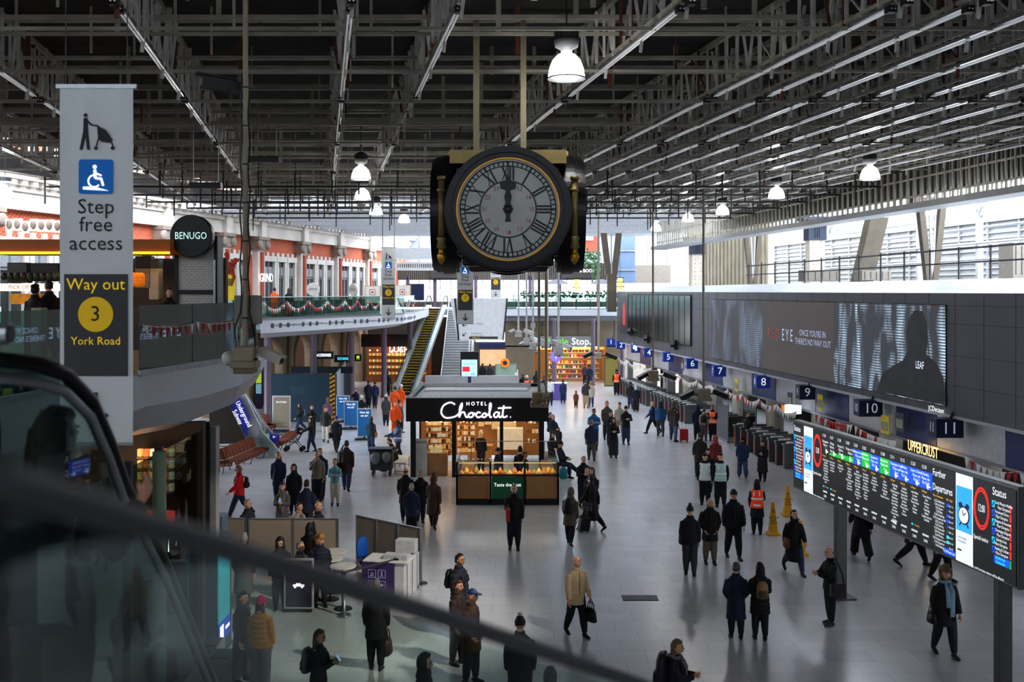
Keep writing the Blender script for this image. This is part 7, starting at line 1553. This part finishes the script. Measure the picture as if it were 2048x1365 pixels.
# waste cart
p=fl(762,954); r=empty('waste_cart',p,'grey wheeled waste cart with clear bags left of the kiosk','cart')
t=MB(); t.box((0,.3,.62),(.85,.6,.75),tp=1.08); t.build('tub',mat((56,58,60),.6,0,0,.1),r,bev=.03); t=MB(); t.box((-.05,.3,1.08),(.95,.65,.04)); t.build('lid',mat((44,58,92),.6),r,bev=.015)
t=MB(); t.rings([(-.22,-.02,.5,.08,.04),(-.22,-.03,.62,.18,.09),(-.22,-.02,.85,.2,.08),(-.22,.02,.98,.12,.04)],12); t.rings([(.22,-.02,.56,.06,.04),(.22,-.04,.68,.17,.1),(.22,-.02,.86,.19,.08),(.22,.02,.98,.12,.04)],12); t.build('waste_bag',mat((112,118,124),.35,0,0,.3,6,.4),r,True)
for x in(-.33,.33):
    for y in(.08,.52): t=MB(); t.T=basis((x,y,.12),(0,1,0),(0,0,1)); t.lathe([(.12,-.025),(.12,.025)],n=14); t.build('wheel',BLACK,r)
t=MB(); t.tube([(.45,.05,.95),(.6,.05,1.0),(.6,.55,1.0),(.45,.55,.95)],.02,6); t.build('push_handle',STEEL,r)
# bench at the kiosk side
p=fl(800,948); r=empty('metal_bench',p,'white metal bench along the left side of the kiosk','bench'); t=MB(); t.box((0,.8,.44),(.45,1.9,.05)); t.build('seat',OFFW,r,bev=.01)
for y in(-.05,1.6):
    for x in(-.2,.2): t=MB(); t.bar((x,y,0),(x,y,.44),.04); t.build('leg',STEEL,r)
    t=MB(); t.bar((-.2,y,.1),(.2,y,.1),.03); t.build('stretcher',STEEL,r)
Y=38.5; X=(1100-CX)/F*Y; r=empty('metal_bench',(X+.12,38,0),'metal bench along the right side of the kiosk under seated people','bench'); t=MB(); t.box((0,2.2,.42),(.42,5.6,.05)); t.build('seat',DSTEEL,r,bev=.01)
for y in(-.4,2.2,4.8): t=MB(); t.box((0,y,.2),(.36,.05,.4)); t.build('leg',DSTEEL,r)
# low partitions, desk, chair, tables
pm=mat((158,146,132),.7,0,0,.06,2)
def partition(p0,p1,n,label,h=1.25,posts=True):
    o=V(p0); r=empty('partition_screen',o,label,'partition'); d=V(p1)-o
    for k in range(n): t=MB(); t.bar(d*((k+.02)/n)+V((0,0,.1+h/2)),d*((k+.98)/n)+V((0,0,.1+h/2)),.03,h); t.build('fabric_panel',pm,r)
    for k in range(n+1): t=MB(); p=d*(k/n); t.bar(p,p+V((0,0,h+.14)),.06); t.build('post',STEEL,r)
    t=MB(); t.bar(V((0,0,h+.12)),d+V((0,0,h+.12)),.05,.04); t.build('top_rail',STEEL,r)
    for k in range(n+1): t=MB(); p=d*(k/n); t.lathe([(.17,0),(.16,.02),(.03,.03)],p,14); t.build('foot',DSTEEL,r)
Yp=26.2
def onY(px,Y): return V(((px-CX)/F*Y,Y,0))
partition(onY(497,Yp),onY(675,Yp),2,'beige fabric partition screen behind the round tables'); partition(onY(420,26.4),onY(494,26.2),1,'beige partition screen at the left end beside the blue doors')
partition(onY(714,26.6),onY(842,25.1),3,'angled beige partition screen behind the help desk')
p=fl(800,1205); r=empty('help_desk',V((p.x-.25,p.y,0)),'purple-fronted white help desk with accessibility symbols','desk',None,radians(-12))
t=MB(); t.box((-.28,.0,.48),(.8,.05,.92)); f=t.build('purple_front',mat((66,52,104),.5,0,.02,.06),r); t=MB(); t.box((.1,.62,.46),(.5,1.2,.9)); t.mi(1)
for k in range(3): t.box((.36,.25+k*.4,.46),(.01,.02,.86))
t.build('cabinet',[mat((206,208,212),.5),GREY],r,bev=.01); t=MB(); t.box((-.1,.3,.95),(1.1,.7,.04)); t.build('worktop',WHITE,r,bev=.01); t=MB(); t.box((.1,1.0,1.1),(.5,.3,.3)); t.build('monitor_box',mat((196,198,200),.5),r,bev=.01); t=MB(); t.box((.1,.25,1.02),(.6,.3,.12)); t.build('drawer_tray',mat((190,192,196),.5),r,bev=.01)
for i,(x,z) in enumerate(((-.42,.66),(-.18,.66),(-.42,.4),(-.18,.4))):
    t=MB(); T=basis((x,-.035,z),(1,0,0),(0,0,1)); 
    for u0,v0,u1,v1 in((-.09,-.09,.09,-.09),(.09,-.09,.09,.09),(.09,.09,-.09,.09),(-.09,.09,-.09,-.09)): t.bar((u0,v0,0),(u1,v1,0),.01,.004,T)
    if i in(0,2): pict_chair(t,T@Matrix.Translation((0,0,.002)),.075)
    elif i==1: t.prism([(.015*cos(k),.015*sin(k)+.05) for k in range(6)],.004,T); t.bar((0,.035,0),(0,-.02,0),.02,.004,T); t.bar((0,-.02,0),(.03,-.07,0),.014,.004,T); t.bar((0,-.02,0),(-.03,-.07,0),.014,.004,T)
    else: t.prism([(.05*cos(k*.6),.03*sin(k*.6)) for k in range(10)],.004,T)
    t.build('symbol',mat((190,180,220),.5,0,.1),f)
for x in(-.0,.33): t=MB(); t.T=basis((x,1.15,.05),(0,1,0),(0,0,1)); t.lathe([(.05,-.02),(.05,.02)],n=12); t.build('castor',BLACK,r)
p=onY(738,25.2); r=empty('office_chair',p,'bright blue office chair behind the help desk','chair',None,radians(55)); cb=mat((20,96,186),.7,0,0,.08)
t=MB(); t.rings([(0,.22,.6,.17,.05),(0,.22,.7,.21,.06),(0,.24,.95,.21,.06),(0,.25,1.1,.13,.05)],16); t.build('backrest',cb,r,True); t=MB(); t.rings([(0,0,.46,.2,.2),(0,0,.48,.24,.24),(0,0,.53,.24,.24),(0,0,.55,.2,.2)],18); t.build('seat',mat((24,60,120),.7),r,True)
t=MB(); t.lathe([(.03,.1),(.03,.46)],n=8); t.bar((0,.1,.46),(0,.25,.7),.04); t.build('gas_column',BLACK,r)
for k in range(5): a=2*pi*k/5; t=MB(); t.bar((0,0,.12),(.28*cos(a),.28*sin(a),.07),.04,.03); t.ell((.28*cos(a),.28*sin(a),.035),.035,8,6); t.build('leg',BLACK,r)
for k,(x,Y,h) in enumerate(((669,24.4,1.0),(660,23.8,.98),(686,23.1,1.0))):
    p=onY(x,Y); r=empty('round_table',p,['small round pale cafe table behind the curly-haired woman','small round cafe table closest to the curly-haired woman','small round table standing between the curly-haired woman and the help desk'][k],'table'); t=MB(); t.lathe([(.3,h-.03),(.31,h-.015),(.3,h)],n=24); t.build('tabletop',OFFW,r); t=MB(); t.lathe([(.22,0),(.2,.02),(.03,.03),(.03,h-.03)],n=14); t.build('pedestal',BLACK,r)
r=empty('barrier_post',onY(688,22.6),'steel queue barrier post beside the purple sign board','barrier'); t=MB(); t.lathe([(.17,0),(.16,.03),(.035,.04),(.035,.95),(.05,.96),(.05,1.02),(.03,1.03)],n=16); t.build('post',STEEL,r,True); t=MB(); t.box((0,0,.98),(.11,.11,.07)); t.build('tape_head',BLACK,r)
r=empty('barrier_post',onY(793,23.7),'steel queue barrier post in front of the help desk','barrier'); t=MB(); t.lathe([(.17,0),(.16,.03),(.035,.04),(.035,.95),(.05,.96),(.05,1.02),(.03,1.03)],n=16); t.build('post',STEEL,r,True); t=MB(); t.box((0,0,.98),(.11,.11,.07)); t.build('tape_head',BLACK,r)
a=onY(688,22.6)+V((0,0,.98)); b=onY(793,23.7)+V((0,0,.98)); t=MB(); t.bar(a.lerp(b,.04),a.lerp(b,.96),.005,.05); tag(t.build('barrier_tape',mat((60,60,66),.6)),'grey barrier tape stretched between the two steel posts','barrier')
f=aboard(598,1225,.68,1.15,'purple sign board with white car emblem behind the tinted glass',mat((56,46,72),.6,0,0,.06),[],False,0,'sign board',.08)
t=MB(); T=basis((0,-.042,.62),(1,0,0),(0,0,1)); t.bar((-.13,0,0),(.13,0,0),.05,.004,T); t.bar((-.06,.03,0),(.05,.03,0),.05,.004,T); t.prism([(.03*cos(k)-.08,.03*sin(k)-.035) for k in range(6)],.004,T); t.prism([(.03*cos(k)+.08,.03*sin(k)-.035) for k in range(6)],.004,T); t.build('car_emblem',TXW,f)
# blue doors panel at left (430,930-1040)
p=onY(426,24.6); r=empty('blue_cabinet',p,'tall blue-grey machine with black arms against the shopfront end','machine'); t=MB(); t.box((0,.2,.9),(.5,.5,1.8)); t.build('cabinet',mat((92,112,132),.5),r,bev=.02); t=MB(); t.tube([(.0,-.1,1.75),(.05,-.2,1.6),(-.05,-.25,1.3),(.1,-.2,1.1)],.035,8); t.build('black_arm',BLACK,r,True)
# wet floor cones
for x,yb,lab in((1546,1070,'yellow wet floor cone closest to the hi-vis woman'),(1575,1031,'yellow wet floor cone farther back beside the board')):
    p=fl(x,yb); r=empty('safety_cone',p,lab,'cone'); ye=mat((214,164,24),.5,0,.02,.06); h=.95
    t=MB(); t.rings([(0,0,.1,.17,.17),(0,0,h,.06,.06),(0,0,h+.03,.05,.05)],4,Matrix.Rotation(pi/4,4,'Z')); t.build('cone_body',ye,r,bev=.01); t=MB(); t.rings([(0,0,0,.27,.27),(0,0,.04,.27,.27),(0,0,.1,.19,.19)],4,Matrix.Rotation(pi/4,4,'Z')); t.build('base',ye,r,bev=.01)
    t=MB(); t.text('CAUTION\nWET\nFLOOR',.085,basis((0,-.1,.45),(1,0,0),(0,.12,1)),.8); t.build('lettering',TXD,r); t=MB(); T=basis((0,-.075,.72),(1,0,0),(0,.12,1)); t.bar((-.04,-.03,0),(.04,-.03,0),.01,.003,T); t.bar((-.04,-.03,0),(0,.04,0),.01,.003,T); t.bar((.04,-.03,0),(0,.04,0),.01,.003,T); t.build('warning_triangle',TXD,r)
p=fl(1600,1110); r=empty('safety_cone',p,'yellow wet floor cone partly hidden behind the woman with brown bag','cone'); t=MB(); t.rings([(0,0,.1,.17,.17),(0,0,.95,.06,.06)],4,Matrix.Rotation(pi/4,4,'Z')); t.build('cone_body',ye,r); t=MB(); t.rings([(0,0,0,.27,.27),(0,0,.06,.27,.27),(0,0,.1,.19,.19)],4,Matrix.Rotation(pi/4,4,'Z')); t.build('base',ye,r)
# help point
p=fl(1112,800); r=empty('help_point',p,'purple and white help point counter with round information sign on a pole','counter'); t=MB(); t.box((-.1,0,.55),(1.6,.6,1.1)); t.build('counter_body',mat((112,96,176),.5,0,.05),r,bev=.02); t=MB(); t.box((-.1,0,1.13),(1.7,.7,.06)); t.build('worktop',WHITE,r,bev=.01)
t=MB(); t.tube([(0,.3,1.1),(0,.3,2.6)],.03,6); t.build('pole',STEEL,r); t=MB(); T=basis((0,.26,2.9),(1,0,0),(0,0,1)); t.lathe([(.38,-.03),(.38,.02)],n=24,T=T); s=t.build('round_sign',mat((130,110,210),.5,0,.4),r); t=MB(); t.text('i',.5,T@Matrix.Translation((0,0,.03))); t.build('lettering',TXW,s)
# small lit signs on the arcade
for k,(x,y,Y,s,c) in enumerate(((647,711,66,'ACCESSORIZE',(240,240,240)),(687,718,70,'EXCHANGE',(60,190,220)),(716,716,73,'M',(180,255,60)))):
    p=at(x,y,Y); r=empty('shop_sign',p,['white lit shop sign under the arcade, leftmost','blue lit exchange sign under the arcade','lime green lit sign under the arcade'][k],'sign'); t=MB(); t.box((0,.04,0),(1.3 if k<2 else .5,.08,.5)); q=t.build('sign_board',mat((40,46,52),.5),r); t=MB(); t.text(s,.26 if k<2 else .4,basis((0,-.01,0),(1,0,0),(0,0,1)),.62); t.build('lettering',mat(c,.5,0,2,0),q)
# added spot under the deck, standing in for sun on the left floor
lamp('SPOT',(7,14,11.2),SPOTW,(1,.9,.76),'sun_standin_spot',(-4.6,23.5,.6),spot_size=radians(34),spot_blend=.6,shadow_soft_size=.15)
